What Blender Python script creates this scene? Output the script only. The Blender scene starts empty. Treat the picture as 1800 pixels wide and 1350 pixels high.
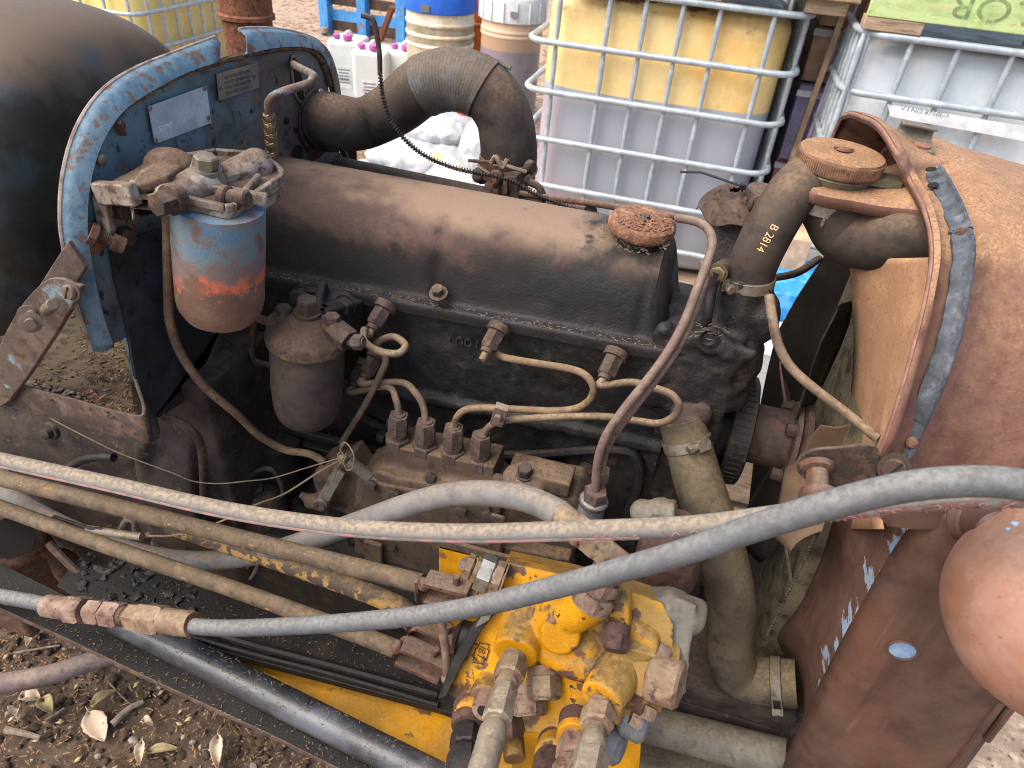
import bpy, bmesh, math, random
from mathutils import Vector as V, Matrix, noise
random.seed(7)
S = bpy.context.scene
COL = S.collection
R = math.radians

# ---------------------------------------------------------------- camera
F = 1248.0                      # focal length in photo pixels (photo 1800 x 1350)
CAM = V((0, 0, 1.6))
def _basis():
    Z = -V((-158, -1680, -1248)).normalized()
    r = V((-6070, 1252, -1248)).normalized()
    X = -(r - r.dot(Z) * Z).normalized()
    return X, Z.cross(X), Z
_X, _Y, _Z = _basis()
ROT = Matrix((_X, _Y, _Z))      # camera space -> world
cam = bpy.data.cameras.new('camera'); camo = bpy.data.objects.new('camera', cam); COL.objects.link(camo)
camo.matrix_world = Matrix.Translation(CAM) @ ROT.to_4x4()
cam.sensor_width = 36; cam.lens = 36 * F / 1800
cam.clip_start = .02; cam.clip_end = 400
cam.dof.use_dof = True; cam.dof.focus_distance = .86; cam.dof.aperture_fstop = 11
S.camera = camo
# ---------------------------------------------------------------- sky, sun, exposure
w = bpy.data.worlds.new('World'); S.world = w; w.use_nodes = True
nt = w.node_tree; bg = nt.nodes['Background']
sky = nt.nodes.new('ShaderNodeTexSky'); sky.sky_type = 'NISHITA'; sky.sun_disc = False
SUN_EL, SUN_AZ = 56, 232        # degrees: elevation; azimuth clockwise from +Y
sky.sun_elevation = R(SUN_EL); sky.sun_rotation = R(SUN_AZ)
sky.air_density = 1.0; sky.dust_density = 4.0; sky.ozone_density = .6
nt.links.new(sky.outputs[0], bg.inputs[0]); bg.inputs[1].default_value = .10
sl = bpy.data.lights.new('sun', 'SUN'); sl.energy = 1.4; sl.angle = R(65); sl.color = (1, .94, .85)
so = bpy.data.objects.new('sun', sl); COL.objects.link(so)
sd = V((math.sin(R(SUN_AZ)) * math.cos(R(SUN_EL)), math.cos(R(SUN_AZ)) * math.cos(R(SUN_EL)), math.sin(R(SUN_EL))))
so.rotation_euler = sd.to_track_quat('Z', 'Y').to_euler(); so.location = sd * 20
S.view_settings.view_transform = 'Standard'; S.view_settings.look = 'None'
S.view_settings.exposure = 1.7; S.view_settings.gamma = 1
S.render.engine = 'CYCLES'; S.cycles.max_bounces = 6; S.cycles.diffuse_bounces = 4
S.cycles.use_denoising = True; S.cycles.filter_width = 1.0

# ---------------------------------------------------------------- measuring helpers: photo pixel + a known plane -> point of the place
def ray(u, v): return ROT @ V(((u - 900) / F, -(v - 675) / F, -1))
def py(u, v, y): r = ray(u, v); return CAM + r * ((y - CAM.y) / r.y)
def px(u, v, x): r = ray(u, v); return CAM + r * ((x - CAM.x) / r.x)
def pz(u, v, z): r = ray(u, v); return CAM + r * ((z - CAM.z) / r.z)
def pd(u, v, d): return CAM + ray(u, v) * d
def depth(p): return -(ROT.transposed() @ (p - CAM)).z
def mm(pxs, p): return pxs * depth(p) / F      # width in photo pixels at a point -> metres
def ys(y, *uv): return [py(u, v, y) for u, v in uv]
def xs(x, *uv): return [px(u, v, x) for u, v in uv]

# ---------------------------------------------------------------- mesh helpers
def perp(a):
    a = a.normalized(); t = V((0, 0, 1)) if abs(a.z) < .9 else V((1, 0, 0))
    u = a.cross(t).normalized(); return u, a.cross(u).normalized()
def smooth_path(pts, sub=6, closed=False):
    pts = [V(p) for p in pts]; n = len(pts); out = []
    if n < 3: return pts
    rng = range(n) if closed else range(n - 1)
    for i in rng:
        p1, p2 = pts[i], pts[(i + 1) % n]
        p0 = pts[i - 1] if (i > 0 or closed) else p1 * 2 - p2
        p3 = pts[(i + 2) % n] if (i + 2 < n or closed) else p2 * 2 - p1
        for k in range(sub):
            t = k / sub
            out.append(.5 * ((2 * p1) + (p2 - p0) * t + (2 * p0 - 5 * p1 + 4 * p2 - p3) * t * t + (3 * p1 - p0 - 3 * p2 + p3) * t ** 3))
    if not closed: out.append(pts[-1])
    return out

class G:
    def __init__(s): s.v = []; s.f = []; s.l = {}
    def add(s, vs, fs):
        b = len(s.v); s.v += [V(p) for p in vs]; s.f += [tuple(i + b for i in f) for f in fs]; return b
    def box(s, c, hx, hy, hz):
        """c centre; hx, hy, hz half-axis vectors or floats"""
        c = V(c)
        a = V((hx, 0, 0)) if not hasattr(hx, 'x') else hx
        b = V((0, hy, 0)) if not hasattr(hy, 'x') else hy
        d = V((0, 0, hz)) if not hasattr(hz, 'x') else hz
        vs = [c + a * i + b * j + d * k for k in (-1, 1) for j in (-1, 1) for i in (-1, 1)]
        s.add(vs, [(0, 2, 3, 1), (4, 5, 7, 6), (0, 1, 5, 4), (2, 6, 7, 3), (0, 4, 6, 2), (1, 3, 7, 5)]); return s
    def beam(s, p, q, w, h, up=V((0, 0, 1))):
        p, q = V(p), V(q); a = (q - p); d = a.normalized(); sd_ = d.cross(up).normalized(); u2 = sd_.cross(d)
        return s.box((p + q) / 2, a / 2, sd_ * w / 2, u2 * h / 2)
    def lathe(s, o, ax, prof, n=24, ph=0., ref=None):
        """prof: (radius, height) pairs along ax"""
        o = V(o); ax = V(ax).normalized(); u, w_ = perp(ax)
        if ref is not None:
            u = (V(ref) - V(ref).dot(ax) * ax).normalized(); w_ = ax.cross(u)
        rings = []
        for r, h in prof:
            if r <= 1e-9: rings.append([s.add([o + ax * h], [])])
            else:
                b = s.add([o + ax * h + (u * math.cos(ph + 2 * math.pi * k / n) + w_ * math.sin(ph + 2 * math.pi * k / n)) * r for k in range(n)], [])
                rings.append(list(range(b, b + n)))
        for A, B in zip(rings, rings[1:]):
            for k in range(n):
                k2 = (k + 1) % n
                if len(A) == 1 and len(B) == 1: continue
                if len(A) == 1: s.f.append((A[0], B[k], B[k2]))
                elif len(B) == 1: s.f.append((A[k], B[0], A[k2]) if True else 0)
                else: s.f.append((A[k], B[k], B[k2], A[k2]))
        return s
    def cyl(s, p, q, r, n=20, c=.0, r2=None):
        p, q = V(p), V(q); L = (q - p).length; r2 = r if r2 is None else r2; c = min(c, L * .45)
        prof = [(0, 0), (r - c, 0), (r, c), (r2, L - c), (r2 - c, L), (0, L)] if c else [(0, 0), (r, 0), (r2, L), (0, L)]
        return s.lathe(p, q - p, prof, n)
    def hexa(s, o, ax, af, h, ph=0., wash=0., dome=.0):
        """hex head / nut of width af across flats, with chamfered top and an optional washer under it"""
        r = af / 2 / math.cos(math.pi / 6); h0 = 0
        if wash: s.lathe(o, ax, [(0, 0), (r * 1.18, 0), (r * 1.18, wash), (0, wash)], 18); h0 = wash
        s.lathe(o, ax, [(0, h0), (r, h0), (r, h0 + h * .86), (r * .87, h0 + h), (r * .5, h0 + h + dome), (0, h0 + h + dome)], 6, ph); return s
    def tube(s, pts, r, n=12, sub=6, cap=True, closed=False, raw=False):
        P = [V(p) for p in pts] if raw else smooth_path(pts, sub, closed)
        m = len(P); rr = r if callable(r) else (lambda t: r)
        tan = []
        for i in range(m):
            a = P[i - 1] if (i > 0 or closed) else P[i]; b = P[(i + 1) % m] if (i < m - 1 or closed) else P[i]
            tan.append((b - a).normalized())
        u, _ = perp(tan[0]); L = 0; rings = []
        for i in range(m):
            if i: L += (P[i] - P[i - 1]).length
            u = (u - u.dot(tan[i]) * tan[i]).normalized(); w_ = tan[i].cross(u); q = rr(i / (m - 1))
            b = s.add([P[i] + (u * math.cos(2 * math.pi * k / n) + w_ * math.sin(2 * math.pi * k / n)) * q for k in range(n)], [])
            for k in range(n): s.l[b + k] = L
            rings.append(b)
        pairs = list(zip(rings, rings[1:])) + ([(rings[-1], rings[0])] if closed else [])
        for a, b in pairs:
            for k in range(n): s.f.append((a + k, a + (k + 1) % n, b + (k + 1) % n, b + k))
        if cap and not closed:
            s.f.append(tuple(rings[0] + k for k in range(n))[::-1]); s.f.append(tuple(rings[-1] + k for k in range(n)))
        return s
    def prism(s, poly, vec):
        poly = [V(p) for p in poly]; n = len(poly); vec = V(vec); b = s.add(poly, []); t = s.add([p + vec for p in poly], [])
        s.f.append(tuple(range(b, b + n))[::-1]); s.f.append(tuple(range(t, t + n)))
        for k in range(n): k2 = (k + 1) % n; s.f.append((b + k, b + k2, t + k2, t + k))
        return s
    def grid(s, rows, closed=False):
        m, n = len(rows), len(rows[0]); b = s.add([p for r in rows for p in r], [])
        for i in range(m - 1):
            for j in range(n if closed else n - 1):
                j2 = (j + 1) % n; s.f.append((b + i * n + j, b + i * n + j2, b + (i + 1) * n + j2, b + (i + 1) * n + j))
        return s
    def ball(s, c, rx, ry=None, rz=None, n=16, m=10):
        ry = rx if ry is None else ry; rz = rx if rz is None else rz; c = V(c); rows = []
        for i in range(m + 1):
            a = math.pi * i / m
            rows.append([c + V((rx * math.sin(a) * math.cos(2 * math.pi * k / n), ry * math.sin(a) * math.sin(2 * math.pi * k / n), rz * math.cos(a))) for k in range(n)])
        s.grid(rows, True); return s
    def jitter(s, amp, sc, seed=0.):
        for i, p in enumerate(s.v):
            s.v[i] = p + noise.noise_vector(p * sc + V((seed, seed, 0))) * amp
        return s
    def done(s, name, mat, parent=None, sharp=38, bev=0., seg=2, sub=0, solid=0., rem=0., smo=0, label=None, M=None, kind=None, disp=None):
        me = bpy.data.meshes.new(name)
        c = V((0, 0, 0))
        if M is None and s.v:
            lo = V([min(p[i] for p in s.v) for i in range(3)]); hi = V([max(p[i] for p in s.v) for i in range(3)])
            c = (lo + hi) / 2; c.z = lo.z
        me.from_pydata([p - c for p in s.v], [], s.f); me.validate(clean_customdata=False)
        bm = bmesh.new(); bm.from_mesh(me); bmesh.ops.remove_doubles(bm, verts=bm.verts, dist=1e-6) if not s.l else None
        bmesh.ops.recalc_face_normals(bm, faces=bm.faces); bm.to_mesh(me); bm.free()
        if s.l:
            at = me.attributes.new('len', 'FLOAT', 'POINT')
            for k, v_ in s.l.items():
                if k < len(me.vertices): at.data[k].value = v_
        for ms in (mat if isinstance(mat, (list, tuple)) else [mat]): me.materials.append(ms)
        o = bpy.data.objects.new(name, me); COL.objects.link(o)
        attach(o, parent, M if M is not None else Matrix.Translation(c))
        if rem:
            m = o.modifiers.new('r', 'REMESH'); m.mode = 'VOXEL'; m.voxel_size = rem; m.use_smooth_shade = True
            if smo: k = o.modifiers.new('s', 'SMOOTH'); k.iterations = smo; k.factor = .5
        if solid: m = o.modifiers.new('t', 'SOLIDIFY'); m.thickness = solid; m.offset = 0
        if bev: m = o.modifiers.new('b', 'BEVEL'); m.width = bev; m.segments = seg; m.limit_method = 'ANGLE'; m.angle_limit = R(35)
        if sub: m = o.modifiers.new('d', 'SUBSURF'); m.levels = m.render_levels = sub
        if disp:
            tx = bpy.data.textures.new('grit', 'CLOUDS'); tx.noise_scale = disp[1]
            m = o.modifiers.new('g', 'DISPLACE'); m.texture = tx; m.strength = disp[0]; m.mid_level = .5; m.texture_coords = 'GLOBAL'
        me.polygons.foreach_set('use_smooth', [True] * len(me.polygons))
        if not rem: me.set_sharp_from_angle(angle=R(sharp))
        if label: o['label'] = label
        if kind: o['kind'] = kind
        return o
def attach(o, parent, M):
    o.parent = parent
    if parent is not None: o.matrix_parent_inverse = parent.matrix_basis.inverted()
    o.matrix_basis = M
def thing(name, label, cat, loc, group=None):
    o = bpy.data.objects.new(name, None); COL.objects.link(o); o.location = loc; o.empty_display_size = .05
    o.matrix_basis = Matrix.Translation(V(loc)); return tag(o, label, cat, group)
def tag(o, label=None, cat=None, group=None, kind=None):
    if label: o['label'] = label
    if cat: o['category'] = cat
    if group: o['group'] = group
    if kind: o['kind'] = kind
    return o
def frame(o, z, x=None):
    """matrix with origin o, +Z along z"""
    z = V(z).normalized(); u, w_ = perp(z)
    if x is not None: u = (V(x) - V(x).dot(z) * z).normalized(); w_ = z.cross(u)
    m = Matrix((u, w_, z)).transposed().to_4x4(); m.translation = V(o); return m
_shared = {}
def put(key, name, mat, o, z, parent, build, x=None, label=None, sc=1., bev=0.):
    """alike pieces share one mesh, built once around the origin along +Z"""
    M = frame(o, z, x) @ Matrix.Diagonal((sc, sc, sc, 1))
    if key in _shared:
        ob = _shared[key].copy(); ob.name = name; COL.objects.link(ob); attach(ob, parent, M)
        for k in ('label', 'category', 'group', 'kind'):
            if k in ob: del ob[k]
    else:
        g = G(); build(g); ob = g.done(name, mat, parent, M=M, sharp=30, bev=bev); _shared[key] = ob
    if label: ob['label'] = label
    return ob
def bolt(o, z, af, parent, mat, name='bolt', h=.65, wash=True, x=None):
    k = ('bolt', mat.name, wash, h)
    return put(k, name, mat, o, z, parent, lambda g: g.hexa((0, 0, 0), (0, 0, 1), 1, h, wash=.12 if wash else 0, dome=.03), x=x, sc=af)

# ---------------------------------------------------------------- material helper
SAT, GAIN = [1.], [1.]
def lin(h):
    c = lin0(h); L_ = .3 * c[0] + .6 * c[1] + .1 * c[2]
    return tuple(max(0, (L_ + (x - L_) * SAT[0]) * GAIN[0]) for x in c[:3]) + (1,)
def lin0(h):
    h = h.lstrip('#'); c = [int(h[i:i + 2], 16) / 255 for i in (0, 2, 4)]
    return tuple(x / 12.92 if x <= .04045 else ((x + .055) / 1.055) ** 2.4 for x in c) + (1,)
def mat(name, base, *layers, rough=.78, metal=0., bump=.25, bs=260., dust=None, spec=.3, vary=.22, vs=18., bump2=None, trans=0., grain=.5):
    """base colour, broad value variation, then layers (hex, scale, threshold, softness, {g:(axis,lo,hi,k), det, st:(sx,sy,sz), len, rough}); dust: (hex, lo, hi, amount)"""
    m = bpy.data.materials.new(name); m.use_nodes = True; t = m.node_tree; N = t.nodes; L = t.links
    b = N['Principled BSDF']; b.inputs['Metallic'].default_value = metal
    b.inputs['Specular IOR Level'].default_value = spec
    tc = N.new('ShaderNodeTexCoord'); oi = N.new('ShaderNodeObjectInfo'); geo = N.new('ShaderNodeNewGeometry')
    def math_(op, a, c, clamp=False):
        n = N.new('ShaderNodeMath'); n.operation = op; n.use_clamp = clamp
        for i, q in enumerate((a, c)):
            if isinstance(q, (int, float)): n.inputs[i].default_value = q
            elif q is not None: L.new(q, n.inputs[i])
        return n.outputs[0]
    sh = N.new('ShaderNodeVectorMath'); sh.operation = 'ADD'; L.new(tc.outputs['Object'], sh.inputs[0])
    mul = math_('MULTIPLY', oi.outputs['Random'], 9.); cb = N.new('ShaderNodeCombineXYZ'); L.new(mul, cb.inputs[0]); L.new(mul, cb.inputs[1]); L.new(cb.outputs[0], sh.inputs[1])
    def nz(scale, det=5., st=None, rough_=.6):
        n = N.new('ShaderNodeTexNoise'); n.inputs['Scale'].default_value = scale; n.inputs['Detail'].default_value = det; n.inputs['Roughness'].default_value = rough_
        src = sh.outputs[0]
        if st: q = N.new('ShaderNodeVectorMath'); q.operation = 'MULTIPLY'; L.new(src, q.inputs[0]); q.inputs[1].default_value = st; src = q.outputs[0]
        L.new(src, n.inputs['Vector']); return n.outputs[0]
    def mr(val, lo, hi, a=0., c=1.):
        n = N.new('ShaderNodeMapRange'); n.interpolation_type = 'SMOOTHSTEP'; n.inputs[1].default_value = lo; n.inputs[2].default_value = hi
        n.inputs[3].default_value = a; n.inputs[4].default_value = c; L.new(val, n.inputs[0]); return n.outputs[0]
    def mix(f, a, c):
        n = N.new('ShaderNodeMix'); n.data_type = 'RGBA'
        if isinstance(f, float): n.inputs[0].default_value = f
        else: L.new(f, n.inputs[0])
        for i, q in ((6, a), (7, c)):
            if isinstance(q, tuple): n.inputs[i].default_value = q
            else: L.new(q, n.inputs[i])
        return n.outputs[2]
    B = lin(base); big = nz(vs, 6)
    dk = tuple(x * (1 - vary) for x in B[:3]) + (1,); lt = tuple(min(1, x * (1 + vary)) for x in B[:3]) + (1,)
    col = mix(mr(big, .3, .7), dk, lt)
    fine = nz(bs, 3); col = mix(mr(fine, .35, .65, 0., .35), col, tuple(x * .6 for x in B[:3]) + (1,))
    if grain:
        sp1 = nz(bs * 1.7, 2); col = mix(mr(sp1, .56, .72, 0., grain), col, tuple(x * .45 for x in B[:3]) + (1,))
        sp2 = nz(bs * 1.25, 2); col = mix(mr(sp2, .62, .74, 0., grain * .7), col, tuple(min(1, x * 1.7 + .01) for x in B[:3]) + (1,))
        mid = nz(bs * .22, 5); col = mix(mr(mid, .45, .7, 0., grain * .55), col, tuple(x * .62 for x in B[:3]) + (1,))
    rg = None; relief = None
    sp = N.new('ShaderNodeSeparateXYZ'); L.new(geo.outputs['Position'], sp.inputs[0])
    for ly in layers:
        hx, sc, th, so_ = ly[:4]; o = ly[4] if len(ly) > 4 else {}
        if 'len' in o:
            a = N.new('ShaderNodeAttribute'); a.attribute_name = 'len'
            wv = math_('SINE', math_('MULTIPLY', a.outputs['Fac'], o['len']), None)
            val = math_('ADD', math_('MULTIPLY', wv, .5), math_('MULTIPLY', nz(sc), .5))
        else: val = nz(sc, o.get('det', 6.), o.get('st'))
        for q in (o['g'] if isinstance(o.get('g'), list) else [o['g']] if 'g' in o else []):
            ax, lo, hi, k = q
            n = N.new('ShaderNodeMapRange'); n.inputs[1].default_value = lo; n.inputs[2].default_value = hi; n.inputs[3].default_value = -.5 * k; n.inputs[4].default_value = .5 * k
            L.new(sp.outputs['xyz'.index(ax)], n.inputs[0]); val = math_('ADD', val, n.outputs[0])
        if 'att' in o:
            a = N.new('ShaderNodeAttribute'); a.attribute_name = 'len'; lo, hi, k = o['att']
            n = N.new('ShaderNodeMapRange'); n.inputs[1].default_value = lo; n.inputs[2].default_value = hi; n.inputs[3].default_value = -.5 * k; n.inputs[4].default_value = .5 * k
            L.new(a.outputs['Fac'], n.inputs[0]); val = math_('ADD', val, n.outputs[0])
        f = mr(val, th - so_, th + so_, 0., o.get('a', 1.))
        col = mix(f, col, lin(hx))
        if 'rough' in o: rg = (f, o['rough'], rg)
        if o.get('edge'): relief = f
    if dust:
        hx, lo, hi, amt = dust[:4]; sx = N.new('ShaderNodeSeparateXYZ'); L.new(geo.outputs['Normal'], sx.inputs[0])
        val = math_('ADD', sx.outputs[2], math_('MULTIPLY', math_('SUBTRACT', nz(dust[4] if len(dust) > 4 else 40., 6), .5), .9))
        dcol = lin(hx); dd = mix(mr(nz(bs * .5, 5), .38, .62), tuple(x * .62 for x in dcol[:3]) + (1,), tuple(min(1, x * 1.15) for x in dcol[:3]) + (1,))
        dd = mix(mr(nz(vs * 2.2, 5), .42, .66, 0., dust[5] if len(dust) > 5 else .6), dd, tuple(x * .6 for x in dcol[:3]) + (1,))
        col = mix(mr(val, lo, hi, 0., amt), col, dd)
    L.new(col, b.inputs['Base Color'])
    r0 = mr(big, .3, .7, max(0, rough - .08), min(1, rough + .08))
    if rg:
        n = N.new('ShaderNodeMix'); L.new(rg[0], n.inputs[0]); L.new(r0, n.inputs[2]); n.inputs[3].default_value = rg[1]; r0 = n.outputs[0]
    L.new(r0, b.inputs['Roughness'])
    if bump:
        bn = N.new('ShaderNodeBump'); bn.inputs['Strength'].default_value = bump; bn.inputs['Distance'].default_value = .002
        h = nz(bs * .8, 6)
        if bump2: h = math_('ADD', h, math_('MULTIPLY', nz(bump2[0], 4), bump2[1]))
        if relief is not None: h = math_('SUBTRACT', h, math_('MULTIPLY', relief, .8))
        L.new(h, bn.inputs['Height']); L.new(bn.outputs[0], b.inputs['Normal'])
    if trans: b.inputs['Transmission Weight'].default_value = trans
    return m
# ---------------------------------------------------------------- materials (base colours of the things themselves)
SAT[0], GAIN[0] = .82, .68
DUST = '#a8917a'
M = {}
M['hood'] = mat('rusted_hood_paint', '#855a4a', ('#946650', 14, .5, .12), ('#70483c', 30, .58, .1), ('#9a6a4a', 260, .58, .08, {'a': .4, 'st': (.5, 1, 1)}), ('#5a362c', 300, .62, .06, {'a': .4, 'st': (.5, 1, 1)}), ('#6a4234', 26, .58, .12, {'a': .5, 'st': (1, 1, .25)}), rough=.72, bump=.18, bs=700, dust=('#c08e5c', .3, 1.0, .85, 90), vary=.12, grain=.7)
M['hood_edge'] = mat('worn_hood_edge', '#a07262', ('#86584a', 60, .52, .1), rough=.7, bump=.15, bs=500, dust=('#b58a60', .3, 1.1, .6))
M['hood_low'] = mat('rusted_side_panel', '#614538', ('#725042', 9, .52, .14), ('#54362e', 22, .56, .1), ('#85533c', 5, .62, .1, {'a': .6}), ('#4c312a', 22, .60, .08, {'a': .7, 'st': (1, 1, .12)}), ('#9a7058', 40, .68, .05, {'a': .5, 'st': (1, 1, .1)}), ('#a8846a', 300, .72, .02, {'a': .6}), rough=.55, bump=.2, bs=500, vary=.14, spec=.4, grain=.4)
M['shroud'] = mat('rusted_shroud_sheet', '#d09a66', ('#c08a5c', 30, .55, .12), ('#a06a48', 260, .58, .08, {'a': .6}), ('#6a4032', 12, .62, .1, {'g': ('z', 1.12, .85, .35)}), rough=.8, bump=.15, bs=800)
M['shroud_low'] = mat('rusted_shroud_foot', '#6c4a3e', ('#7d5644', 25, .55, .12), ('#54382f', 120, .62, .08, {'a': .5}), ('#b8ac94', 34, .600, .012, {'att': (.5, 1.0, .24), 'st': (.8, .5, 1), 'det': 8}), ('#8fb4e4', 34, .617, .010, {'att': (.5, 1.0, .24), 'st': (.8, .5, 1), 'det': 8, 'edge': 1}), rough=.8, bump=.15, bs=800)
M['chip'] = mat('pale_blue_undercoat', '#7fa6d8', ('#9ab8d8', 60, .55, .1), rough=.6, bump=.1)
M['rub'] = mat('cracked_grey_rubber', '#5d646d', ('#454a52', 60, .55, .1), ('#2b2d30', 220, .66, .03, {'st': (1, 1, .25)}), ('#7c8289', 35, .62, .08), rough=.85, bump=.5, bs=300)
M['lamp'] = mat('rusted_lamp_shell', '#a87458', ('#b58470', 20, .55, .15), ('#b0714c', 30, .6, .12), ('#c8a890', 70, .68, .02, {'st': (1, 1, 6), 'a': .5}), ('#7a5040', 240, .66, .04, {'a': .6}), rough=.5, bump=.08, bs=500, spec=.35, dust=('#c09878', .1, .9, .4), grain=.25)
M['rust'] = mat('brown_rust', '#6a4636', ('#7f5741', 50, .55, .1), ('#4c332a', 120, .58, .08), rough=.85, bump=.4, bs=500, dust=(DUST, .5, 1.1, .5))
M['rustd'] = mat('dark_dusty_rust', '#4c3b34', ('#6b5040', 60, .55, .1), ('#3c302c', 140, .58, .08), rough=.85, bump=.5, bs=420, dust=('#927a60', .5, 1.15, .55))
M['rusto'] = mat('orange_rust', '#8a5032', ('#a3623a', 80, .55, .1), ('#5f3a28', 150, .58, .08), rough=.9, bump=.5, bs=500, dust=(DUST, .6, 1.2, .4))
M['caprust'] = mat('flaking_orange_rust', '#846048', ('#a86a48', 240, .5, .1), ('#6b4631', 130, .6, .06), ('#b98a5a', 60, .6, .08), rough=.95, bump=1., bs=420)
M['radcap'] = mat('dusty_rusted_brass', '#8a6148', ('#a0724c', 40, .5, .12), ('#6b4a3c', 130, .6, .08), rough=.8, bump=.25, bs=600, dust=('#b5824e', .3, .9, .85, 60))
M['brassd'] = mat('dull_brass', '#8a8267', ('#6f6450', 60, .55, .1), rough=.5, metal=.4, bump=.15, dust=(DUST, .4, 1.1, .5))
M['brass'] = mat('bright_brass', '#a08a58', ('#6c5030', 120, .56, .1), rough=.4, metal=.7, bump=.1)
M['zinc'] = mat('zinc_plate', '#b9b5ad', ('#8d877c', 90, .58, .1), rough=.38, metal=.75, bump=.1)
M['clamp'] = mat('dusty_steel_band', '#a59a87', ('#7f715e', 60, .55, .12), rough=.45, metal=.55, bump=.1, dust=(DUST, .5, 1.2, .5))
M['slot'] = mat('dark_slot', '#241f1b', rough=.9, bump=0)
M['blue'] = mat('flaked_blue_rim', '#4b7493', ('#66889c', 40, .58, .1), ('#5f7f92', 90, .5, .1), ('#6d574a', 70, .575, .04, {'edge': 1, 'det': 9}), ('#4a3830', 30, .60, .04, {'g': ('y', .8, 1.05, .35)}), rough=.62, bump=.3, bs=400)
M['rimr'] = mat('rusty_pipe_with_blue_flecks', '#6b5548', ('#806657', 60, .55, .1), ('#6f93ae', 60, .60, .04, {'det': 8}), rough=.75, bump=.35, bs=420, dust=(DUST, .5, 1.1, .4))
M['edge'] = mat('bare_bright_edge', '#a89488', ('#7d6456', 70, .55, .1), rough=.6, bump=.2)
M['plate'] = mat('faded_blue_firewall', '#626a70', ('#5f8494', 14, .56, .10, {'g': [('y', .95, .6, .24), ('z', 1.2, 1.36, .2)]}), ('#6a5c54', 9, .55, .10, {'g': ('y', .7, 1.05, .3)}), ('#7c6454', 40, .62, .06), ('#3c4850', 30, .60, .08), ('#262a2e', 70, .63, .05), rough=.6, bump=.25, bs=420, vary=.25)
M['plated'] = mat('dark_blue_sheet', '#31363c', ('#3e4852', 14, .56, .12), ('#3a322e', 25, .6, .1), ('#16181b', 60, .64, .06), rough=.55, bump=.2, bs=420)
M['seam'] = mat('rusty_dirt_seam', '#6f5138', ('#86623f', 60, .5, .1), ('#46342a', 120, .55, .1), rough=.95, bump=.7)
M['tank'] = mat('grimy_tank_shaded_low', '#34302a', ('#4a4336', 7, .55, .15), ('#3e4e5a', 7, .64, .06, {'g': [('x', -1.2, -.85, .15)]}), ('#6d5842', 9, .48, .16, {'g': ('z', 1.25, 1.40, .75)}), ('#1b1a18', 12, .58, .14, {'g': ('z', 1.3, 1.0, .5)}), rough=.55, bump=.12, bs=300)  # last layer paints the unlit lower flank black; brown top is dust
M['name'] = mat('aluminium_nameplate', '#c0ccd8', ('#a8b4c0', 30, .55, .14), rough=.5, metal=0., grain=.2, bump=.1)
M['name2'] = mat('tarnished_nameplate', '#8f8a80', ('#7a756d', 40, .55, .14), ('#9a8768', 18, .62, .1), rough=.6, metal=.2, bump=.1)
M['print'] = mat('pale_stamped_letters', '#ffffff', rough=.5, bump=0)
M['print2'] = mat('faint_plate_print', '#4e4a45', rough=.7, bump=0)
M['alu'] = mat('dirty_cast_aluminium', '#a8988a', ('#7a6452', 45, .5, .12), ('#4f3d30', 90, .58, .08), ('#c4bcb4', 30, .6, .08), rough=.7, metal=.12, bump=.5, bs=420, dust=('#84694e', .55, 1.05, .8, 50))
M['can'] = mat('filter_bowl_paint', '#80604e', ('#8c6e5e', 30, .55, .12), ('#ea6a38', 44, .655, .04, {'g': [('z', 1.17, 1.215, .5), ('z', 1.26, 1.215, .2)], 'det': 10}), ('#86706a', 34, .50, .10, {'g': ('z', 1.185, 1.235, .55), 'det': 9}), ('#6f8690', 30, .56, .08, {'g': ('z', 1.20, 1.255, .30), 'det': 9}), ('#5a86a8', 50, .63, .07, {'g': ('z', 1.20, 1.27, .22), 'det': 9}), ('#7c5a48', 26, .57, .06, {'det': 9, 'a': .85}), ('#d8683c', 90, .67, .04, {'det': 8, 'a': .7}), rough=.72, bump=.35, bs=420, vary=.2)
M['bowl'] = mat('dusty_steel_bowl', '#4c4240', ('#5a4a44', 30, .55, .12), ('#3d3836', 70, .58, .1), rough=.72, bump=.18, bs=420, dust=('#7a6350', .3, 1.1, .7))
M['lid'] = mat('dusty_filter_lid', '#5e4a3d', ('#75593f', 60, .55, .1), ('#403530', 160, .58, .08), rough=.9, bump=.6, bs=420, dust=('#7d6148', .4, 1.1, .7))
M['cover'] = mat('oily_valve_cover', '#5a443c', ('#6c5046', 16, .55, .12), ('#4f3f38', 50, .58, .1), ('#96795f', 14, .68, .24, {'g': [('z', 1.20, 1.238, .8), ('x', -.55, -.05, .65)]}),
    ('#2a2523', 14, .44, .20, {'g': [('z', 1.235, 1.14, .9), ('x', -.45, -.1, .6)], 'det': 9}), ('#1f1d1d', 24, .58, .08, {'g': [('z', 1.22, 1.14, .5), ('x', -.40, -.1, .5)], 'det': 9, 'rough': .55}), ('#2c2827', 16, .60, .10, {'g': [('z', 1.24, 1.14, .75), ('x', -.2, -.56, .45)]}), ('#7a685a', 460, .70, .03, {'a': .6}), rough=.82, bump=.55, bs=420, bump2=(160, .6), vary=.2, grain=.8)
M['oil'] = mat('black_oily_casting', '#242222', ('#322f2e', 26, .55, .12), ('#4a4039', 40, .62, .08), ('#100f0f', 60, .58, .08), ('#6a5c50', 420, .70, .03, {'a': .7}), rough=.62, bump=.7, bs=420, bump2=(110, .9), spec=.4)
M['block'] = mat('dark_engine_casting', '#2b2827', ('#3b3532', 20, .56, .12), ('#181717', 30, .58, .1), ('#52453b', 60, .64, .08), rough=.62, bump=.6, bs=260, bump2=(60, .8), dust=('#4a4039', .6, 1.1, .7))
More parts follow.
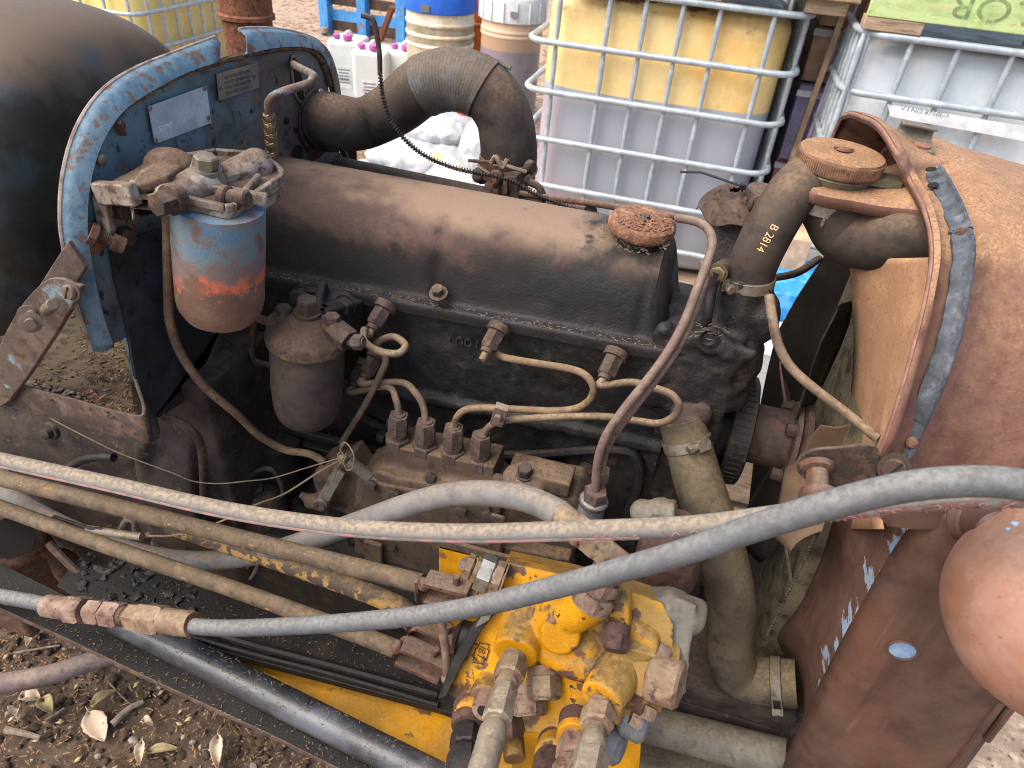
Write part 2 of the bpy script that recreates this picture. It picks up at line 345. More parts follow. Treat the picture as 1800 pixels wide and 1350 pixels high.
M['bell'] = mat('dirty_bell_housing', '#443834', ('#54453d', 16, .55, .12), ('#2b2422', 25, .58, .1), ('#665548', 70, .64, .06), rough=.85, bump=.6, bs=260, bump2=(60, .6), dust=('#6a5648', .5, 1.1, .7))
M['pump'] = mat('dusty_pump_body', '#665142', ('#7a624e', 30, .55, .12), ('#4a3c33', 60, .57, .1), rough=.85, bump=.55, bs=380, dust=('#84694f', .45, 1.05, .75))
M['nut'] = mat('dusty_pipe_nut', '#5d4b44', ('#6f5a4f', 60, .55, .12), ('#453834', 110, .58, .1), rough=.75, bump=.3, bs=420, dust=('#8d7460', .5, 1.1, .6))
M['dbolt'] = mat('dark_bolt_head', '#3b3532', ('#55473f', 60, .56, .12), rough=.7, bump=.3, bs=380, dust=('#6b5a4c', .5, 1.1, .6))
M['pipe'] = mat('dusty_steel_pipe', '#77624f', ('#8e765c', 40, .52, .12), ('#5b4a3e', 80, .57, .1), rough=.82, bump=.35, bs=420, dust=('#a98c68', .1, .9, .75))
M['pipep'] = mat('dusty_mauve_pipe', '#7b6157', ('#8e7265', 40, .52, .12), ('#5b463f', 80, .57, .1), rough=.8, bump=.35, bs=420, dust=('#a98f76', .2, 1., .6))
M['pipet'] = mat('dusty_tan_pipe', '#85694e', ('#9a7d58', 40, .52, .12), ('#6a533e', 80, .57, .1), rough=.85, bump=.35, bs=420, dust=('#a3845a', .2, 1., .6))
M['rubber'] = mat('dusty_black_hose', '#453b36', ('#54463d', 16, .54, .12), ('#322c2a', 30, .57, .1), rough=.75, bump=.25, bs=380, dust=('#86694b', .05, 1.05, .9, 24))
M['rubberb'] = mat('black_rubber_elbow', '#33302e', ('#403935', 18, .54, .12), rough=.6, bump=.2, bs=380, dust=('#7d664c', .35, 1.2, .6, 24))
M['rubberg'] = mat('dusty_olive_hose', '#5d5240', ('#6f624a', 18, .54, .12), ('#45403a', 40, .57, .1), rough=.75, bump=.2, bs=380, dust=('#8b7754', -.1, .9, .75, 24))
M['tape'] = mat('ribbed_grey_wrap', '#6a6156', ('#4c4a47', 30, .46, .22, {'len': 1500}), ('#6f7f8c', 30, .6, .12, {'a': .6}), rough=.7, bump=.4, bs=300, dust=('#82684a', .1, .9, .55))
M['hosed'] = mat('dusty_grey_hydraulic_hose', '#82807d', ('#727376', 40, .52, .2), rough=.85, bump=.3, bs=420, dust=('#a89376', .0, 1.0, .8, 14, .15), grain=.35)
M['hoseg'] = mat('grey_hydraulic_hose', '#62656a', ('#6c6e72', 120, .54, .2), ('#54575c', 50, .57, .2), ('#8f8c84', 340, .66, .06, {'a': .5}), rough=.75, bump=.3, bs=420, dust=('#98958e', .1, 1., .6, 25, .1), grain=.4)
M['hosem'] = mat('worn_grey_rear_hose', '#76757a', ('#86847f', 50, .54, .2), rough=.75, bump=.2, bs=420, dust=('#a08c72', .4, 1.1, .7, 20, .15), grain=.3)
M['pink'] = mat('pink_hose_lettering', '#b88a86', ('#8f6862', 200, .55, .1), rough=.8, bump=0)
M['pinkband'] = mat('worn_pink_hose_band', '#9a6a64', ('#8d8b86', 80, .55, .08), rough=.8, bump=.1)
SAT[0], GAIN[0] = 1.05, .80
M['yellow'] = mat('chipped_yellow_paint', '#dc9a10', ('#e6a81c', 20, .55, .12), ('#5e4232', 26, .63, .02, {'det': 8, 'edge': 1}), ('#7a4f33', 160, .70, .02, {'edge': 1}), ('#a87a2c', 8, .55, .12), rough=.55, bump=.2, bs=420, dust=('#a8864c', .78, 1.15, .5, 40))
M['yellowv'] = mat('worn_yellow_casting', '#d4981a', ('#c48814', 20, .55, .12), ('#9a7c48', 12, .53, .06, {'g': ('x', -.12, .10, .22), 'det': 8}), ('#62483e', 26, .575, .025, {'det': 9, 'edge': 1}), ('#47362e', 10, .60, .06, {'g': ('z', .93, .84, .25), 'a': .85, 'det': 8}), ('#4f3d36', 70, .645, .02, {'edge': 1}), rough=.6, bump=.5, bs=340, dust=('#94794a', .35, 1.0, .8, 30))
SAT[0], GAIN[0] = .82, .68
M['yrod'] = mat('yellow_flaked_rod', '#66543f', ('#7a674c', 40, .52, .12), ('#4c3e32', 60, .6, .08), ('#c8902a', 80, .655, .025, {'det': 9, 'st': (.5, 1, 1)}), rough=.8, bump=.4, bs=420, dust=('#8a7354', .2, 1., .6))
M['yrod2'] = mat('half_bare_yellow_rod', '#c09035', ('#5c4a3e', 70, .47, .03, {'det': 9, 'edge': 1}), rough=.75, bump=.4, bs=420, dust=('#8a7354', .4, 1.1, .7))
M['fit'] = mat('grimy_plated_fitting', '#a3947c', ('#8b7f6c', 40, .52, .12), ('#6d5442', 70, .60, .06), rough=.6, metal=.25, bump=.35, bs=420, dust=('#b8a584', .2, 1.1, .5))
M['fitr'] = mat('rusty_plated_fitting', '#8a6a52', ('#a58a68', 50, .52, .12), ('#5f4234', 90, .60, .06), rough=.7, metal=.15, bump=.35, bs=420, dust=('#b09470', .2, 1.1, .6))
M['fitp'] = mat('pinkish_rusty_nut', '#8d6c5c', ('#a88c74', 50, .52, .12), ('#6b4a3e', 90, .60, .06), rough=.7, metal=.15, bump=.35, bs=420)
M['blackp'] = mat('oily_black_plate', '#1d1917', ('#2a2320', 26, .55, .12), ('#4a3e34', 260, .68, .03), ('#3c2a20', 10, .66, .08), rough=.6, bump=.45, bs=420, vary=.3)
M['ram'] = mat('oily_grey_tube', '#3d3f45', ('#2a2b2e', 30, .55, .12), ('#191818', 200, .66, .05), ('#5a5e68', 14, .58, .12), rough=.35, bump=.25, bs=420, spec=.5)
M['grey'] = mat('bare_grey_casting', '#7c776a', ('#8c8778', 30, .55, .12), ('#5f584c', 60, .58, .1), rough=.6, bump=.3, bs=380, dust=('#86755a', .45, 1.1, .7))
M['cap'] = mat('zinc_end_cap', '#8b939a', ('#73797d', 40, .55, .12), rough=.5, metal=.3, bump=.1)
M['boot'] = mat('black_rubber_boot', '#262323', ('#37322f', 40, .55, .12), rough=.55, bump=.4)
M['stain'] = mat('rust_stained_port', '#5c4038', ('#6d4b3e', 60, .55, .1), ('#3f2e2a', 110, .58, .1), rough=.75, bump=.4, bs=380)
M['spring'] = mat('blackened_spring_wire', '#3b3330', ('#5c483d', 60, .55, .12), rough=.6, metal=.3, bump=.1)
M['rag'] = mat('grimy_cloth', '#5a463c', ('#6d574a', 60, .55, .12), ('#3d302a', 90, .57, .1), rough=.95, bump=.7, bs=300)
M['neck'] = mat('crusted_grey_neck', '#5d5656', ('#4a4444', 60, .55, .12), ('#6f6864', 140, .58, .1), rough=.85, bump=.9, bs=240, bump2=(90, 1.))
M['twine'] = mat('frayed_twine', '#9a876a', ('#7c6b55', 200, .55, .12), rough=.95, bump=.3)
M['tie'] = mat('black_nylon', '#1d1d1f', rough=.45, bump=0)
M['core'] = mat('dusty_radiator_core', '#857a5c', ('#4a4436', 40, .55, .12), rough=.9, bump=.3, bs=300)
M['fan'] = mat('dusty_fan_blade', '#7d6146', ('#6a523e', 30, .55, .12), rough=.8, bump=.2, bs=400)
M['fand'] = mat('dark_fan_blade', '#2c2723', ('#3d342c', 20, .55, .12), rough=.75, bump=.3, bs=300)
M['hub'] = mat('rusty_fan_hub', '#54403a', ('#66493e', 40, .55, .12), ('#3d302c', 70, .58, .1), rough=.7, bump=.3, bs=380)
M['bolth'] = mat('bright_slotted_bolt', '#86705f', ('#6b564a', 60, .55, .12), rough=.6, metal=.2, bump=.25, dust=(DUST, .5, 1.1, .5))
M['brkt'] = mat('worn_brace_steel', '#6b584e', ('#7a6a60', 30, .55, .12), ('#8aa4ae', 22, .625, .03, {'det': 8}), ('#4f3f38', 50, .58, .1), ('#7d5a40', 30, .62, .08), rough=.6, metal=.15, bump=.3, bs=400, dust=(DUST, .6, 1.3, .4))
M['tray'] = mat('dirty_tray_floor', '#5a4c35', ('#6b5b40', 20, .55, .12), ('#3a3024', 40, .56, .1), rough=.95, bump=.7)
M['chipbits'] = mat('dry_bark_bits', '#6f4f33', ('#8c6a45', 300, .55, .1), ('#3f2c20', 200, .55, .1), rough=.95, bump=.2)

SAT[0], GAIN[0] = 1., 1.
# ================================================================ TRACTOR
tractor = thing('tractor', 'rusty old blue tractor with its oily engine, radiator nose and firewall laid bare', 'tractor', (-.2, .84, 0))
def part(g, name, m, **k): return g.done(name, M[m], tractor, **k)
def root(name, p):
    o = bpy.data.objects.new(name, None); COL.objects.link(o); o.empty_display_size = .02; attach(o, tractor, Matrix.Translation(V(p))); return o
FW = -.58
# ---- firewall
def arch(pts, x, off=0.): return [px(u, v, x) + V((off, 0, 0)) for u, v in pts]
rim_uv = [(190, 606), (172, 556), (158, 500), (147, 440), (142, 385), (148, 318), (168, 252), (205, 196), (258, 160), (316, 129), (372, 111), (424, 97), (480, 85), (530, 84), (556, 98), (571, 130), (580, 175), (584, 230), (600, 275), (628, 300)]
out_uv = [(163, 616), (143, 556), (126, 497), (113, 435), (107, 380), (112, 305), (134, 228), (174, 166), (228, 126), (300, 95), (377, 66), (421, 52), (480, 51), (536, 62), (566, 80), (583, 118), (592, 165), (597, 225), (610, 268), (634, 296)]
rin, rout = smooth_path(arch(rim_uv, FW), 4), smooth_path(arch(out_uv, FW - .012), 4)
low = xs(FW, (640, 330), (560, 330), (470, 560), (430, 600), (345, 690), (262, 742), (240, 690), (222, 592), (212, 600))
g = G(); g.prism(low[::-1] + [p for p in rin][::-1], V((-.004, 0, 0)))
firewall = part(g, 'firewall', 'plate', sharp=30)
g = G()
pt = xs(FW + .0035, (640, 335), (562, 332), (470, 560), (430, 600), (345, 690), (262, 742), (240, 690), (224, 592), (214, 540), (196, 470), (190, 430), (330, 385))
g.prism(pt, V((.0025, 0, 0))); g.done('lower_panel', M['plated'], firewall, sharp=30)
# rim with its notch, its bright outer edge and the dirt seam inside
i0, i1 = 40, 44                     # the notch in front of the exhaust
for a, b in ((0, i0), (i1, len(rin) - 1)):
    g = G(); g.grid([[p + V((.002, 0, 0)), p + (q - p) * .12 + V((.009, 0, 0)), p + (q - p) * .8 + V((.009, 0, 0)), q] for p, q in zip(rin[a:b + 1], rout[a:b + 1])])
    g.done('rim', M['blue'], firewall, solid=.003, sharp=50)
    g = G(); g.tube([q + V((.0, 0, 0)) for q in rout[a:b + 1]], .0028, 8, raw=True); g.done('rim_edge', M['edge'], firewall)
g = G(); g.tube([p + V((.003, 0, 0)) for p in rin[:-14]], .004, 6, raw=True).jitter(.002, 90); g.done('dirt_seam', M['seam'], firewall)
# name plates
def nameplate(cs, m, rows, rivs, lett):
    a, b, c, d = [px(u, v, FW + .003) for u, v in cs]
    g = G(); g.prism([a, b, c, d], V((.0018, 0, 0))); o = g.done('nameplate', M[m], firewall, bev=.0004, seg=1)
    for u, v in rivs:
        p = px(u, v, FW + .0048); put('rivet', 'rivet', M['clamp'], p, V((1, 0, 0)), o, lambda q: q.lathe((0, 0, 0), (0, 0, 1), [(0, 0), (.0030, 0), (.0033, .0008), (.0026, .0016), (.0013, .0016), (.0010, .0006), (0, .0006)], 14))
    return a, b, c, d, o
def stamp(txt, a, b, h, m, parent, name='stamped_text', up=V((0, 0, 1)), n=None, spread=True, bend=None, thick=.0):
    """flat lettering from a to b (world points), cap height h"""
    cu = bpy.data.curves.new(name, 'FONT'); cu.body = txt; cu.size = 1; cu.align_x = 'LEFT'; cu.resolution_u = 4; cu.extrude = thick
    t = bpy.data.objects.new(name, cu); COL.objects.link(t)
    dg = bpy.context.evaluated_depsgraph_get(); me = bpy.data.meshes.new_from_object(t.evaluated_get(dg)); bpy.data.objects.remove(t)
    w_ = max((q.co.x for q in me.vertices), default=1); X_ = V(b) - V(a); L = X_.length; X_.normalize()
    U = (up - up.dot(X_) * X_).normalized() if n is None else V(n).cross(X_).normalized()
    N_ = X_.cross(U)
    for q in me.vertices:
        if bend: q.co = bend(q.co.x / w_, q.co.y / .72 * h)
        else: q.co = V(a) + X_ * (q.co.x / w_ * L) + U * (q.co.y / .72 * h) + N_ * (q.co.z)
    me.materials.append(m); me.name = name
    o = bpy.data.objects.new(name, me); COL.objects.link(o); attach(o, parent, Matrix.Identity(4)); return o
from mathutils.bvhtree import BVHTree
def bvh(o):
    return BVHTree.FromPolygons([o.matrix_basis @ v.co for v in o.data.vertices], [tuple(p.vertices) for p in o.data.polygons])
def wrap(o, target, off=.0006):
    """lay the flat lettering o on the skin of target"""
    t = bvh(target)
    for q in o.data.vertices:
        loc, nrm, _, _ = t.find_nearest(q.co)
        n_ = nrm if nrm.dot(CAM - loc) > 0 else -nrm; q.co = loc + n_ * off
    return o
def hit(t, u, v, off=.0):
    loc, nrm, _, _ = t.ray_cast(CAM, ray(u, v).normalized()); return None if loc is None else loc + (nrm if nrm.dot(CAM - loc) > 0 else -nrm) * off
a, b, c, d, o = nameplate([(259, 187), (361, 150), (370, 216), (271, 253)], 'name', 1, [(263, 190), (359, 155), (366, 207), (273, 247)], 0)
for tx_, (u0, v0), (u1, v1) in (('EIIM9', (281, 231), (303, 222)), ('6881', (313, 218), (332, 211)), ('1', (346, 206), (350, 204))): stamp(tx_, px(u0, v0, FW + .0052), px(u1, v1, FW + .0052), .0055, M['print'], o)
a, b, c, d, o = nameplate([(379, 129), (450, 110), (454, 154), (384, 177)], 'name2', 4, [(386, 153), (447, 133)], 0)
for k, tx_ in enumerate(('NOTICE IN ORDERING', 'QUOTE NUMBER AND', 'WHEN WRITING FOR', 'SPARE PARTS')):
    stamp(tx_, px(394 + k, 140 + k * 9, FW + .0052), px(440 + k, 127 + k * 9, FW + .0052), .004, M['print2'], o)
# holes and screws in the plate
def ring_hole(u, v, r, m='slot', nm='hole', s=None):
    p = px(u, v, FW + .0015); 
    g = G(); g.lathe(p, (1, 0, 0), [(0, 0), (r, 0), (r, .0018), (0, .0018)], 16); return g.done(nm, M[m], firewall)
for u, v, r in ((503, 213, .005), (519, 229, .004), (576, 134, .004), (523, 272, .014)): ring_hole(u, v, r)
put('scr', 'screw', M['clamp'], px(176, 280, FW + .002), (1, 0, 0), firewall, lambda q: q.lathe((0, 0, 0), (0, 0, 1), [(0, 0), (.0065, 0), (.006, .003), (.003, .0045), (0, .0045)], 14))
put('scr', 'screw', M['clamp'], px(562, 163, FW + .002), (1, 0, 0), firewall, None)
g = G(); p = px(212, 222, FW + .003); g.lathe(p, (1, 0, 0), [(0, 0), (.006, 0), (.006, .001), (0, .001)], 16); g.beam(px(207, 214, FW + .008), px(217, 236, FW + .004), .006, .004); g.done('clip', M['rust'], firewall)
g = G(); g.tube(smooth_path(xs(FW + .002, (517, 100), (527, 118), (532, 150), (535, 175), (526, 178), (518, 160), (513, 125), (512, 103)), 4, True), .0022, 6, raw=True, closed=True); g.done('slot_edge', M['clamp'], firewall)
g = G(); g.prism(xs(FW + .001, (516, 103), (526, 118), (531, 150), (534, 172), (526, 175), (519, 158), (514, 125)), V((.0015, 0, 0))); g.done('slot', M['slot'], firewall)
# bent handle coming through the slot with a braided sleeve
hp = [px(516, 112, FW), py(520, 116, .90), py(552, 133, .84), py(545, 146, .82), py(495, 162, .80), py(474, 176, .79), py(472, 200, .79), py(476, 240, .79), py(479, 284, .79)]
handle = root('bent_pipe', hp[2]); g = G(); g.tube([hp[0], hp[1], hp[2] - (hp[2] - hp[1]) * .08, hp[2] + (hp[3] - hp[2]) * .5, hp[3] + (hp[4] - hp[3]) * .1, hp[4], hp[5], hp[6], hp[7], hp[8]], .0052, 12, 6); g.done('pipe', M['rimr'], handle)
g = G(); sl_ = smooth_path(hp[6:], 10); g.tube(sl_, .0068, 12, raw=True); g.done('sleeve', M['rusto'], handle)
g = G()
for k in range(6):
    for s_ in (1, -1):
        q = []
        for i, p in enumerate(sl_):
            t = i / (len(sl_) - 1); an = s_ * t * 22 + k * math.pi / 3; q.append(p + V((math.cos(an), math.sin(an), 0)) * .0072)
        fine = smooth_path(q, 1)
        qq = []
        for i in range(len(sl_) * 4):
            t = i / (len(sl_) * 4 - 1); f_ = t * (len(sl_) - 1); j = min(int(f_), len(sl_) - 2); p = sl_[j].lerp(sl_[j + 1], f_ - j); an = s_ * t * 22 + k * math.pi / 3
            qq.append(p + V((math.cos(an), math.sin(an), 0)) * .0071)
        g.tube(qq, .0007, 4, raw=True)
g.done('braid', M['brass'], handle)

# ---- fuel tank behind the firewall
g = G(); rows = []
C_, A_ = V((-1.31, .845, 1.125)), (.52, .275, .275)
def sup(c, e): return math.copysign(abs(c) ** e, c)
for i in range(41):
    a_ = -math.pi / 2 + math.pi * i / 40; row = []
    for k in range(56):
        b_ = 2 * math.pi * k / 56
        row.append(C_ + V((A_[0] * sup(math.sin(a_), .30), A_[1] * sup(math.cos(a_), .30) * sup(math.cos(b_), .82), A_[2] * sup(math.cos(a_), .30) * sup(math.sin(b_), .82))))
    rows.append(row)
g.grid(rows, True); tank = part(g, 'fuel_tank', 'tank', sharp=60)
g = G(); ring = [C_ + V((.34, A_[1] * .985 * sup(math.cos(2 * math.pi * k / 60), .82), A_[2] * .985 * sup(math.sin(2 * math.pi * k / 60), .82))) for k in range(60)]
g.tube(ring, .0022, 6, raw=True, closed=True); g.done('weld_seam', M['tank'], tank)

# ---- exhaust stack behind
e0, e1 = py(447, 130, 1.22), py(452, -60, 1.22)
g = G(); g.cyl(e0 + V((0, 0, -.3)), V((e0.x, e0.y, 1.8)), .043, 28); ex = part(g, 'exhaust_pipe', 'rusto')
e2 = py(452, 30, 1.22); g = G(); g.lathe(V((e0.x, e0.y, e2.z)), (0, 0, 1), [(.043, -.006), (.049, -.003), (.049, .003), (.046, .006), (.046, .3)], 28); g.done('pipe_collar', M['rusto'], ex)

# ---- brace straps and step tray at the left
g = G(); P = [py(118, 425, .50), py(150, 470, .50), py(20, 700, .47), py(-20, 690, .47), py(-20, 640, .47)]; g.prism(P, V((0, .006, 0))); br = part(g, 'brace_strap', 'brkt', bev=.001)
g = G(); P = smooth_path([py(u, v, .478) for u, v in ((110, 487), (134, 496), (143, 525), (25, 702), (-6, 695), (-4, 636), (38, 548), (84, 495))], 3, True); g.prism(P, V((0, -.006, .002))); st = part(g, 'brace_strap', 'brkt', bev=.001)
def slotted(u, v, y, r, parent, m='bolth', d=V((0, -1, .15)), L=.02):
    p = py(u, v, y); k = put(('slot', m), 'slotted_bolt', M[m], p, d, parent, lambda q: q.lathe((0, 0, 0), (0, 0, 1), [(0, -.5), (1.35, -.5), (1.35, -.2), (1, -.2), (1, .25), (.85, .45), (0, .55)], 18), sc=r)
    put('slotcut', 'slot', M['slot'], p + d.normalized() * r * .47, d, k, lambda q: q.box((0, 0, 0), .9, .1, .1), sc=r, x=V((.4, 0, 1))); return k
slotted(122, 513, .468, .0075, st)
g = G(); q = py(70, 555, .465); g.cyl(q + V((-.008, .0, .002)), q + V((.022, -.03, .012)), .005, 14); g.lathe(q + V((-.008, -.005, .002)), V((.5, -.6, .2)), [(0, 0), (.010, 0), (.010, .003), (0, .003)], 18); g.lathe(q + V((.014, -.022, .009)), V((.5, -.6, .2)), [(0, 0), (.010, 0), (.0105, .003), (0, .006)], 18)
g.cyl(py(82, 545, .46), py(93, 535, .455), .006, 14, .001); g.done('carriage_bolt', M['bolth'], st)
tz = 1.065
T4 = [pz(38, 688, tz), pz(238, 742, tz), pz(222, 590, tz), pz(60, 520, tz)]
g = G(); g.prism([T4[0], T4[1], T4[2] + (T4[2] - T4[1]) * .6, T4[3] + (T4[3] - T4[0]) * .6], V((0, 0, -.003))); tray = part(g, 'step_tray', 'tray')
g = G(); lip = [T4[0] + V((-.05, 0, .0)), T4[0], T4[0].lerp(T4[1], .5), T4[1].lerp(T4[0], .06), T4[1] + V((.006, .01, 0)), T4[1].lerp(T4[2], .5) + V((.006, 0, 0)), T4[2] + V((.006, 0, 0))]
lp = smooth_path(lip, 6); g.grid([[p + V((0, 0, .010)), p + V((0, 0, -.028)), p + V((0, .012, -.032))] for p in lp]); g.done('tray_lip', M['rustd'], tray, solid=.004, sharp=50)
g = G(); rnd = random.Random(3)
for k in range(420):
    s_, t_ = rnd.random(), rnd.random() ** 1.5; 
    if rnd.random() < .6: s_ = .55 + .45 * s_
    p = T4[0].lerp(T4[1], s_).lerp(T4[3].lerp(T4[2], s_), t_) + V((0, 0, .002 + rnd.random() * .006 * (s_ > .5))); an = rnd.random() * 6.3; L_ = .002 + rnd.random() * .006
    g.beam(p, p + V((math.cos(an) * L_, math.sin(an) * L_, rnd.uniform(-.002, .003))), rnd.uniform(.0008, .003), .0008)
g.done('bark_bits', M['chipbits'], tray, kind='stuff')
g = G(); rnd = random.Random(5)
for k in range(26):
    p = T4[0].lerp(T4[3], .03).lerp(T4[1].lerp(T4[2], .03), .02 + .45 * k / 26) + V((rnd.uniform(-.004, .004), rnd.uniform(0, .012), .003)); g.ball(p, rnd.uniform(.002, .006), rnd.uniform(.002, .005), .0016, 6, 4)
g.done('paint_flakes', M['brkt'], tray, kind='stuff')

# ---- bell housing, block side and sump
g = G()
g.prism([V((-.95, 0, 1.03)), V((-.54, 0, 1.02)), V((-.53, 0, .80)), V((-.56, 0, .52)), V((-.95, 0, .52))], V((0, .3, 0)))
for i in range(len(g.v)): g.v[i].y += .60
g.cyl(V((-.98, .84, .82)), V((-.60, .84, .82)), .25, 30)
g.cyl(V((-.66, .84, .82)), V((-.57, .84, .82)), .275, 34)
for u, v, r in ((95, 765, .016), (330, 865, .02), (80, 900, .035)): q = py(u, v, .60); g.ball(q, r, r, r)
g.beam(py(255, 770, .58), py(262, 880, .58), .03, .02); g.beam(py(310, 780, .60), py(300, 900, .60), .02, .04)
bell = part(g, 'bell_housing', 'bell', rem=.006, smo=3)
g = G(); g.lathe(py(92, 757, .575), (0, -1, .2), [(0, 0), (.014, 0), (.013, .006), (.008, .006), (.008, .014), (.005, .016), (0, .016)], 14); g.done('stud', M['dbolt'], bell)
g = G(); g.tube(ys(.57, (110, 830), (140, 810), (170, 803), (200, 804)), .0065, 10); g.done('breather_stub', M['boot'], bell)
def ez(x): return .034 * (x + .26)
def prof_front(g, rows): g.grid(rows)
# engine block: side wall with its ledge and cover frame
g = G(); nx = 90; rows = []
prof = [(.742, 1.128), (.745, 1.09), (.748, 1.05), (.752, 1.0), (.752, .985), (.744, .978), (.744, .966), (.756, .958), (.758, .90), (.758, .80), (.750, .79), (.748, .74), (.752, .60), (.80, .56), (.95, .56)]
pr = smooth_path([V((0, a_, b_)) for a_, b_ in prof], 5)
for p in pr:
    row = []
    for i in range(nx + 1):
        x = -.56 + .60 * i / nx; q = V((x, p.y, p.z + ez(x)))
        k = noise.noise(q * 22) * .004 + noise.noise(q * 70) * .0018 + noise.noise(q * 160) * .0007
        row.append(q + V((0, -k, 0)))
    rows.append(row)
g.grid(rows); blk = part(g, 'engine_block', 'oil', sharp=70)
g = G(); g.box((-.26, .86, .84), .30, .085, .29); g.done('block_core', M['block'], blk)
g = G(); g.box((-.28, .76, .58), .30, .155, .16); part(g, 'oil_pan', 'oil', bev=.02, seg=3)
g = G(); g.box((-.62, .74, .60), .09, .15, .16); part(g, 'flywheel_skirt', 'bell', bev=.02)
def rframe(cx, cz, hw, hh, y, r, rad=.02):
    P = []
    for sx, sz, a0 in ((1, 1, 0), (-1, 1, 90), (-1, -1, 180), (1, -1, 270)):
        for k in range(5): a_ = R(a0 + 22.5 * k); P.append(V((cx + sx * (hw - rad) + rad * math.cos(a_), y, cz + sz * (hh - rad) + rad * math.sin(a_))))
    return P
g = G(); q = [py(u, v, .748) for u, v in ((452, 648), (425, 650), (418, 690), (424, 730), (440, 765), (470, 775))]; g.tube(q, .008, 8, 5); q = [py(u, v, .75) for u, v in ((640, 735), (760, 790), (900, 800), (1080, 790), (1120, 810), (1120, 860), (1100, 910))]; g.tube(q, .007, 8, 6); g.done('side_cover_rim', M['block'], blk)
g = G(); g.beam(py(430, 735, .735), py(690, 800, .735), .012, .012); g.beam(py(440, 750, .74), py(660, 812, .74), .02, .006); g.done('block_rail', M['block'], blk, bev=.003)
for u, v in ((690, 742, ), (672, 767)): bolt(py(u, v, .735), (0, -1, .3), .013, blk, M['dbolt'])
for u, v in ((533, 517), (607, 535), (1030, 826)): bolt(py(u, v, .735), (0, -1, .15), .018, blk, M['dbolt'])
# raised cast lettering and grime clumps on the head
stamp('1001', py(785, 600, .7385), py(840, 612, .7385), .012, M['oil'], blk, 'cast_letters', n=(0, -1, 0), thick=.002)
# ---- valve cover
half = [(.735, 1.118), (.735, 1.1295), (.739, 1.1335), (.7505, 1.1345), (.7555, 1.139), (.7590, 1.155), (.7640, 1.185), (.7700, 1.210), (.7790, 1.231), (.7920, 1.246), (.8100, 1.2565), (.8350, 1.262), (.8600, 1.263), (.89, 1.261), (.915, 1.251), (.93, 1.22), (.94, 1.135)]
cs = smooth_path([V((0, a_, b_)) for a_, b_ in half], 4)
g = G(); rows = []; XL, XR = -.565, .018; NX = 170
for i in range(NX + 1):
    x = XL + (XR - XL) * i / NX; row = []
    e = max(0., (x - (XR - .030)) / .030); sh_ = math.sqrt(max(0., 1 - e * e)) if e > 0 else 1.
    gr = math.exp(-((x + .286) / .009) ** 2) * .006 + math.exp(-((x + .022) / .007) ** 2) * .003 - .0045 * (1 / (1 + math.exp(-(x + .276) / .003)))
    for p in cs:
        up = max(0., min(1., (p.z - 1.1345) / .128))
        cy = .845; y = p.y; zz = p.z
        if p.z > 1.1340:
            y = cy + (p.y - cy) * (1 - (1 - sh_) * .35) ; zz = 1.134 + (p.z - 1.134) * (.25 + .75 * sh_) if e > 0 else p.z
            if p.y < cy: y += gr * (1 if up < .93 else .2)
        xx = x + (-.012 * up if e > 0 else 0)
        tt = (x - XL) / (XR - XL); kz = 1 - (.12 + .15 * tt)
        if zz > 1.1345: zz = 1.1345 + (zz - 1.1345) * kz
        if y > .79: y = .79 + (y - .79) * .86
        q = V((xx, y, zz + ez(x)))
        wet = max(0., min(1., (x + .35) * 4)) * (1 - up * .6)
        k = noise.noise(q * 30) * .0009 + noise.noise(q * 90) * .0003 * (1 + wet) + noise.noise(q * 240) * .0003 * wet
        row.append(q + V((0, -k, k * .5)))
    rows.append(row)
g.grid(rows)
n_ = len(cs); g.f.append(tuple(NX * n_ + j for j in range(n_)))
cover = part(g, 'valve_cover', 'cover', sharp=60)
p = py(770, 513, .738); g = G(); g.lathe(p, (0, -.5, 1), [(0, -.006), (.012, -.006), (.012, -.002), (0, -.002)], 16); g.hexa(p, (0, -.5, 1), .014, .008); g.done('cover_bolt', M['rustd'], cover)
# debris (chaff) lying along the gasket ledge
g = G(); rnd = random.Random(11)
for k in range(420):
    x = rnd.uniform(-.53, .005); q = V((x, .7365 + rnd.random() * .013, 1.1335 + ez(x))); an = rnd.uniform(0, 6.3); L_ = rnd.uniform(.001, .006)
    g.beam(q, q + V((math.cos(an) * L_, math.sin(an) * L_ * .5, rnd.uniform(0, .0025))), .0006, .0005)
for k in range(240):
    an = rnd.uniform(0, 6.3); rr_ = rnd.uniform(.041, .062); q = V((-.045 + math.cos(an) * rr_ * .9, .83 + math.sin(an) * rr_ * .7, 0)); q.y = min(q.y, .86); q.x = min(q.x, -.014); 
    q.z = 1.2315 + ez(q.x) + .001 - max(0, .80 - q.y) * .5; L_ = rnd.uniform(.002, .006); a2 = rnd.uniform(0, 6.3)
    g.beam(q, q + V((math.cos(a2) * L_, math.sin(a2) * L_, rnd.uniform(0, .004))), .0006, .0005)
g.done('chaff', M['twine'], cover, kind='stuff')
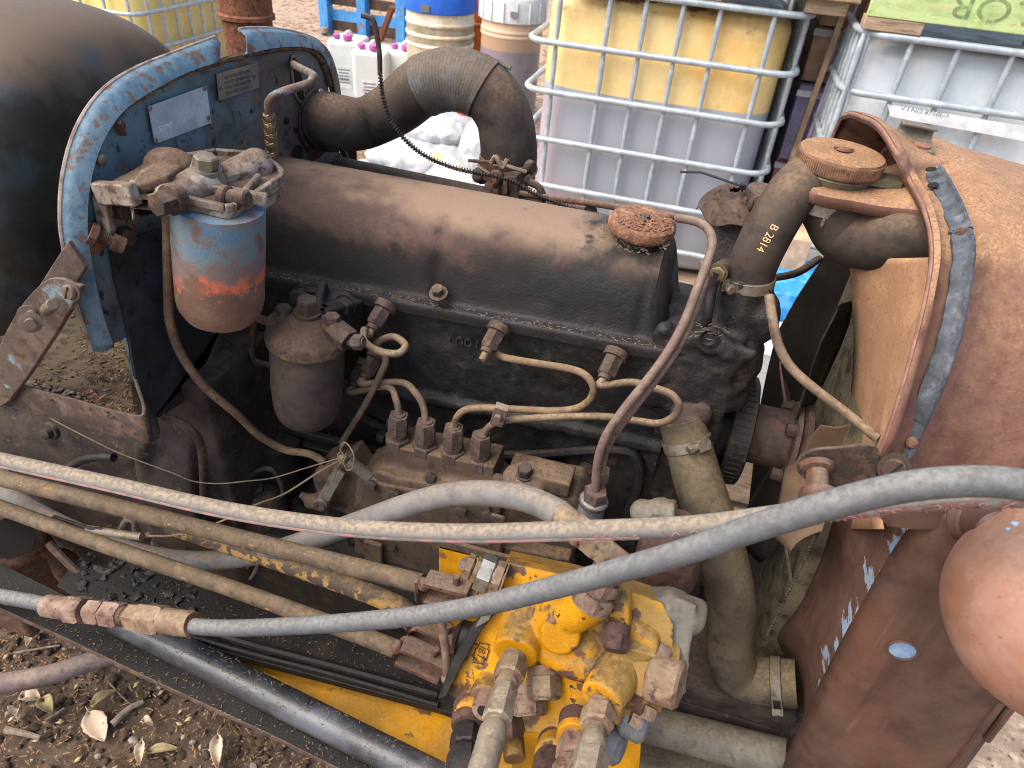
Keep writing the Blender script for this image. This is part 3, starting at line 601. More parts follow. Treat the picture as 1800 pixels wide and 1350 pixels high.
# oil filler cap
q = py(1130, 385, .83); q.z = max(q.z, 1.262); ax = V((.03, -.05, 1))
g = G(); g.lathe(q + V((0, 0, -.04)), ax, [(.031, 0), (.031, .022), (.034, .026), (.034, .03)], 32); capb = g.done('filler_neck', M['oil'], cover)
g = G(); g.lathe(q + V((0, 0, -.016)), ax, [(0, -.003), (.036, -.003), (.0405, .001), (.0415, .005), (.0405, .012), (.038, .0145), (.030, .0150), (.012, .0148), (.009, .013), (0, .0125)], 48).jitter(.0012, 120)
g.done('filler_cap', M['caprust'], cover)
g = G(); rnd = random.Random(8)
for k in range(520):
    a_ = rnd.uniform(0, 6.3); r2 = .036 * rnd.random() ** .5; p = q + V((math.cos(a_) * r2, math.sin(a_) * r2, .0 + rnd.uniform(-.0012, .0002) - r2 * .02)) + V((0, 0, -r2 * .0)); r3 = rnd.uniform(.0006, .0020); g.ball(p, r3 * 1.3, r3, r3 * .6, 6, 4)
g.done('rust_flakes', M['caprust'], cover, kind='stuff')
g = G(); g.ball(q + V((0, -.002, -.001)), .008, .006, .003, 10, 6); g.ball(q + V((.004, .002, .0025)), .004, .005, .002, 8, 5); g.jitter(.002, 200); g.done('cap_button', M['rustd'], cover)

# ---- upper fuel filter hung on the firewall
Yf = .60
ct, cb_ = py(384, 372, Yf), py(388, 538, Yf); ax = (ct - cb_).normalized(); H = (ct - cb_).length; rf = mm(80, ct)
ff = root('upper_fuel_filter', cb_)
g = G(); g.lathe(cb_, ax, [(0, -.012), (rf * .55, -.0115), (rf * .85, -.008), (rf * .97, .004), (rf, .014), (rf, H * .75), (rf * .985, H + .011), (0, H + .012)], 48); g.done('filter_bowl', M['can'], ff)
def at(u, v, off): # a point on the flange plane, off metres above it along the filter axis
    o_ = ct + ax * (off + .010); r = ray(u, v); return CAM + r * ((o_ - CAM).dot(ax) / r.dot(ax))
fl = [(233, 358), (231, 347), (236, 343), (318, 370), (396, 388), (412, 386), (440, 370), (497, 332), (497, 320), (474, 302), (440, 290), (380, 286), (300, 300), (250, 328)]
P = [at(u, v, 0) for u, v in fl]
cen = sum(P, V((0, 0, 0))) / len(P)
g = G(); g.prism(P, ax * -.012); g.done('lower_flange', M['alu'], ff, bev=.0025)
g = G(); g.prism([cen + (p - cen) * 1.01 + ax * .0012 for p in P], ax * .0095); fh = g.done('filter_head', M['alu'], ff, bev=.0018)
hb = lambda u, v, o_: at(u, v, o_)
g = G(); rim_ = [cen + (p - cen) * .975 + ax * .013 for p in P]
for i in range(len(rim_)): g.beam(rim_[i], rim_[(i + 1) % len(rim_)], .0055, .009, ax)
g.done('head_rim', M['alu'], fh, bev=.0015)
g = G(); nn_ = [cen + (p - cen) * .93 + ax * .0112 for p in P]; b_ = g.add(nn_, []); g.f.append(tuple(range(b_, b_ + len(nn_)))); g.done('packed_dirt', M['lid'], fh)
for (u0, v0), (u1, v1), r0, r1 in (((296, 352), (362, 322), .016, .0215), ((398, 312), (452, 292), .015, .020)):
    a_, b_ = hb(u0, v0, .008), hb(u1, v1, .012); d_ = (b_ - a_); L = d_.length; g = G()
    pr = [(0, -r0 * .6)] + [(r0 * math.sin(R(k)) , -r0 * .6 * math.cos(R(k))) for k in (20, 45, 70)] + [(r0 + (r1 - r0) * t, L * t) for t in (.0, .35, .7, 1)] + [(r1 * math.cos(R(k)), L + r1 * .9 * math.sin(R(k))) for k in (20, 45, 70)] + [(0, L + r1 * .9)]
    g.lathe(a_, d_, pr, 28); g.jitter(.0006, 110); g.done('port_boss', M['alu'], fh, sharp=70)
g = G(); g.beam(hb(366, 332, .014), hb(470, 352, .014), .008, .014, ax); g.beam(hb(380, 318, .013), hb(440, 306, .013), .007, .012, ax); g.beam(hb(430, 340, .013), hb(455, 312, .013), .006, .011, ax); g.done('head_rib', M['alu'], fh, bev=.002)
g = G(); g.cyl(hb(362, 296, .0) + ax * .004, hb(362, 296, .030), .0145, 22, .001); g.done('vent_boss', M['alu'], fh)
q = hb(362, 293, .031); g = G(); g.hexa(q, ax, .021, .012).jitter(.0016, 110); g.done('vent_plug', M['brassd'], ff)
g = G(); g.cyl(q - ax * .010, q - ax * .001, .0155, 18); g.done('plug_washer', M['zinc'], ff)
bj = py(314, 347, .558); bd = V((-.15, -1, .05)).normalized()
g = G(); g.cyl(bj, bj + bd * .012, .0150, 18); g.hexa(bj + bd * .010, bd, .0225, .018, ph=.4); g.done('banjo_bolt', M['rustd'], ff)
q = hb(392, 346, .014); g = G(); g.cyl(q, q + V((.03, .0, .004)), .0085, 14, .002); g.cyl(q + V((-.002, 0, 0)), q + V((.008, 0, 0)), .0125, 14, .002); g.done('clamp_bolt', M['rustd'], ff)
# bracket to the firewall
g = G(); p0, p1, p2 = px(172, 338, FW + .010), px(238, 342, FW + .065), px(188, 432, FW + .012)
g.beam(p0, p1, .012, .022); g.beam(p0 + V((0, .004, .008)), p2 + V((0, .004, 0)), .010, .016, V((1, 0, 0)))
g.prism([px(190, 350, FW + .010), px(232, 350, FW + .010), px(246, 396, FW + .010), px(203, 436, FW + .010)], V((-.005, 0, 0)))
g.done('bracket', M['alu'], ff, bev=.002)
P = [px(184, 322, FW + .012), px(262, 282, FW + .02), px(312, 260, FW + .02), px(340, 268, FW + .03), px(345, 284, FW + .05), px(300, 305, FW + .09), px(236, 327, FW + .06)]
g = G(); g.prism(P, V((0, 0, -.012))); g.ball(px(300, 290, FW + .05), .03, .02, .018); g.done('bracket_web', M['lid'], ff, rem=.003, smo=4)
for u, v in ((211, 368), (219, 415)): bolt(px(u, v, FW + .014), (1, -.15, 0), .016, ff, M['rustd'], h=.5)
g = G(); q0, q1 = px(160, 410, FW + .008), px(196, 424, FW + .02); g.cyl(q0, q1, .0058, 14)
for k in range(7): c_ = q0.lerp(q1, .25 + .08 * k); g.lathe(c_, q1 - q0, [(.0058, -.0008), (.0066, 0), (.0058, .0008)], 14)
g.hexa(q0 - (q1 - q0) * .1, q1 - q0, .02, .008); g.cyl(q1, q1 + (q1 - q0).normalized() * .012, .009, 14); g.done('threaded_stud', M['rust'], ff)
g = G(); P = [px(u, v, FW + .0035) for u, v in ((148, 388), (172, 392), (180, 408), (178, 436), (160, 448), (148, 430))]; g.prism(P, V((.004, 0, 0))).jitter(.001, 80); g.done('rust_scab', M['rusto'], firewall, bev=.002)

# ---- lower fuel filter on the block
Yl = .655
lt, lb = py(540, 592, Yl), py(541, 738, Yl); ax2 = (lt - lb).normalized(); H2 = (lt - lb).length; rl = mm(65, lt)
lf = root('lower_fuel_filter', lb)
g = G(); g.lathe(lb, ax2, [(0, -.010), (rl * .35, -.010), (rl * .36, -.002), (rl * .62, .002), (rl * .88, .016), (rl * .95, .030), (rl, .06), (rl, H2)], 44); g.done('filter_bowl', M['bowl'], lf)
g = G(); g.lathe(lt, ax2, [(rl, -.006), (rl * 1.09, -.004), (rl * 1.09, .007), (rl * 1.02, .012), (rl * .7, .020), (rl * .3, .034), (0, .036)], 44).jitter(.0008, 90); g.done('filter_lid', M['lid'], lf)
bolt(lt + ax2 * .035, ax2, .024, lf, M['rustd'], h=.75)
for u, v, w_, e in ((500, 560, 1, (478, 578)), (583, 575, 1, (615, 600))):
    a_, e_ = py(u, v, Yl), py(e[0], e[1], Yl - .01)
    g = G(); g.cyl(a_ - ax2 * .02, a_ + ax2 * .006, .012, 16, .002); g.hexa(a_ + ax2 * .004, ax2, .019, .013); g.hexa(e_, (a_ - e_), .026, .03, .3); g.cyl(e_, a_, .011, 14); g.done('banjo_fitting', M['rustd'], lf)
a_, b_ = py(612, 600, Yl - .01), py(640, 602, Yl - .01); g = G(); g.cyl(a_, b_, .006, 12); g.hexa(a_.lerp(b_, .35), b_ - a_, .017, .012); g.done('pipe_fitting', M['nut'], lf)
g = G(); P0 = [py(555, 552, .66), py(574, 515, .735), py(640, 528, .735), py(636, 580, .735), py(600, 585, .70), py(566, 575, .66)]; g.prism(P0, V((0, .02, -.004))); g.ball(py(607, 533, .735), .018, .012, .018); g.ball(py(533, 520, .74), .018, .012, .018); g.beam(py(540, 520, .735), py(600, 530, .735), .025, .03); g.beam(py(556, 575, .68), py(573, 515, .733), .012, .05); g.done('filter_bracket', M['block'], lf, rem=.003, smo=3)
bolt(py(607, 536, .722), (0, -1, .2), .022, lf, M['dbolt']); bolt(py(533, 520, .727), (0, -1, .2), .022, lf, M['dbolt'])
g = G(); g.tube(ys(.66, (415, 550), (450, 558), (478, 568)), .006, 10); g.done('feed_pipe', M['rustd'], lf)
g = G(); g.tube(ys(.70, (448, 560), (444, 590), (443, 620), (452, 636), (476, 642)), .0045, 10); g.done('drain_pipe', M['rustd'], lf)

# ---- pipes
def pipe(name, m, pts, r, **k): g = G(); g.tube(pts, r, 12, 7); return part(g, name, m, **k)
pipe('fuel_pipe', 'pipet', [py(293, 352, .570), py(294, 385, .575), py(295, 420, .585), py(296, 520, .585), py(299, 568, .585), py(318, 622, .59), py(360, 680, .60), py(415, 727, .62), py(455, 765, .64), py(500, 790, .655), py(545, 798, .66), py(570, 812, .66)], .0056)
inj = []
def injector(pts, u0, v0, u1, v1, m):
    q = py(u0, v0, .725); dd = V((-.18, -.8, -.55)).normalized(); tip = q + dd * .028
    pts = pts[:-2] + [tip + dd * .010, tip]
    r_ = root('injector_pipe', pts[0]); g = G(); g.tube(pts, .0047, 12, 7); g.done('pipe', M[m], r_)
    g = G(); g.hexa(q, dd, .021, .024, .2); g.cyl(q + dd * .024, q + dd * .030, .0085, 14); g.lathe(q, -dd, [(0, 0), (.015, 0), (.015, .01), (0, .01)], 16); g.done('injector_nut', M['rustd'], r_); return r_
Q = lambda *a_: [py(u, v, y) for u, v, y in a_]
def pumpnut(u, v, y, r_):
    p = py(u, v, y); up = (py(u + 3, v - 50, y) - p).normalized()
    g = G(); g.lathe(p, up, [(0, -.05), (.0145, -.05), (.0145, -.014)], 16); g.hexa(p - up * .016, up, .031, .016, .5, 0); g.cyl(p, p + up * .007, .0135, 18); g.done('delivery_valve', M['nut'], r_)
    g = G(); g.hexa(p + up * .008, up, .0255, .030, .2); g.lathe(p + up * .036, up, [(.0105, 0), (.0085, .004), (0, .004)], 14); g.done('union_nut', M['nut'], r_)
r1 = injector(Q((607, 785, .68), (603, 775, .685), (640, 715, .69), (668, 660, .695), (678, 630, .70), (662, 605, .705), (690, 592, .70), (712, 606, .68), (700, 621, .665), (665, 617, .66), (641, 600, .67), (640, 580, .69), (655, 560, .705), (668, 550, .712)), 674, 545, 0, 0, 'pipe')
r2 = injector(Q((703, 748, .68), (702, 735, .68), (697, 705, .685), (680, 680, .70), (655, 662, .72), (640, 655, .74)), 640, 648, 0, 0, 'pipe'); 
r3 = injector(Q((797, 768, .68), (798, 758, .68), (801, 738, .68), (815, 722, .68), (845, 717, .685), (900, 719, .69), (970, 722, .695), (1012, 718, .70), (1036, 703, .70), (1043, 682, .70), (1030, 660, .705), (1000, 648, .71), (940, 638, .71), (886, 628, .712), (866, 616, .712), (863, 602, .712), (869, 592, .716)), 873, 585, 0, 0, 'pipet')
r4 = injector(Q((846, 785, .68), (848, 774, .68), (855, 756, .68), (870, 744, .675), (900, 738, .68), (980, 733, .69), (1060, 732, .70), (1120, 740, .70), (1158, 744, .70), (1184, 732, .70), (1193, 712, .70), (1180, 693, .705), (1150, 682, .71), (1110, 672, .712), (1088, 660, .714), (1077, 645, .716)), 1079, 630, 0, 0, 'pipe')
r5 = injector(Q((747, 762, .68), (748, 745, .68), (744, 715, .685), (730, 690, .69), (705, 672, .705), (685, 657, .72), (672, 640, .74)), 660, 632, 0, 0, 'pipe')
for u, v, r_ in ((699, 766, r2), (747, 778, r5), (796, 788, r3), (844, 802, r4)): pumpnut(u, v, .68, r_)
q = py(878, 729, .672); g = G(); g.box(q, V((.0085, 0, -.001)), V((0, .004, .002)), V((.003, -.001, .015))); g.cyl(q + V((0, -.004, 0)), q + V((0, -.010, 0)), .005, 12, .001); g.done('pipe_clip', M['pipep'], r3, bev=.001)
lk = root('leak_off_pipes', py(1045, 870, .62))
TW = [(1046, 872, .62), (1048, 840, .62), (1052, 805, .62), (1066, 765, .625), (1095, 722, .635), (1135, 672, .65), (1172, 622, .67), (1202, 568, .69), (1224, 512, .71), (1242, 465, .73), (1252, 430, .76), (1246, 405, .80), (1225, 390, .82), (1190, 383, .84)]
g = G(); g.tube(Q(*TW), .0052, 12, 7); g.done('pipe', M['pipep'], lk)
g = G(); g.tube(Q((1058, 872, .63), (1059, 840, .63), (1062, 805, .63), (1078, 768, .635), (1110, 724, .645), (1150, 672, .66), (1186, 622, .68), (1212, 572, .70), (1230, 525, .72), (1240, 490, .74), (1236, 460, .76)), .0042, 12, 7); g.done('pipe', M['pipep'], lk)
p = py(1046, 872, .62); up = V((.05, 0, 1)); g = G(); g.cyl(p - up * .07, p - up * .004, .0165, 18, .002); g.done('union_base', M['cap'], lk)
g = G(); g.hexa(p - up * .006, up, .026, .016, .2); g.lathe(p - up * .012, up, [(0, 0), (.018, 0), (.018, .005), (0, .005)], 18); g.hexa(p + up * .008 + V((.0, .012, .01)), up, .02, .016, .1); g.done('union_nut', M['nut'], lk)
pipe('stay_rod', 'pipe', Q((1352, 520, .72), (1358, 560, .70), (1368, 605, .69), (1390, 645, .68), (1430, 682, .67), (1490, 728, .66), (1542, 770, .645)), .0052)
pipe('throttle_rod', 'rust', Q((873, 335, .98), (900, 338, .97), (960, 347, .95), (1030, 356, .93), (1095, 366, .91), (1180, 380, .90), (1215, 388, .88)), .0045)
g = G(); g.tube(Q((1350, 490, .86), (1400, 480, .90), (1440, 455, .95)), .005, 10); part(g, 'bypass_pipe', 'rustd')
pipe('oil_pipe', 'rustd', Q((288, 732, .56), (320, 745, .56), (350, 775, .56), (357, 820, .57), (358, 870, .58)), .0055)
# ---- air hose
ah = root('air_intake_hose', px(560, 212, FW))
AP = [px(556, 212, FW - .01), px(590, 216, FW + .05), py(640, 217, 1.02), py(695, 190, 1.02), py(745, 152, 1.02), py(800, 140, 1.02), py(852, 158, 1.02), py(883, 200, 1.02), py(893, 245, 1.02), py(895, 282, 1.02)]
ra = mm(49, py(800, 140, 1.02)); full = smooth_path(AP, 10)
def rad(t): return ra * (1.02 - .08 * math.exp(-((t - .25) / .1) ** 2) + .05 * max(0, t - .8) * 5 * (1 - max(0, t - .95) * 10))
g = G(); g.tube(full, rad, 36, raw=True); g.done('hose', M['rubber'], ah)
def tbetween(u0, u1, ptsm): # indices of the path between photo columns
    out = []
    for i, p in enumerate(ptsm):
        q = ROT.transposed() @ (p - CAM); u = 900 + F * q.x / -q.z; v = 675 - F * q.y / -q.z
        if u0 <= u <= u1 and v < 190: out.append(p)
    return out
tp = smooth_path(tbetween(742, 856, full), 4)
g = G(); g.tube(tp, lambda t: ra * 1.035 * (1.02 + .004 * math.sin(t * 40)), 40, raw=True, cap=False); g.done('tape_wrap', M['tape'], ah, solid=.002)
e_ = tp[-1]; g = G(); g.tube([e_ + V((-.01, .0, ra * 1.03)), e_ + V((.012, .005, ra * .98)), e_ + V((.035, .004, ra * .82))], .0035, 8); g.done('tape_end', M['tape'], ah)
g = G(); c0 = full[3]; d0 = (full[6] - full[0]).normalized(); g.lathe(c0 - d0 * .012, d0, [(ra * 1.0, -.01), (ra * 1.07, 0), (ra * 1.07, .02), (ra * 1.03, .024), (ra * 1.03, .034), (ra * 1.08, .038), (ra * 1.08, .055), (ra * .98, .06)], 40); g.done('hose_cuff', M['rubberb'], ah)
g = G(); g.lathe(px(553, 212, FW + .002), (1, 0, 0), [(ra * 1.18, 0), (ra * 1.18, .006), (ra * 1.05, .008)], 40); g.done('grommet', M['rust'], ah, solid=.002)
q = px(556, 163, FW + .006); g = G(); g.cyl(q, q + V((.012, -.004, .004)), .005, 12, .001); g.hexa(q + V((.002, 0, 0)), (1, 0, 0), .011, .006); g.done('clamp_screw', M['zinc'], ah)
g = G(); q = full[9] + V((0, -ra * .98, .0)); g.prism([py(577, 200, .955), py(598, 193, .955), py(604, 220, .955), py(608, 226, .958), py(590, 228, .955)], V((0, .004, 0))); g.done('rubber_patch', M['rubberb'], ah, bev=.001)
# ---- intake elbow under the hose
ib = root('intake_manifold_inlet', py(893, 350, 1.02))
c1 = py(894, 268, 1.02); zt = c1.z; cx_, cy_ = c1.x, c1.y
g = G(); g.lathe(V((cx_, cy_, 1.16)), (0, 0, 1), [(.05, 0), (.045, .03), (.037, .045), (.037, zt - 1.175), (0, zt - 1.175)], 30); g.cyl(py(850, 310, 1.0), py(835, 306, .99), .012, 16, .003); g.cyl(py(925, 292, .99), py(938, 296, .985), .011, 16, .003); g.beam(py(900, 300, .985), py(905, 350, .985), .05, .03); g.ball(py(870, 345, .985), .02, .016, .03); g.done('inlet_casting', M['rustd'], ib, rem=.0025, smo=3)
g = G(); g.lathe(V((cx_, cy_, zt - .016)), (.02, 0, 1), [(ra * 1.04, -.02), (ra * 1.06, -.018), (ra * 1.06, .008), (ra * 1.0, .010)], 36); g.done('hose_clamp', M['rust'], ib, solid=.002)
g = G(); g.tube([V((cx_ + math.cos(a_) * ra * 1.08, cy_ + math.sin(a_) * ra * 1.08, zt - .024 + .004 * math.sin(a_ * 2))) for a_ in [k * .26 for k in range(25)]], .0028, 6, 3); q = py(878, 284, .965); g.tube([q + V((-.012, 0, -.004)), q + V((-.004, -.006, .008)), q + V((.006, -.005, -.006)), q + V((.012, -.002, .006))], .0035, 6); g.tube([q, q + V((.02, -.004, -.004)), q + V((.04, .002, -.009))], .003, 6); g.done('wire_tie', M['twine'], ib)
g = G(); g.cyl(py(824, 282, .975), py(872, 286, .965), .0026, 8); g.done('tie_bolt', M['rustd'], ib)
g = G(); g.lathe(py(874, 312, .965), (0, -1, .4), [(0, 0), (.011, 0), (.011, .008), (.007, .012), (0, .012)], 18); g.done('boss', M['rustd'], ib)
g = G(); g.tube([py(u, v, .955) for u, v in ((876, 312), (866, 330), (872, 338), (863, 350), (860, 357))], .005, 8); g.beam(py(889, 312, .955), py(888, 340, .955), .006, .006); g.done('throttle_lever', M['rust'], ib)
g = G(); g.tube([py(u, v, .955) for u, v in ((930, 320), (946, 328), (954, 345), (948, 362), (943, 372))], .0055, 8); g.beam(py(926, 318, .96), py(933, 312, .96), .008, .01); g.done('bracket_loop', M['rustd'], ib)
g = G(); g.cyl(py(945, 365, 1.0), py(1035, 385, .96), .022, 16); g.cyl(py(560, 300, 1.06), py(940, 380, 1.06), .03, 16); g.done('manifold', M['rustd'], ib)
# hook and plate behind the firewall gap
g = G(); g.prism([py(u, v, 1.10) for u, v in ((597, 262), (625, 262), (628, 310), (597, 312))], V((0, .004, 0))); g.tube([py(u, v, .98) for u, v in ((532, 288), (560, 270), (566, 262), (556, 262), (545, 268))], .005, 8); part(g, 'bonnet_catch', 'rust')

# ---- thermostat housing: black lumpy casting at the front of the head
g = G()
g.box((.050, .80, 1.105), .052, .055, .058); g.ball((.085, .80, 1.115), .052, .05, .055); g.ball((.03, .775, 1.12), .04, .03, .035); g.ball((.088, .79, 1.075), .045, .045, .035); g.ball((.045, .775, 1.06), .03, .025, .02); rnd = random.Random(6)
for k in range(40): g.ball((rnd.uniform(0, .12), rnd.uniform(.745, .765), rnd.uniform(1.06, 1.17)), rnd.uniform(.004, .012), .008, rnd.uniform(.004, .010), 8, 5)
hb0, hb1 = py(1310, 520, .80), py(1318, 480, .80); g.cyl(hb0 - V((0, 0, .06)), hb1, .030, 24)
g.cyl(py(1250, 600, .745), py(1250, 600, .79), .016, 16); g.ball(py(1340, 560, .79), .02, .02, .035)
th = part(g, 'thermostat_housing', 'oil', rem=.004, smo=2, disp=(.006, .02))
g = G(); q = py(1245, 592, .744); g.lathe(q, (0, -1, .3), [(.012, 0), (.013, .004), (.009, .006), (.006, .003), (0, .003)], 18); g.done('drain_plug', M['block'], th)
g = G(); rnd = random.Random(4)
for k in range(30): p = q + V((rnd.uniform(-.025, .02), rnd.uniform(-.008, 0), rnd.uniform(.0, .018))); a_ = rnd.uniform(0, 6); g.beam(p, p + V((math.cos(a_) * .008, -.001, math.sin(a_) * .004)), .0006, .0006)
g.done('straw', M['twine'], th, kind='stuff')
g = G(); a_, b_ = py(1262, 478, .775), py(1250, 520, .77); g.cyl(py(1275, 470, .80), a_, .011, 14); g.done('sender_body', M['rustd'], th, bev=.002); 
bolt(py(1264, 480, .772), (-.3, -1, .2), .015, th, M['brass'], h=.3)
g = G(); g.tube(Q((1262, 478, .77), (1252, 508, .77), (1246, 545, .76), (1240, 575, .76)), .006, 10); g.done('sender_lead', M['boot'], th)

# ---- top radiator hose with its clamps and print
HP = [py(1312, 512, .80), py(1322, 470, .80), py(1345, 418, .80), py(1378, 360, .81), py(1410, 322, .825), py(1438, 306, .85), py(1462, 304, .89)]
rh = mm(43, HP[2]); uh = root('upper_radiator_hose', HP[0]); hfull = smooth_path(HP, 8)
g = G(); g.tube(hfull, rh, 48, raw=True); uh_hose = g.done('hose', M['rubber'], uh)
pc, pn, pe = py(1345, 418, .80), py(1365, 385, .805), py(1330, 440, .80)
def on_tube(center_a, center_b, r, toward):
    """point of a tube's skin on the line centre_a..centre_b facing the direction toward"""
    d_ = (center_b - center_a).normalized(); n_ = (toward - toward.dot(d_) * d_).normalized(); return d_, n_
def tube_text(txt, c0_, c1_, r, facing, h, m, parent, ang0=0., name='printed_text'):
    d_, n_ = on_tube(c0_, c1_, r, facing); b_ = d_.cross(n_); L = (c1_ - c0_).length
    def bend(s_, t_): 
        a_ = ang0 + (t_ - h * .5) / r; return c0_ + d_ * (s_ * L) + (n_ * math.cos(a_) + (-b_) * math.sin(a_) * (-1)) * (r + .0005)
    return stamp(txt, c0_, c1_, h, m, parent, name, bend=bend)
def skin(u, v, axis_a, axis_b, r):
    """front skin point of a straight tube a..b seen at photo pixel u, v"""
    d_ = ray(u, v).normalized(); e_ = (axis_b - axis_a).normalized(); o_ = CAM - axis_a
    dd = d_ - d_.dot(e_) * e_; oo = o_ - o_.dot(e_) * e_; A = dd.dot(dd); Bq = 2 * dd.dot(oo); Cq = oo.dot(oo) - r * r; D = max(0, Bq * Bq - 4 * A * Cq)
    return CAM + d_ * ((-Bq - math.sqrt(D)) / (2 * A))
def hose_clamp(c, d_, r, parent, scr=None, m='clamp', w_=.014, big=True):
    """worm-drive clamp round a hose at c along d_: band, slotted part, screw housing"""
    d_ = d_.normalized(); g = G(); g.lathe(c - d_ * w_ / 2, d_, [(r, 0), (r + .0016, .001), (r + .0016, w_ - .001), (r, w_)], 40); o = g.done('hose_clamp', M[m], parent, solid=.0012)
    n_ = (scr - scr.dot(d_) * d_).normalized(); t_ = d_.cross(n_)
    for k in range(9):
        a_ = -.12 - k * .085; c2 = c + (n_ * math.cos(a_) + t_ * math.sin(a_)) * (r + .0026)
        put('cslot', 'slot', M['slot'], c2, (n_ * math.cos(a_) + t_ * math.sin(a_)), o, lambda q: q.box((0, 0, 0), .0009, .0045, .0004), x=t_)
    g = G()
    for k in range(12):
        a_, a2 = .02 - k * .085, .02 - (k + 1) * .085; A_, B_ = [c + (n_ * math.cos(q) + t_ * math.sin(q)) * (r + .0018) for q in (a_, a2)]
        g.prism([A_ - d_ * .0065, A_ + d_ * .0065, B_ + d_ * .0065, B_ - d_ * .0065], n_ * .0006)
    g.done('slotted_band', M[m], o)
    hc = c + n_ * (r + .005); g = G(); g.box(hc, t_ * .008, d_ * .0072, n_ * .0052); g.cyl(hc - t_ * .010, hc + t_ * .016, .0048, 12, .0006); g.lathe(hc + t_ * .015, t_, [(0, 0), (.006, 0), (.006, .005), (.005, .006), (0, .006)], 6); g.done('screw_housing', M[m], o, bev=.0008); return o
hose_clamp(hfull[4], hfull[6] - hfull[2], rh * 1.01, uh, V((-.9, -.5, .3)))
# print on the hose
Lc0, Lc1 = skin(1358, 392, HP[2], HP[3], rh), skin(1330, 438, HP[1], HP[2], rh)
nn = (CAM - Lc0).normalized()
M['yprint'] = mat('yellow_print', '#d8b27c', rough=.8, bump=0, grain=0)
wrap(stamp('B 2814', Lc0, Lc1, .0085, M['yprint'], uh, 'printed_text', n=nn), uh_hose)
# ---- breather neck with rag and cap behind the hose
bnk = root('breather_pipe', py(1290, 470, .93)); b0, b1 = py(1296, 470, .93), py(1298, 352, .93)
g = G(); g.cyl(b0 - V((0, 0, .10)), b1, mm(40, b1), 28); g.done('neck', M['neck'], bnk, disp=None)
g = G(); rr_ = mm(38, b1); cc = py(1345, 338, .925); g.lathe(cc + V((0, 0, -.03)), (.12, -.05, 1), [(rr_ * 1.0, 0), (rr_ * 1.06, .006), (rr_ * 1.06, .026), (rr_ * .95, .032), (0, .033)], 28); g.done('cap', M['rustd'], bnk)
for k in range(9):
    a_ = 3.2 + k * .33; p = cc + V((math.cos(a_) * rr_ * 1.06, math.sin(a_) * rr_ * 1.06, -.010)); g = G(); g.ball(p, .0035, .0035, .008, 8, 6); g.done('knurl', M['rustd'], bnk)
g = G(); rows = []
for i in range(14):
    row = []
    for j in range(26):
        a_ = 2 * math.pi * j / 26; t = i / 13; rr2 = rr_ * (.35 + 1.35 * t) * (1 + .16 * noise.noise(V((math.cos(a_) * 1.6, math.sin(a_) * 1.6, 3))) * t)
        p = b1 + V((math.cos(a_) * rr2 - .004, math.sin(a_) * rr2, .012 - .030 * t ** 2.2 + .007 * math.sin(a_ * 5 + 2) * t + .008 * noise.noise(V((math.cos(a_) * 3, math.sin(a_) * 3, t * 4)))))
        row.append(p)
    rows.append(row)
g.grid(rows, True); rag = g.done('rag', M['rag'], None, solid=.0012, sub=1)
tag(rag, 'dirty brown rag draped over the crusted breather neck behind the radiator hose', 'rag')
g = G(); zt_ = [py(1196, 302, .915), py(1233, 303, .915), py(1306, 328, .905)]; 
for a_, b_ in zip(zt_, zt_[1:]): g.beam(a_, b_, .0052, .0014)
g.tube([cc + V((math.cos(a2) * rr_ * 1.09, math.sin(a2) * rr_ * 1.09, -.022)) for a2 in [k * .35 for k in range(18)]], .0022, 6, 3, closed=True); g.box(zt_[2], .004, .003, .003)
ct_ = g.done('cable_tie', M['tie'], None, bev=.0003); tag(ct_, 'black cable tie round the breather cap with its tail sticking out left', 'cable tie')
# ---- radiator filler neck, cap and the bracket round it
rn = root('radiator_filler', py(1480, 330, .84)); q = py(1481, 268, .84); rc = mm(74, q); axr = V((.02, -.03, 1)).normalized()
g = G(); g.lathe(q, axr, [(0, -.016), (rc * .97, -.016), (rc, -.013), (rc, -.003), (rc * .97, .0005), (rc * .8, .0025), (rc * .45, .004), (rc * .25, .003), (rc * .12, .001), (0, .001)], 72)
for k in range(110):
    a_ = 2 * math.pi * k / 110; u_, w_ = perp(axr); n_ = u_ * math.cos(a_) + w_ * math.sin(a_); t_ = axr.cross(n_); g.box(q + n_ * rc - axr * .0075, n_ * .0007, t_ * rc * .011, axr * .0055)
g.done('radiator_cap', M['radcap'], rn)
g = G(); g.ball(q + axr * .003, rc * .2, rc * .16, .003, 12, 6); g.box(q + axr * .004, .010, .0022, .0016); g.done('cap_rivet', M['rusto'], rn)
g = G(); g.lathe(q - axr * .016, axr, [(rc * .86, 0), (rc * .9, -.004), (rc * .82, -.010), (rc * .82, -.030)], 48); g.box(q + V((rc * .95, -.004, -.021)), .022, .012, .004); g.box(q + V((-rc * .8, -.01, -.02)), .006, .006, .006); g.done('neck', M['brassd'], rn, solid=.0015)
nk = q - axr * .034
g = G(); rows = []; Rb = rc * 1.14; NB = 30
for i in range(NB + 1):
    s_ = -Rb + (Rb + .105) * i / NB
    hw = math.sqrt(max(0, Rb * Rb - s_ * s_)) if s_ < .012 else 0
    if s_ >= .012: t_ = (s_ - .012) / .093; hw = math.sqrt(Rb * Rb - .012 ** 2) * (1 + .9 * t_ ** 2.2)
    zu = .020 * max(0, (s_ - .035) / .07) ** 1.6 if s_ > .035 else 0
    rows.append([nk + V((s_, -hw * 1.01, -.010 + zu)), nk + V((s_, -hw, .0005 + zu)), nk + V((s_, -hw * .93, .004 + zu))] + [nk + V((s_, hw * a_, .004 + zu)) for a_ in (-.6, -.2, .2, .6)] + [nk + V((s_, hw * .93, .004 + zu)), nk + V((s_, hw, 0 + zu)), nk + V((s_, hw, -.010 + zu))])
g.grid(rows)
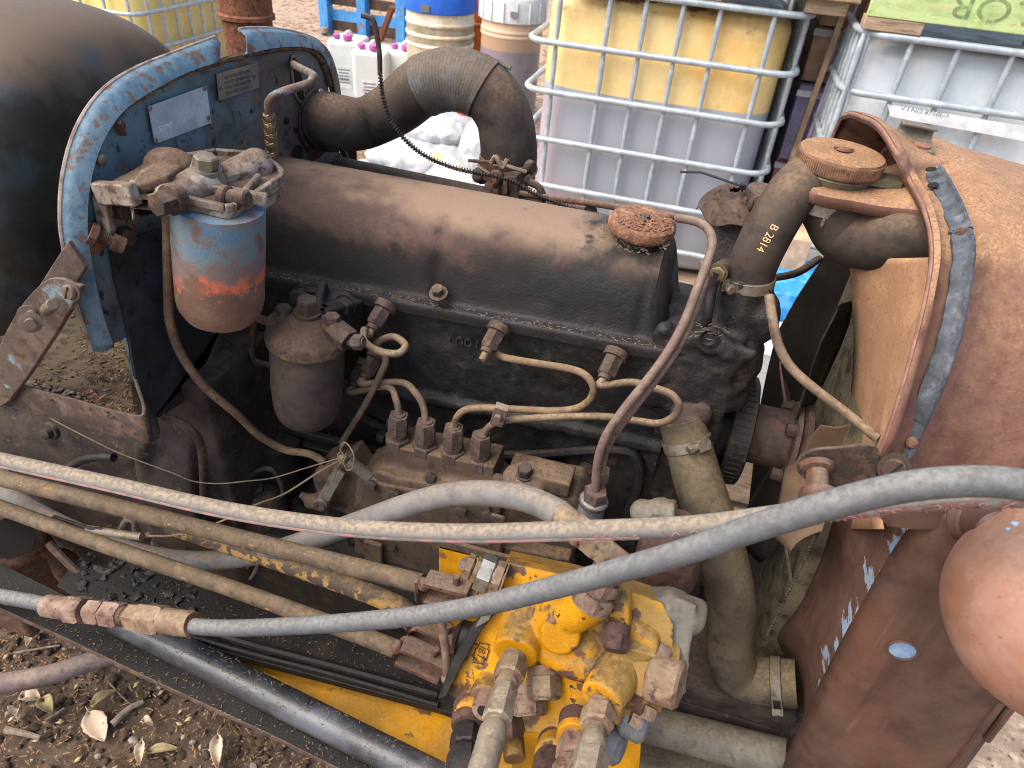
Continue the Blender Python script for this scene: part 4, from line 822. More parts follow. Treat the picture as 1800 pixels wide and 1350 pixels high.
g.done('filler_bracket', M['hood'], rn, solid=.003, sharp=40)
g = G(); g.cyl(nk - V((0, 0, .02)), nk - V((0, 0, .0)), rc * .83, 40); g.done('neck_band', M['clamp'], rn)
hc_ = root('filler_elbow', nk); EP = [nk - V((0, 0, .012)), py(1470, 372, .835), py(1490, 408, .83), py(1540, 420, .81), py(1590, 415, .79), py(1640, 411, .785)]
g = G(); g.tube(EP, lambda t: rc * (.80 - .03 * min(1, t * 2.2)), 36, 9); g.done('hose', M['rubber'], hc_)
hose_clamp(nk - V((0, 0, .020)), V((0.02, -.03, 1)), rc * .835, hc_, V((-.95, -.45, 0)), m='zinc', w_=.013)
g = G(); c_ = skin(1447, 390, EP[0], EP[1], rc * .8); g.ball(c_, .0022, .002, .0075, 8, 6); 
cas = g.done('insect_case', M['twine'], None, sharp=80); tag(cas, 'small pale insect case stuck to the dark elbow under the radiator cap', 'insect case')

# ---- lower radiator hose
LP = [py(1196, 735, .735), py(1208, 778, .725), py(1232, 862, .70), py(1264, 960, .68), py(1286, 1060, .665), py(1284, 1140, .655), py(1300, 1185, .65), py(1345, 1197, .65), py(1400, 1202, .65)]
rl2 = mm(42, LP[3]); lh = root('lower_radiator_hose', LP[4]); lfull = smooth_path(LP, 8)
g = G(); g.tube(lfull, lambda t: rl2 * (.88 + .16 * min(1, t * 3)), 36, raw=True); g.done('hose', M['rubberg'], lh)
hose_clamp(lfull[8], lfull[10] - lfull[6], rl2 * .94, lh, V((.6, -.75, .35)), m='clamp')
hose_clamp(lfull[-6], lfull[-4] - lfull[-8], rl2 * 1.05, lh, V((-.2, -.8, -.65)), m='grey')
g = G(); a_ = py(1212, 728, .745); g.ball(a_, .026, .02, .018); g.ball(py(1232, 728, .74), .014, .014, .017); g.cyl(LP[0], LP[1], rl2 * .8, 20); g.done('water_inlet', M['bell'], lh, rem=.003, smo=3)
# ---- pulley, fan hub, fan, radiator, shroud
pc_ = V((.128, .84, .975)); fanr = root('fan', V((.23, .84, .97)))
g = G(); RP = .078
g.lathe(pc_, (1, 0, 0), [(.02, .004), (RP * .8, .004), (RP * .86, -.004), (RP * .96, -.006), (RP, -.004), (RP * .985, .0), (RP * .985, .018), (RP, .022), (RP * .96, .024), (RP * .8, .02), (.02, .02)], 60)
for k in range(52):
    a_ = 2 * math.pi * k / 52; n_ = V((0, math.cos(a_), math.sin(a_))); g.box(pc_ + V((.009, 0, 0)) + n_ * RP * .992, V((.0085, 0, 0)), n_ * .0013, V((0, -n_.z, n_.y)) * .0012)
part(g, 'water_pump_pulley', 'block')
g = G(); g.cyl((.05, .84, .975), (.125, .84, .975), .05, 24); part(g, 'water_pump', 'oil', disp=None)
g = G(); g.box((.065, .87, .80), .045, .11, .24); g.cyl((.10, .84, .70), (.16, .84, .70), .085, 28); part(g, 'timing_cover', 'oil', bev=.01)
g = G(); P = [py(u, v, 1.10) for u, v in ((1452, 446), (1400, 525), (1364, 590), (1347, 660), (1333, 730), (1326, 800), (1318, 870), (1312, 930), (1330, 1120), (1560, 1120), (1560, 440))]; g.prism(P, V((0, .004, 0))); part(g, 'far_shroud', 'fand')
g = G(); g.lathe((.148, .84, .975), (1, 0, 0), [(0, 0), (.038, 0), (.042, .012), (.042, .058), (.056, .06), (.058, .066), (.052, .07), (.058, .073), (.058, .08), (0, .08)], 40); g.done('hub', M['hub'], fanr)
for k in range(4):
    a_ = R(35 + 90 * k); n_ = V((0, math.cos(a_), math.sin(a_))); bolt(V((.208, .84, .975)) + n_ * .05, (-1, 0, 0), .016, fanr, M['hub'], h=.7)
for k in range(4):
    a0 = R(84 + 90 * k); rows = []
    for i in range(10):
        r_ = .045 + .165 * i / 9; wd = .026 + .026 * min(1, i / 5) - .012 * max(0, i - 7) ; row = []
        for j in range(7):
            s_ = (j / 6 - .5) * 2; n_ = V((0, math.cos(a0), math.sin(a0))); t_ = V((0, -math.sin(a0), math.cos(a0)))
            row.append(V((.212, .84, .975)) + n_ * r_ + t_ * s_ * wd * .7 + V((-s_ * wd * .40 + .006 * s_ * s_, 0, 0)))
        rows.append(row)
    g = G(); g.grid(rows); g.done('fan_blade', M['fan'] if k in (1, 3) else M['fand'], fanr, solid=.002, bev=.0)
rad_ = root('radiator', V((.28, .84, .6)))
g = G(); g.box((.283, .90, .93), .02, .17, .29); g.done('core', M['core'], rad_)
g = G()
for k in range(78):
    z_ = .65 + .55 * k / 77; g.box((.2615, .90, z_), .0016, .168, .0013)
for k in range(70):
    y_ = .735 + .33 * k / 69; g.box((.2605, y_, .93), .0014, .0011, .28)
g.done('fins', M['core'], rad_, kind='stuff')
g = G(); g.box((.335, .87, 1.255), .035, .15, .03); g.done('top_tank', M['rustd'], rad_, bev=.01, seg=3)
g = G(); g.beam(py(1376, 925, .74), py(1400, 1075, .74), .006, .004); g.done('side_stay', M['clamp'], rad_)
# shroud: rolled sheet between the nose rim and the fan opening
def ruled(L_, R_, n=24):
    A, B = smooth_path(L_, 6), smooth_path(R_, 6)
    def at_(P, t): f_ = t * (len(P) - 1); i = min(int(f_), len(P) - 2); return P[i].lerp(P[i + 1], f_ - i)
    return [[at_(A, i / n).lerp(at_(B, i / n), j / 8) + V((0, -.010 * math.sin(math.pi * min(1, j / 3.2)) if j < 3.2 else 0, 0)) for j in range(9)] for i in range(n + 1)]
g = G(); Lp = [py(u, v, .84) for u, v in ((1494, 456), (1499, 520), (1502, 610), (1496, 700), (1488, 780), (1478, 860), (1462, 930))]; Rp = [px(u + 12, v, .235) for u, v in ((1646, 452), (1640, 480), (1625, 560), (1598, 655), (1562, 760), (1530, 840), (1540, 930))]
g.grid(ruled(Lp, Rp)); shr = part(g, 'fan_shroud', 'shroud', solid=.0025, sharp=60)
g = G(); Lp = [py(u, v, .74) for u, v in ((1470, 880), (1456, 930), (1436, 990), (1404, 1060), (1364, 1116), (1376, 1150), (1394, 1195), (1410, 1245))]; Rp = [py(u, v, .565) for u, v in ((1610, 870), (1592, 930), (1572, 985), (1540, 1050), (1500, 1115), (1470, 1165), (1440, 1215), (1418, 1260))]
g.grid([[a_.lerp(b_, j / 8) for j in range(9)] for a_, b_ in zip(smooth_path(Lp, 6), smooth_path(Rp, 6))])
for k in range(len(g.v)): g.l[k] = (k % 9) / 8
sh2 = g.done('shroud_foot', M['shroud_low'], shr, solid=.0025, sharp=60)
A0, B0, C0 = py(1436, 990, .74), py(1364, 1116, .74), py(1572, 985, .565); nrm = (B0 - A0).cross(C0 - A0).normalized()
def onplane(u, v, o_, n_): r = ray(u, v); return CAM + r * ((o_ - CAM).dot(n_) / r.dot(n_))
foot_t = bvh(sh2)
def on_foot(u, v):
    p = hit(foot_t, u, v, .0024); return p if p is not None else onplane(u, v, A0, nrm)

g = G(); g.prism([py(u, v, .79) for u, v in ((1412, 800), (1424, 770), (1442, 748), (1470, 752), (1490, 748), (1506, 770), (1540, 776), (1540, 872), (1440, 890), (1392, 886), (1374, 866), (1386, 838))], V((0, .003, 0))); g.done('shroud_baffle', M['fan'], shr, bev=.001)
# ---- nose cowl
ns = root('nose_cowl', V((.3, .84, .95)))
rimY = [(1520, 858), (1535, 828), (1568, 745), (1600, 640), (1628, 530), (1640, 445), (1628, 375), (1602, 322), (1585, 288), (1572, 262), (1552, 228)]
rim3 = [px(u, v, .22) for u, v in rimY[:8]] + [px(1585, 288, .205), px(1572, 262, .195), px(1545, 222, .185), px(1512, 205, .18), px(1490, 202, .18), px(1470, 226, .18), V((.18, 1.14, 1.20))]
rg3 = [px(u, v, .275) for u, v in ((1610, 862), (1622, 826), (1655, 740), (1690, 640), (1722, 520), (1738, 430), (1712, 342), (1682, 292))] + [V((.272, .90, 1.366)), V((.268, .97, 1.362)), V((.262, 1.04, 1.352)), V((.255, 1.09, 1.335)), V((.25, 1.12, 1.31)), V((.25, 1.14, 1.28)), V((.25, 1.15, 1.20))]
A, B = smooth_path(rim3, 8), smooth_path(rg3, 8)
m_ = len(A); C2 = []
for i, b_ in enumerate(B):
    C2.append(V((.72, b_.y - .0 + (.84 - b_.y) * .10, b_.z - .055)))
rows = []
cross = [(0, .006), (.0, -.004), (.06, -.006), (.14, .0), (.30, .0), (.78, 0), (.88, -.0035), (1., -.002), (1.08, -.0045)]
for i in range(m_):
    d_ = (B[i] - A[i]); o_ = V((0, B[i].y - .84, B[i].z - 1.10)).normalized(); row = [A[i] + d_ * s_ - o_ * dz * 1.0 for s_, dz in cross]
    row += [B[i].lerp(C2[i], t) - o_ * (-.001 if t < .1 else 0) for t in (.1, .3, .6, 1)]
    rows.append(row)
g = G(); g.grid(rows); cowl = g.done('cowl_shell', M['hood'], ns, solid=.0025, sharp=60)
g = G(); k0 = int(m_ * .48); g.tube([A[i] for i in range(m_)], .0030, 10, raw=True); g.done('rolled_edge', M['hood_edge'], ns)
# raised swage line along the bonnet
g = G(); g.tube([px(1655, 716, .29), px(1725, 724, .36), px(1810, 742, .46), px(1900, 760, .6)], .0018, 8); g.done('panel_joint', M['hood_edge'], ns)
g = G(); g.tube([p + (p - A[i]) * .04 for i, p in enumerate(B)], .0034, 10, raw=True); g.done('pressed_bead', M['hood_edge'], ns)
# near side lower panel
lpn = [(1604, 925), (1590, 940), (1560, 985), (1500, 1090), (1450, 1185), (1400, 1290), (1372, 1360), (1350, 1420)]
lpo = [(1650, 900), (1622, 950), (1585, 1010), (1530, 1105), (1482, 1200), (1436, 1300), (1405, 1370), (1385, 1430)]
Y1 = .535
A2 = smooth_path([py(u, v, .555) for u, v in lpn], 5); B2 = smooth_path([py(u, v, Y1) for u, v in lpo], 5); far = smooth_path([py(u, v, Y1) for u, v in ((1840, 860), (1840, 960), (1835, 1040), (1830, 1110), (1822, 1180), (1740, 1290), (1690, 1360), (1650, 1430))], 5)
g = G(); g.grid([[a_, a_.lerp(b_, .5) + V((0, -.002, 0)), b_] + [b_.lerp(c_, t) + V((0, -.006 * math.sin(min(1, t * 6) * math.pi / 2) , 0)) for t in (.06, .15, .5, .9)] + [c_] for a_, b_, c_ in zip(A2, B2, far)]); sp_ = g.done('side_panel', M['hood_low'], ns, solid=.0025, sharp=50)
g = G(); g.prism([py(u, v, Y1 - .004) for u, v in ((1520, 872), (1660, 856), (1900, 850), (1900, 900), (1700, 930), (1604, 930), (1560, 925))], V((0, .004, 0))); g.done('joint_panel', M['hood_low'], ns)
q = py(1586, 1143, Y1 - .0075); ux, uz = (py(1612, 1146, Y1) - py(1560, 1140, Y1)) / 2, (py(1587, 1128, Y1) - py(1586, 1158, Y1)) / 2
hole_ = lambda s_, y_: [q + V((0, y_, 0)) + ux * s_ * math.cos(a_) + uz * s_ * math.sin(a_) for a_ in [2 * math.pi * k / 32 for k in range(32)]]
g = G(); g.prism(hole_(1., 0), V((0, .002, 0))); g.done('oval_hole', M['chip'], sp_)
g = G(); g.tube(hole_(1.02, -.0004), .0013, 6, raw=True, closed=True); g.done('hole_lip', M['hood_low'], sp_)
g = G(); P = [on_foot(1590, 940), on_foot(1607, 938), on_foot(1608, 954), on_foot(1600, 954), on_foot(1578, 985), on_foot(1572, 980)]; g.prism([p + V((0, -.012, 0)) for p in P], V((0, -.001, 0))); g.done('slot', M['slot'], sp_)
g = G()
for a_, b_ in (((1760, 1235), (1650, 1375)), ((1800, 1215), (1735, 1300))): g.tube([py(a_[0], a_[1], Y1 - .006), py(b_[0], b_[1], Y1 - .006)], .004, 8)
g.done('pressed_crease', M['hood_low'], sp_)
# rubber seal strip riveted on the rim
sA = [(1643, 306), (1665, 345), (1688, 400), (1694, 455), (1682, 540), (1662, 620), (1634, 700), (1612, 748), (1588, 800)]
def seal(pts, w_, nm, m, seed):
    C_ = smooth_path(pts, 8); rows = []
    for i, p in enumerate(C_):
        t_ = (C_[min(i + 1, len(C_) - 1)] - C_[max(i - 1, 0)]).normalized(); o_ = V((-.25, p.y - .84, p.z - 1.08)).normalized(); s_ = t_.cross(o_).normalized(); row = []
        for a_, dz in ((-1, .0), (-1.02, .0035), (-.8, .0055), (-.55, .0032), (-.2, .0022), (.2, .0024), (.55, .0034), (.8, .0058), (1.02, .0036), (1, 0)):
            k = noise.noise(p * 90 + V((a_, seed, 0))) * .0012; row.append(p + s_ * (w_ * a_ + k) + o_ * (dz + .002 + k))
        rows.append(row)
    g = G(); g.grid(rows); n = 10; g.f.append(tuple(range(n))); g.f.append(tuple((len(rows) - 1) * n + k for k in range(n))); return g.done(nm, M[m], ns, sharp=70)
base = lambda u, v: px(u, v, .2475) + (CAM - px(u, v, .2475)).normalized() * .003
seal([base(u, v) for u, v in sA[:3]] + [base(1691, 412)], mm(17, base(1670, 400)), 'rubber_seal', 'rub', 1)
seal([base(u, v) for u, v in ((1692, 414), (1696, 455), (1684, 540), (1664, 620), (1636, 695), (1616, 740))], mm(17, base(1670, 500)), 'rubber_seal', 'rub', 2)
seal([base(u, v) + V((0, -.001, 0)) for u, v in ((1622, 722), (1606, 758), (1588, 800))], mm(17, base(1610, 760)), 'rubber_seal', 'rub', 3)
for u, v in ((1692, 409), (1621, 712), (1603, 778)): 
    p = base(u, v) + (CAM - base(u, v)).normalized() * .006; put('rvt', 'rivet', M['rust'], p, CAM - p, ns, lambda q_: q_.lathe((0, 0, 0), (0, 0, 1), [(0, -.003), (.0055, -.003), (.005, .0005), (.003, .0018), (0, .002)], 14))
for u, v, a_ in ((1636, 303, 0), (1640, 331, 0)):
    p = px(u, v, .236); o_ = V((-.1, p.y - .84, p.z - 1.08)).normalized(); g = G(); g.lathe(p + o_ * .003, o_, [(0, 0), (.0052, 0), (.0052, .001), (0, .001)], 12); g.done('rivet_hole', M['slot'], ns)
# far cut-out showing the dark underside
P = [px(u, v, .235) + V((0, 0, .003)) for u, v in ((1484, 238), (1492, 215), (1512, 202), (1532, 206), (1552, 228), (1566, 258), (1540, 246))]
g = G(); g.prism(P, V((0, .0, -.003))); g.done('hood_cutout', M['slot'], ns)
# hinge tab and its bolt on top, slot in far edge
tb = root('hood_hinge_tab', px(1602, 262, .23)); o_ = px(1604, 262, .232) + V((0, 0, .003)); ex_, ey_ = V((1, 0, -.04)).normalized(), V((0, 1, .10)).normalized(); ez_ = ex_.cross(ey_)
rows = []
for t in (-.019, .019):
    prf = [(-.020, .003), (-.006, .003), (.006, .003), (.014, .004), (.020, .009), (.021, .015), (.016, .019), (.010, .018)]
    rows.append([o_ + ex_ * t + ey_ * a_ + ez_ * b_ for a_, b_ in prf])
g = G(); g.grid([list(r_) for r_ in zip(*rows)]); g.done('tab', M['grey'], tb, solid=.0035, bev=.001)
put('slot_b', 'slotted_bolt', M['rusto'], o_ + ey_ * -.008 + ez_ * .004 + ex_ * .006, ez_, tb, lambda q_: (q_.lathe((0, 0, 0), (0, 0, 1), [(0, 0), (.010, 0), (.009, .003), (.004, .004), (0, .0035)], 16)))
# pivot ear with shouldered pin, big slotted screw, lower ear
er = root('pivot_ear', py(1440, 830, .56))
P = smooth_path([py(u, v, .552) for u, v in ((1540, 786), (1470, 788), (1428, 792), (1404, 806), (1402, 830), (1424, 848), (1455, 855), (1498, 866), (1540, 840))], 4, True); g = G(); g.prism(P, V((0, .004, 0))); g.done('ear_plate', M['rustd'], er, bev=.0012)
a_ = py(1436, 820, .552); d_ = V((.10, -.95, -.32)).normalized(); g = G(); g.cyl(a_, a_ + d_ * .03, .0098, 20); g.lathe(a_ + d_ * .027, d_, [(0, 0), (.0165, 0), (.0175, .002), (.0175, .009), (.016, .011), (0, .0112)], 26); g.lathe(a_, d_, [(.016, -.001), (.014, .004), (.0098, .006)], 20); g.done('pivot_pin', M['rust'], er)
slotted(1572, 826, .545, .0105, er, 'rustd', V((-.35, -.85, .35)))
# ---- head lamp on the near side of the nose
lc = pd(1888, 1080, .53); lr = mm(200, lc); hl = root('headlamp', lc); ld = V((.9, -.42, .05)).normalized()
g = G(); prof = [(0, -lr * 1.02)] + [(lr * math.sin(R(k)), -lr * 1.02 * math.cos(R(k))) for k in range(6, 97, 6)] + [(lr * 1.03, lr * .16), (lr * 1.05, lr * .22), (lr * .98, lr * .3)]
g.lathe(lc, ld, prof, 64)
for i, p in enumerate(g.v): d_ = (p - lc).normalized(); g.v[i] = p + d_ * (noise.noise(d_ * 2.2) * .0005 + noise.noise(d_ * 6) * .0002)
g.done('lamp_shell', M['lamp'], hl)
q = pd(1735, 905, .56); g = G(); g.cyl(pd(1720, 912, .585), pd(1760, 940, .55), .018, 22, .003); g.cyl(pd(1690, 905, .60), pd(1722, 914, .585), .022, 22, .004); g.done('lamp_mount', M['hood_low'], hl)
g = G(); p0 = lc + (pd(1768, 893, .52) - lc).normalized() * lr * 1.0; g.ball(p0, .004, .003, .002, 8, 5); p1 = lc + (pd(1752, 902, .52) - lc).normalized() * lr * 1.0; g.ball(p1, .003, .002, .0015, 8, 5); g.done('paint_chip', M['chip'], hl)

# ---- injection pump
ip = root('injection_pump', py(800, 960, .66))
g = G()
tl, tr_ = py(682, 792, .70), py(900, 836, .70)
TPx = [py(u, v, .645) for u, v in ((626, 842), (662, 830), (700, 842), (868, 872), (880, 900), (866, 958), (860, 1010), (626, 985), (618, 930))]
g.prism(TPx, V((0, .07, 0)))
g.prism([py(u, v, .665) for u, v in ((676, 792), (690, 786), (868, 822), (872, 872), (700, 848), (668, 838))], V((0, .05, 0)))
g.done('pump_body', M['pump'], ip, rem=.003, smo=2)
g = G(); g.prism([py(u, v, .64) for u, v in ((632, 862), (640, 846), (860, 890), (862, 955), (700, 925), (634, 928))], V((0, .01, 0))); g.done('side_plate', M['pump'], ip, bev=.002)
for u, v, y_ in ((758, 838, .655), (654, 852, .636), (694, 868, .634), (858, 906, .634), (812, 897, .634)): bolt(py(u, v, y_), (0, -1, .25), .0145, ip, M['dbolt'], name='screw', h=.5, wash=False)
bolt(py(875, 846, .66), (0, -.3, 1), .014, ip, M['dbolt'], h=.6)
g = G(); c_ = py(924, 836, .66); g.lathe(c_ + V((0, 0, -.03)), (0, -.25, 1), [(0, 0), (.03, 0), (.031, .02), (.029, .032), (.024, .036), (0, .037)], 26); g.box(c_ + V((.03, .01, 0)), .03, .02, .012); g.done('governor_cover', M['pump'], ip, rem=.003, smo=2)
bolt(c_ + V((0, -.006, .008)), (0, -.25, 1), .017, ip, M['dbolt'], h=.8)
g = G(); g.prism([py(u, v, .655) for u, v in ((880, 850), (1010, 880), (1030, 910), (1030, 960), (950, 1000), (870, 960))], V((0, .07, 0))); g.done('governor_housing', M['pump'], ip, rem=.004, smo=3)
g = G(); g.prism([py(u, v, .635) for u, v in ((626, 930), (770, 945), (880, 960), (1000, 985), (1010, 1060), (618, 1010))], V((0, .03, 0))); g.beam(py(876, 905, .63), py(868, 985, .63), .006, .02); g.done('pump_foot', M['pump'], ip, bev=.004)
g = G(); g.cyl(py(1000, 1010, .66), py(900, 985, .66), .045, 24); g.done('pump_drive', M['pump'], ip)
for u, v in ((640, 952), (690, 962)): g = G(); p = py(u, v, .632); g.lathe(p, (0, -1, .2), [(0, 0), (.006, 0), (.006, .002), (0, .002)], 12); g.done('screw_hole', M['dbolt'], ip)
g = G(); g.box(py(657, 972, .628), .014, .004, .024); g.done('tab', M['pump'], ip, bev=.002)
# lever end with the stop lever and twine
g = G(); c_ = py(590, 860, .65); g.cyl(c_, c_ + V((0, .06, 0)), .040, 26, .006); g.cyl(py(540, 880, .64), py(580, 885, .64), .012, 14, .002); g.cyl(py(528, 868, .64), py(545, 880, .64), .006, 12); g.prism([py(u, v, .65) for u, v in ((560, 830), (610, 810), (640, 850), (622, 910), (570, 890))], V((0, .05, 0))); g.done('stop_housing', M['pump'], ip, rem=.003, smo=2)
g = G(); L0, L1 = py(567, 882, .625), py(598, 826, .64); g.beam(L0, L1, .017, .005, V((0, -1, .3))); g.cyl(L0 + V((0, .02, 0)), L0 + V((0, -.008, 0)), .0105, 18, .002); g.done('stop_lever', M['grey'], ip, bev=.001)
g = G(); g.lathe(L0 + V((0, -.008, 0)), (0, -1, .1), [(0, 0), (.009, 0), (.008, .003), (.003, .003), (.002, .001), (0, .001)], 18); g.done('lever_bolt', M['pump'], ip)
g = G(); g.cyl(py(612, 810, .64), py(650, 838, .645), .0075, 12); 
for k in range(26): c_ = py(612, 810, .64).lerp(py(650, 838, .645), k / 26); g.lathe(c_, py(650, 838, .645) - py(612, 810, .64), [(.0075, -.0004), (.0083, 0), (.0075, .0004)], 12)
g.cyl(py(650, 838, .645), py(680, 858, .65), .0062, 12); g.done('return_spring', M['grey'], ip)
# lift pump at left of it
lp_ = root('lift_pump', py(455, 880, .66)); c_ = py(455, 868, .66); g = G(); g.lathe(c_ + V((0, 0, -.06)), (0, -.1, 1), [(0, 0), (.04, 0), (.044, .03), (.034, .055), (.018, .068), (0, .072)], 28); g.done('pump_dome', M['rustd'], lp_)
bolt(c_ + V((0, -.004, .008)), (0, -.1, 1), .022, lp_, M['dbolt'], h=.4)
g = G(); g.tube([py(u, v, .645) for u, v in ((418, 890), (417, 868), (432, 842), (458, 826), (478, 826), (493, 848), (498, 870))], .0035, 8); g.done('bail_wire', M['dbolt'], lp_)
g = G(); g.cyl(py(490, 770, .72), py(500, 850, .72), .035, 20); g.beam(py(430, 780, .70), py(450, 850, .70), .03, .03); g.done('pump_base', M['block'], lp_, bev=.004)
# loops of a small linkage in the dark under the pump
g = G(); g.tube([py(u, v, .60) for u, v in ((205, 945), (222, 915), (236, 918), (240, 935), (262, 940), (300, 925), (312, 945), (308, 970), (290, 950), (270, 955))], .005, 8, 5); part(g, 'linkage_bracket', 'grey'); g = G(); g.tube([py(u, v, .60) for u, v in ((430, 1000), (428, 1010), (440, 1016), (452, 996), (446, 988))], .003, 8, 5, closed=True); part(g, 'linkage_bracket', 'grey')
# oil filter beside the lower hose
of = root('glass_sediment_bowl', py(1180, 1000, .60)); c_ = py(1180, 965, .60); r_ = mm(58, c_); g = G(); g.lathe(c_ + V((0, 0, -.075)), (0, 0, 1), [(0, 0), (r_ * .5, 0), (r_ * .88, .016), (r_, .034), (r_ * .99, .055), (r_ * 1.02, .062), (r_ * .99, .07), (r_ * .96, .10), (r_ * .7, .115), (0, .118)], 36); g.done('bowl', M['stain'], of)
g = G(); g.cyl(py(1130, 905, .62), py(1190, 905, .62), .018, 16); g.ball(py(1130, 900, .62), .016); g.ball(py(1162, 900, .62), .018); g.done('bowl_head', M['grey'], of, rem=.003, smo=2)
# chassis rail under the nose
g = G(); g.cyl(py(1130, 1270, .62), py(1380, 1335, .60), .028, 24); part(g, 'drag_link', 'grey'); g = G(); g.beam(py(1100, 1330, .62), py(1420, 1400, .60), .05, .05); part(g, 'chassis_rail', 'grey', bev=.006)
g = G(); g.box((.2, .84, .62), .12, .2, .02); g.box((.02, .84, .58), .35, .20, .03); part(g, 'front_axle_support', 'bell', bev=.01)
# ================================================================ LOADER FRAME
ld_ = thing('loader_frame', 'yellow loader frame rail with oily black plates running low along the tractor side', 'loader frame', (-.3, .45, .6))
zp = .70
def zs(z, *uv): return [pz(u, v, z) for u, v in uv]
g = G(); g.prism(zs(zp, (-120, 1012), (0, 1068), (110, 1118), (260, 1190), (480, 1292), (640, 1372), (760, 1440), (900, 1440), (640, 1330), (400, 1195), (300, 1140), (100, 1040), (-60, 960)), V((0, 0, -.006))); fp = g.done('black_plate', M['blackp'], ld_, sharp=30)
g = G(); e_ = zs(zp, (-120, 1012), (0, 1068), (110, 1118), (260, 1190), (480, 1292), (640, 1372), (760, 1440)); g.tube([p + V((0, 0, -.003)) for p in e_], .0034, 6); g.done('plate_edge', M['rustd'], fp)
g = G(); g.prism(zs(zp - .02, (330, 1130), (420, 1150), (560, 1195), (770, 1250), (900, 1300), (900, 1440), (760, 1440), (640, 1352), (400, 1200)), V((0, 0, -.01))); g.done('yellow_rail', M['yellow'], ld_)
g = G(); g.prism(zs(zp + .012, (100, 1030), (130, 985), (260, 1005), (460, 1050), (770, 1130), (900, 1165), (900, 1290), (770, 1246), (560, 1190), (430, 1156), (300, 1120), (200, 1090)), V((0, 0, -.012))); bp = g.done('black_plate', M['blackp'], ld_, bev=.001)
g = G(); q = zs(zp + .016, (250, 1075), (430, 1130), (600, 1175), (770, 1222)); g.tube(q, .006, 8); q = zs(zp + .016, (300, 1108), (430, 1146), (600, 1190), (770, 1240)); g.tube(q, .004, 8); g.done('plate_rib', M['blackp'], bp)
g = G(); a_, b_ = zs(zp + .018, (215, 1092), (800, 1385)); g.cyl(a_ - (b_ - a_) * .02, b_, .0195, 30, .003); ram = g.done('grey_tube', M['ram'], ld_)
g = G(); rnd = random.Random(21)
for k in range(900):
    t = rnd.random(); 
    if k % 3 == 0: p = a_.lerp(b_, t) + V((rnd.uniform(-.01, .01), 0, 0)); an = rnd.uniform(-.9, .9); d_ = (b_ - a_).normalized(); s_ = d_.cross(V((0, 0, 1))); p = p + (s_ * math.sin(an) + V((0, 0, 1)) * math.cos(an)) * .0197
    elif k % 3 == 1: p = pz(rnd.uniform(0, 640), 0, zp); p = e_[0].lerp(e_[-1], t).lerp(pz(100, 1040, zp).lerp(pz(700, 1370, zp), t), rnd.uniform(.1, .9)) + V((0, 0, .001))
    else: p = pz(260, 1040, zp + .013).lerp(pz(770, 1180, zp + .013), t) + V((0, rnd.uniform(-.035, .03), 0))
    a2 = rnd.uniform(0, 6.3); L_ = rnd.uniform(.0012, .0045); g.beam(p, p + V((math.cos(a2) * L_, math.sin(a2) * L_, rnd.uniform(0, .002))), .0006, .0005)
g.done('chaff', M['twine'], ld_, kind='stuff')
g = G(); q = zs(zp + .013, (300, 1010), (330, 1000), (420, 1030)); 
for k in range(220): p = pz(rnd.uniform(140, 340), rnd.uniform(965, 1080), zp + .0125); r3 = .001 + .007 * rnd.random() ** 3; g.ball(p, r3 * rnd.uniform(.8, 1.6), r3, r3 * .6, 9, 6)
g.jitter(.004, 150); g.done('grease_lumps', M['oil'], ld_, kind='stuff')
# rusty casting corner at the far lower left
g = G(); g.box(py(-40, 1000, .60), .14, .05, .10); g.cyl(py(20, 950, .56), py(20, 950, .50), .045, 26); g.ball(py(120, 1000, .56), .03, .02, .05); g.cyl(py(75, 945, .55), py(115, 1010, .53), .012, 12); g.done('pivot_casting', M['rust'], ld_, rem=.005, smo=4)
g = G(); g.cyl(py(20, 945, .498), py(20, 945, .490), .03, 24); g.done('pivot_hole', M['slot'], ld_)
g = G(); g.tube([py(85, 955, .50), py(130, 1000, .49), py(180, 1045, .48), py(235, 1090, .46)], .006, 8); g.done('rusty_rod', M['rustd'], ld_)
# yellow mounting plate behind the valve
g = G(); yp = .505; P = [py(u, v, yp) for u, v in ((772, 960), (900, 992), (1145, 1046), (1130, 1240), (1120, 1420), (766, 1420), (768, 1236))]; g.prism(P, V((0, .008, 0))); mp = g.done('mounting_plate', M['yellow'], ld_, bev=.0008)
g = G(); g.prism([py(u, v, yp + .004) + V((0, -.004, .0005)) for u, v in ((770, 958), (900, 990), (1146, 1046), (1150, 1036), (900, 978), (776, 946))], V((0, .004, .001))); g.done('dusty_plate_edge', M['pump'], mp)
g = G(); g.prism([py(u, v, yp + .001) for u, v in ((766, 1236), (640, 1195), (640, 1352), (766, 1420))], V((0, .006, 0))); g.done('rail_web', M['yellow'], ld_)

# ================================================================ CONTROL VALVE
cv = thing('hydraulic_control_valve', 'chipped yellow hydraulic control valve with rusty ports, plugs and pipe fittings', 'control valve', (0, .44, .85))
def vz(v): # face of the casting: tilted, nearer at the bottom
    return .478 - (v - 985) / (1235 - 985) * .075
def vp(u, v, off=0.): return py(u, v, vz(v) + off)
fn = ((vp(1000, 1230) - vp(1000, 1000)).cross(vp(1100, 1000) - vp(900, 1000))).normalized(); fn = fn if fn.y < 0 else -fn
pdir = V((-.06, -.80, -.60)).normalized()
g = G()
out = [(888, 988), (1000, 1012), (1110, 1040), (1165, 1060), (1185, 1100), (1180, 1190), (1150, 1250), (1080, 1275), (930, 1290), (870, 1270), (795, 1225), (780, 1212), (830, 1130), (868, 1070)]
g.prism([vp(u, v) for u, v in out], V((-.006, .055, -.046)))
def boss(u0, v0, u1, v1, o0, o1, r0, r1=None): a_, b_ = vp(u0, v0, o0), vp(u1, v1, o1); g.cyl(a_, b_, mm(r0, a_), 24, .002, mm(r1 or r0, b_))
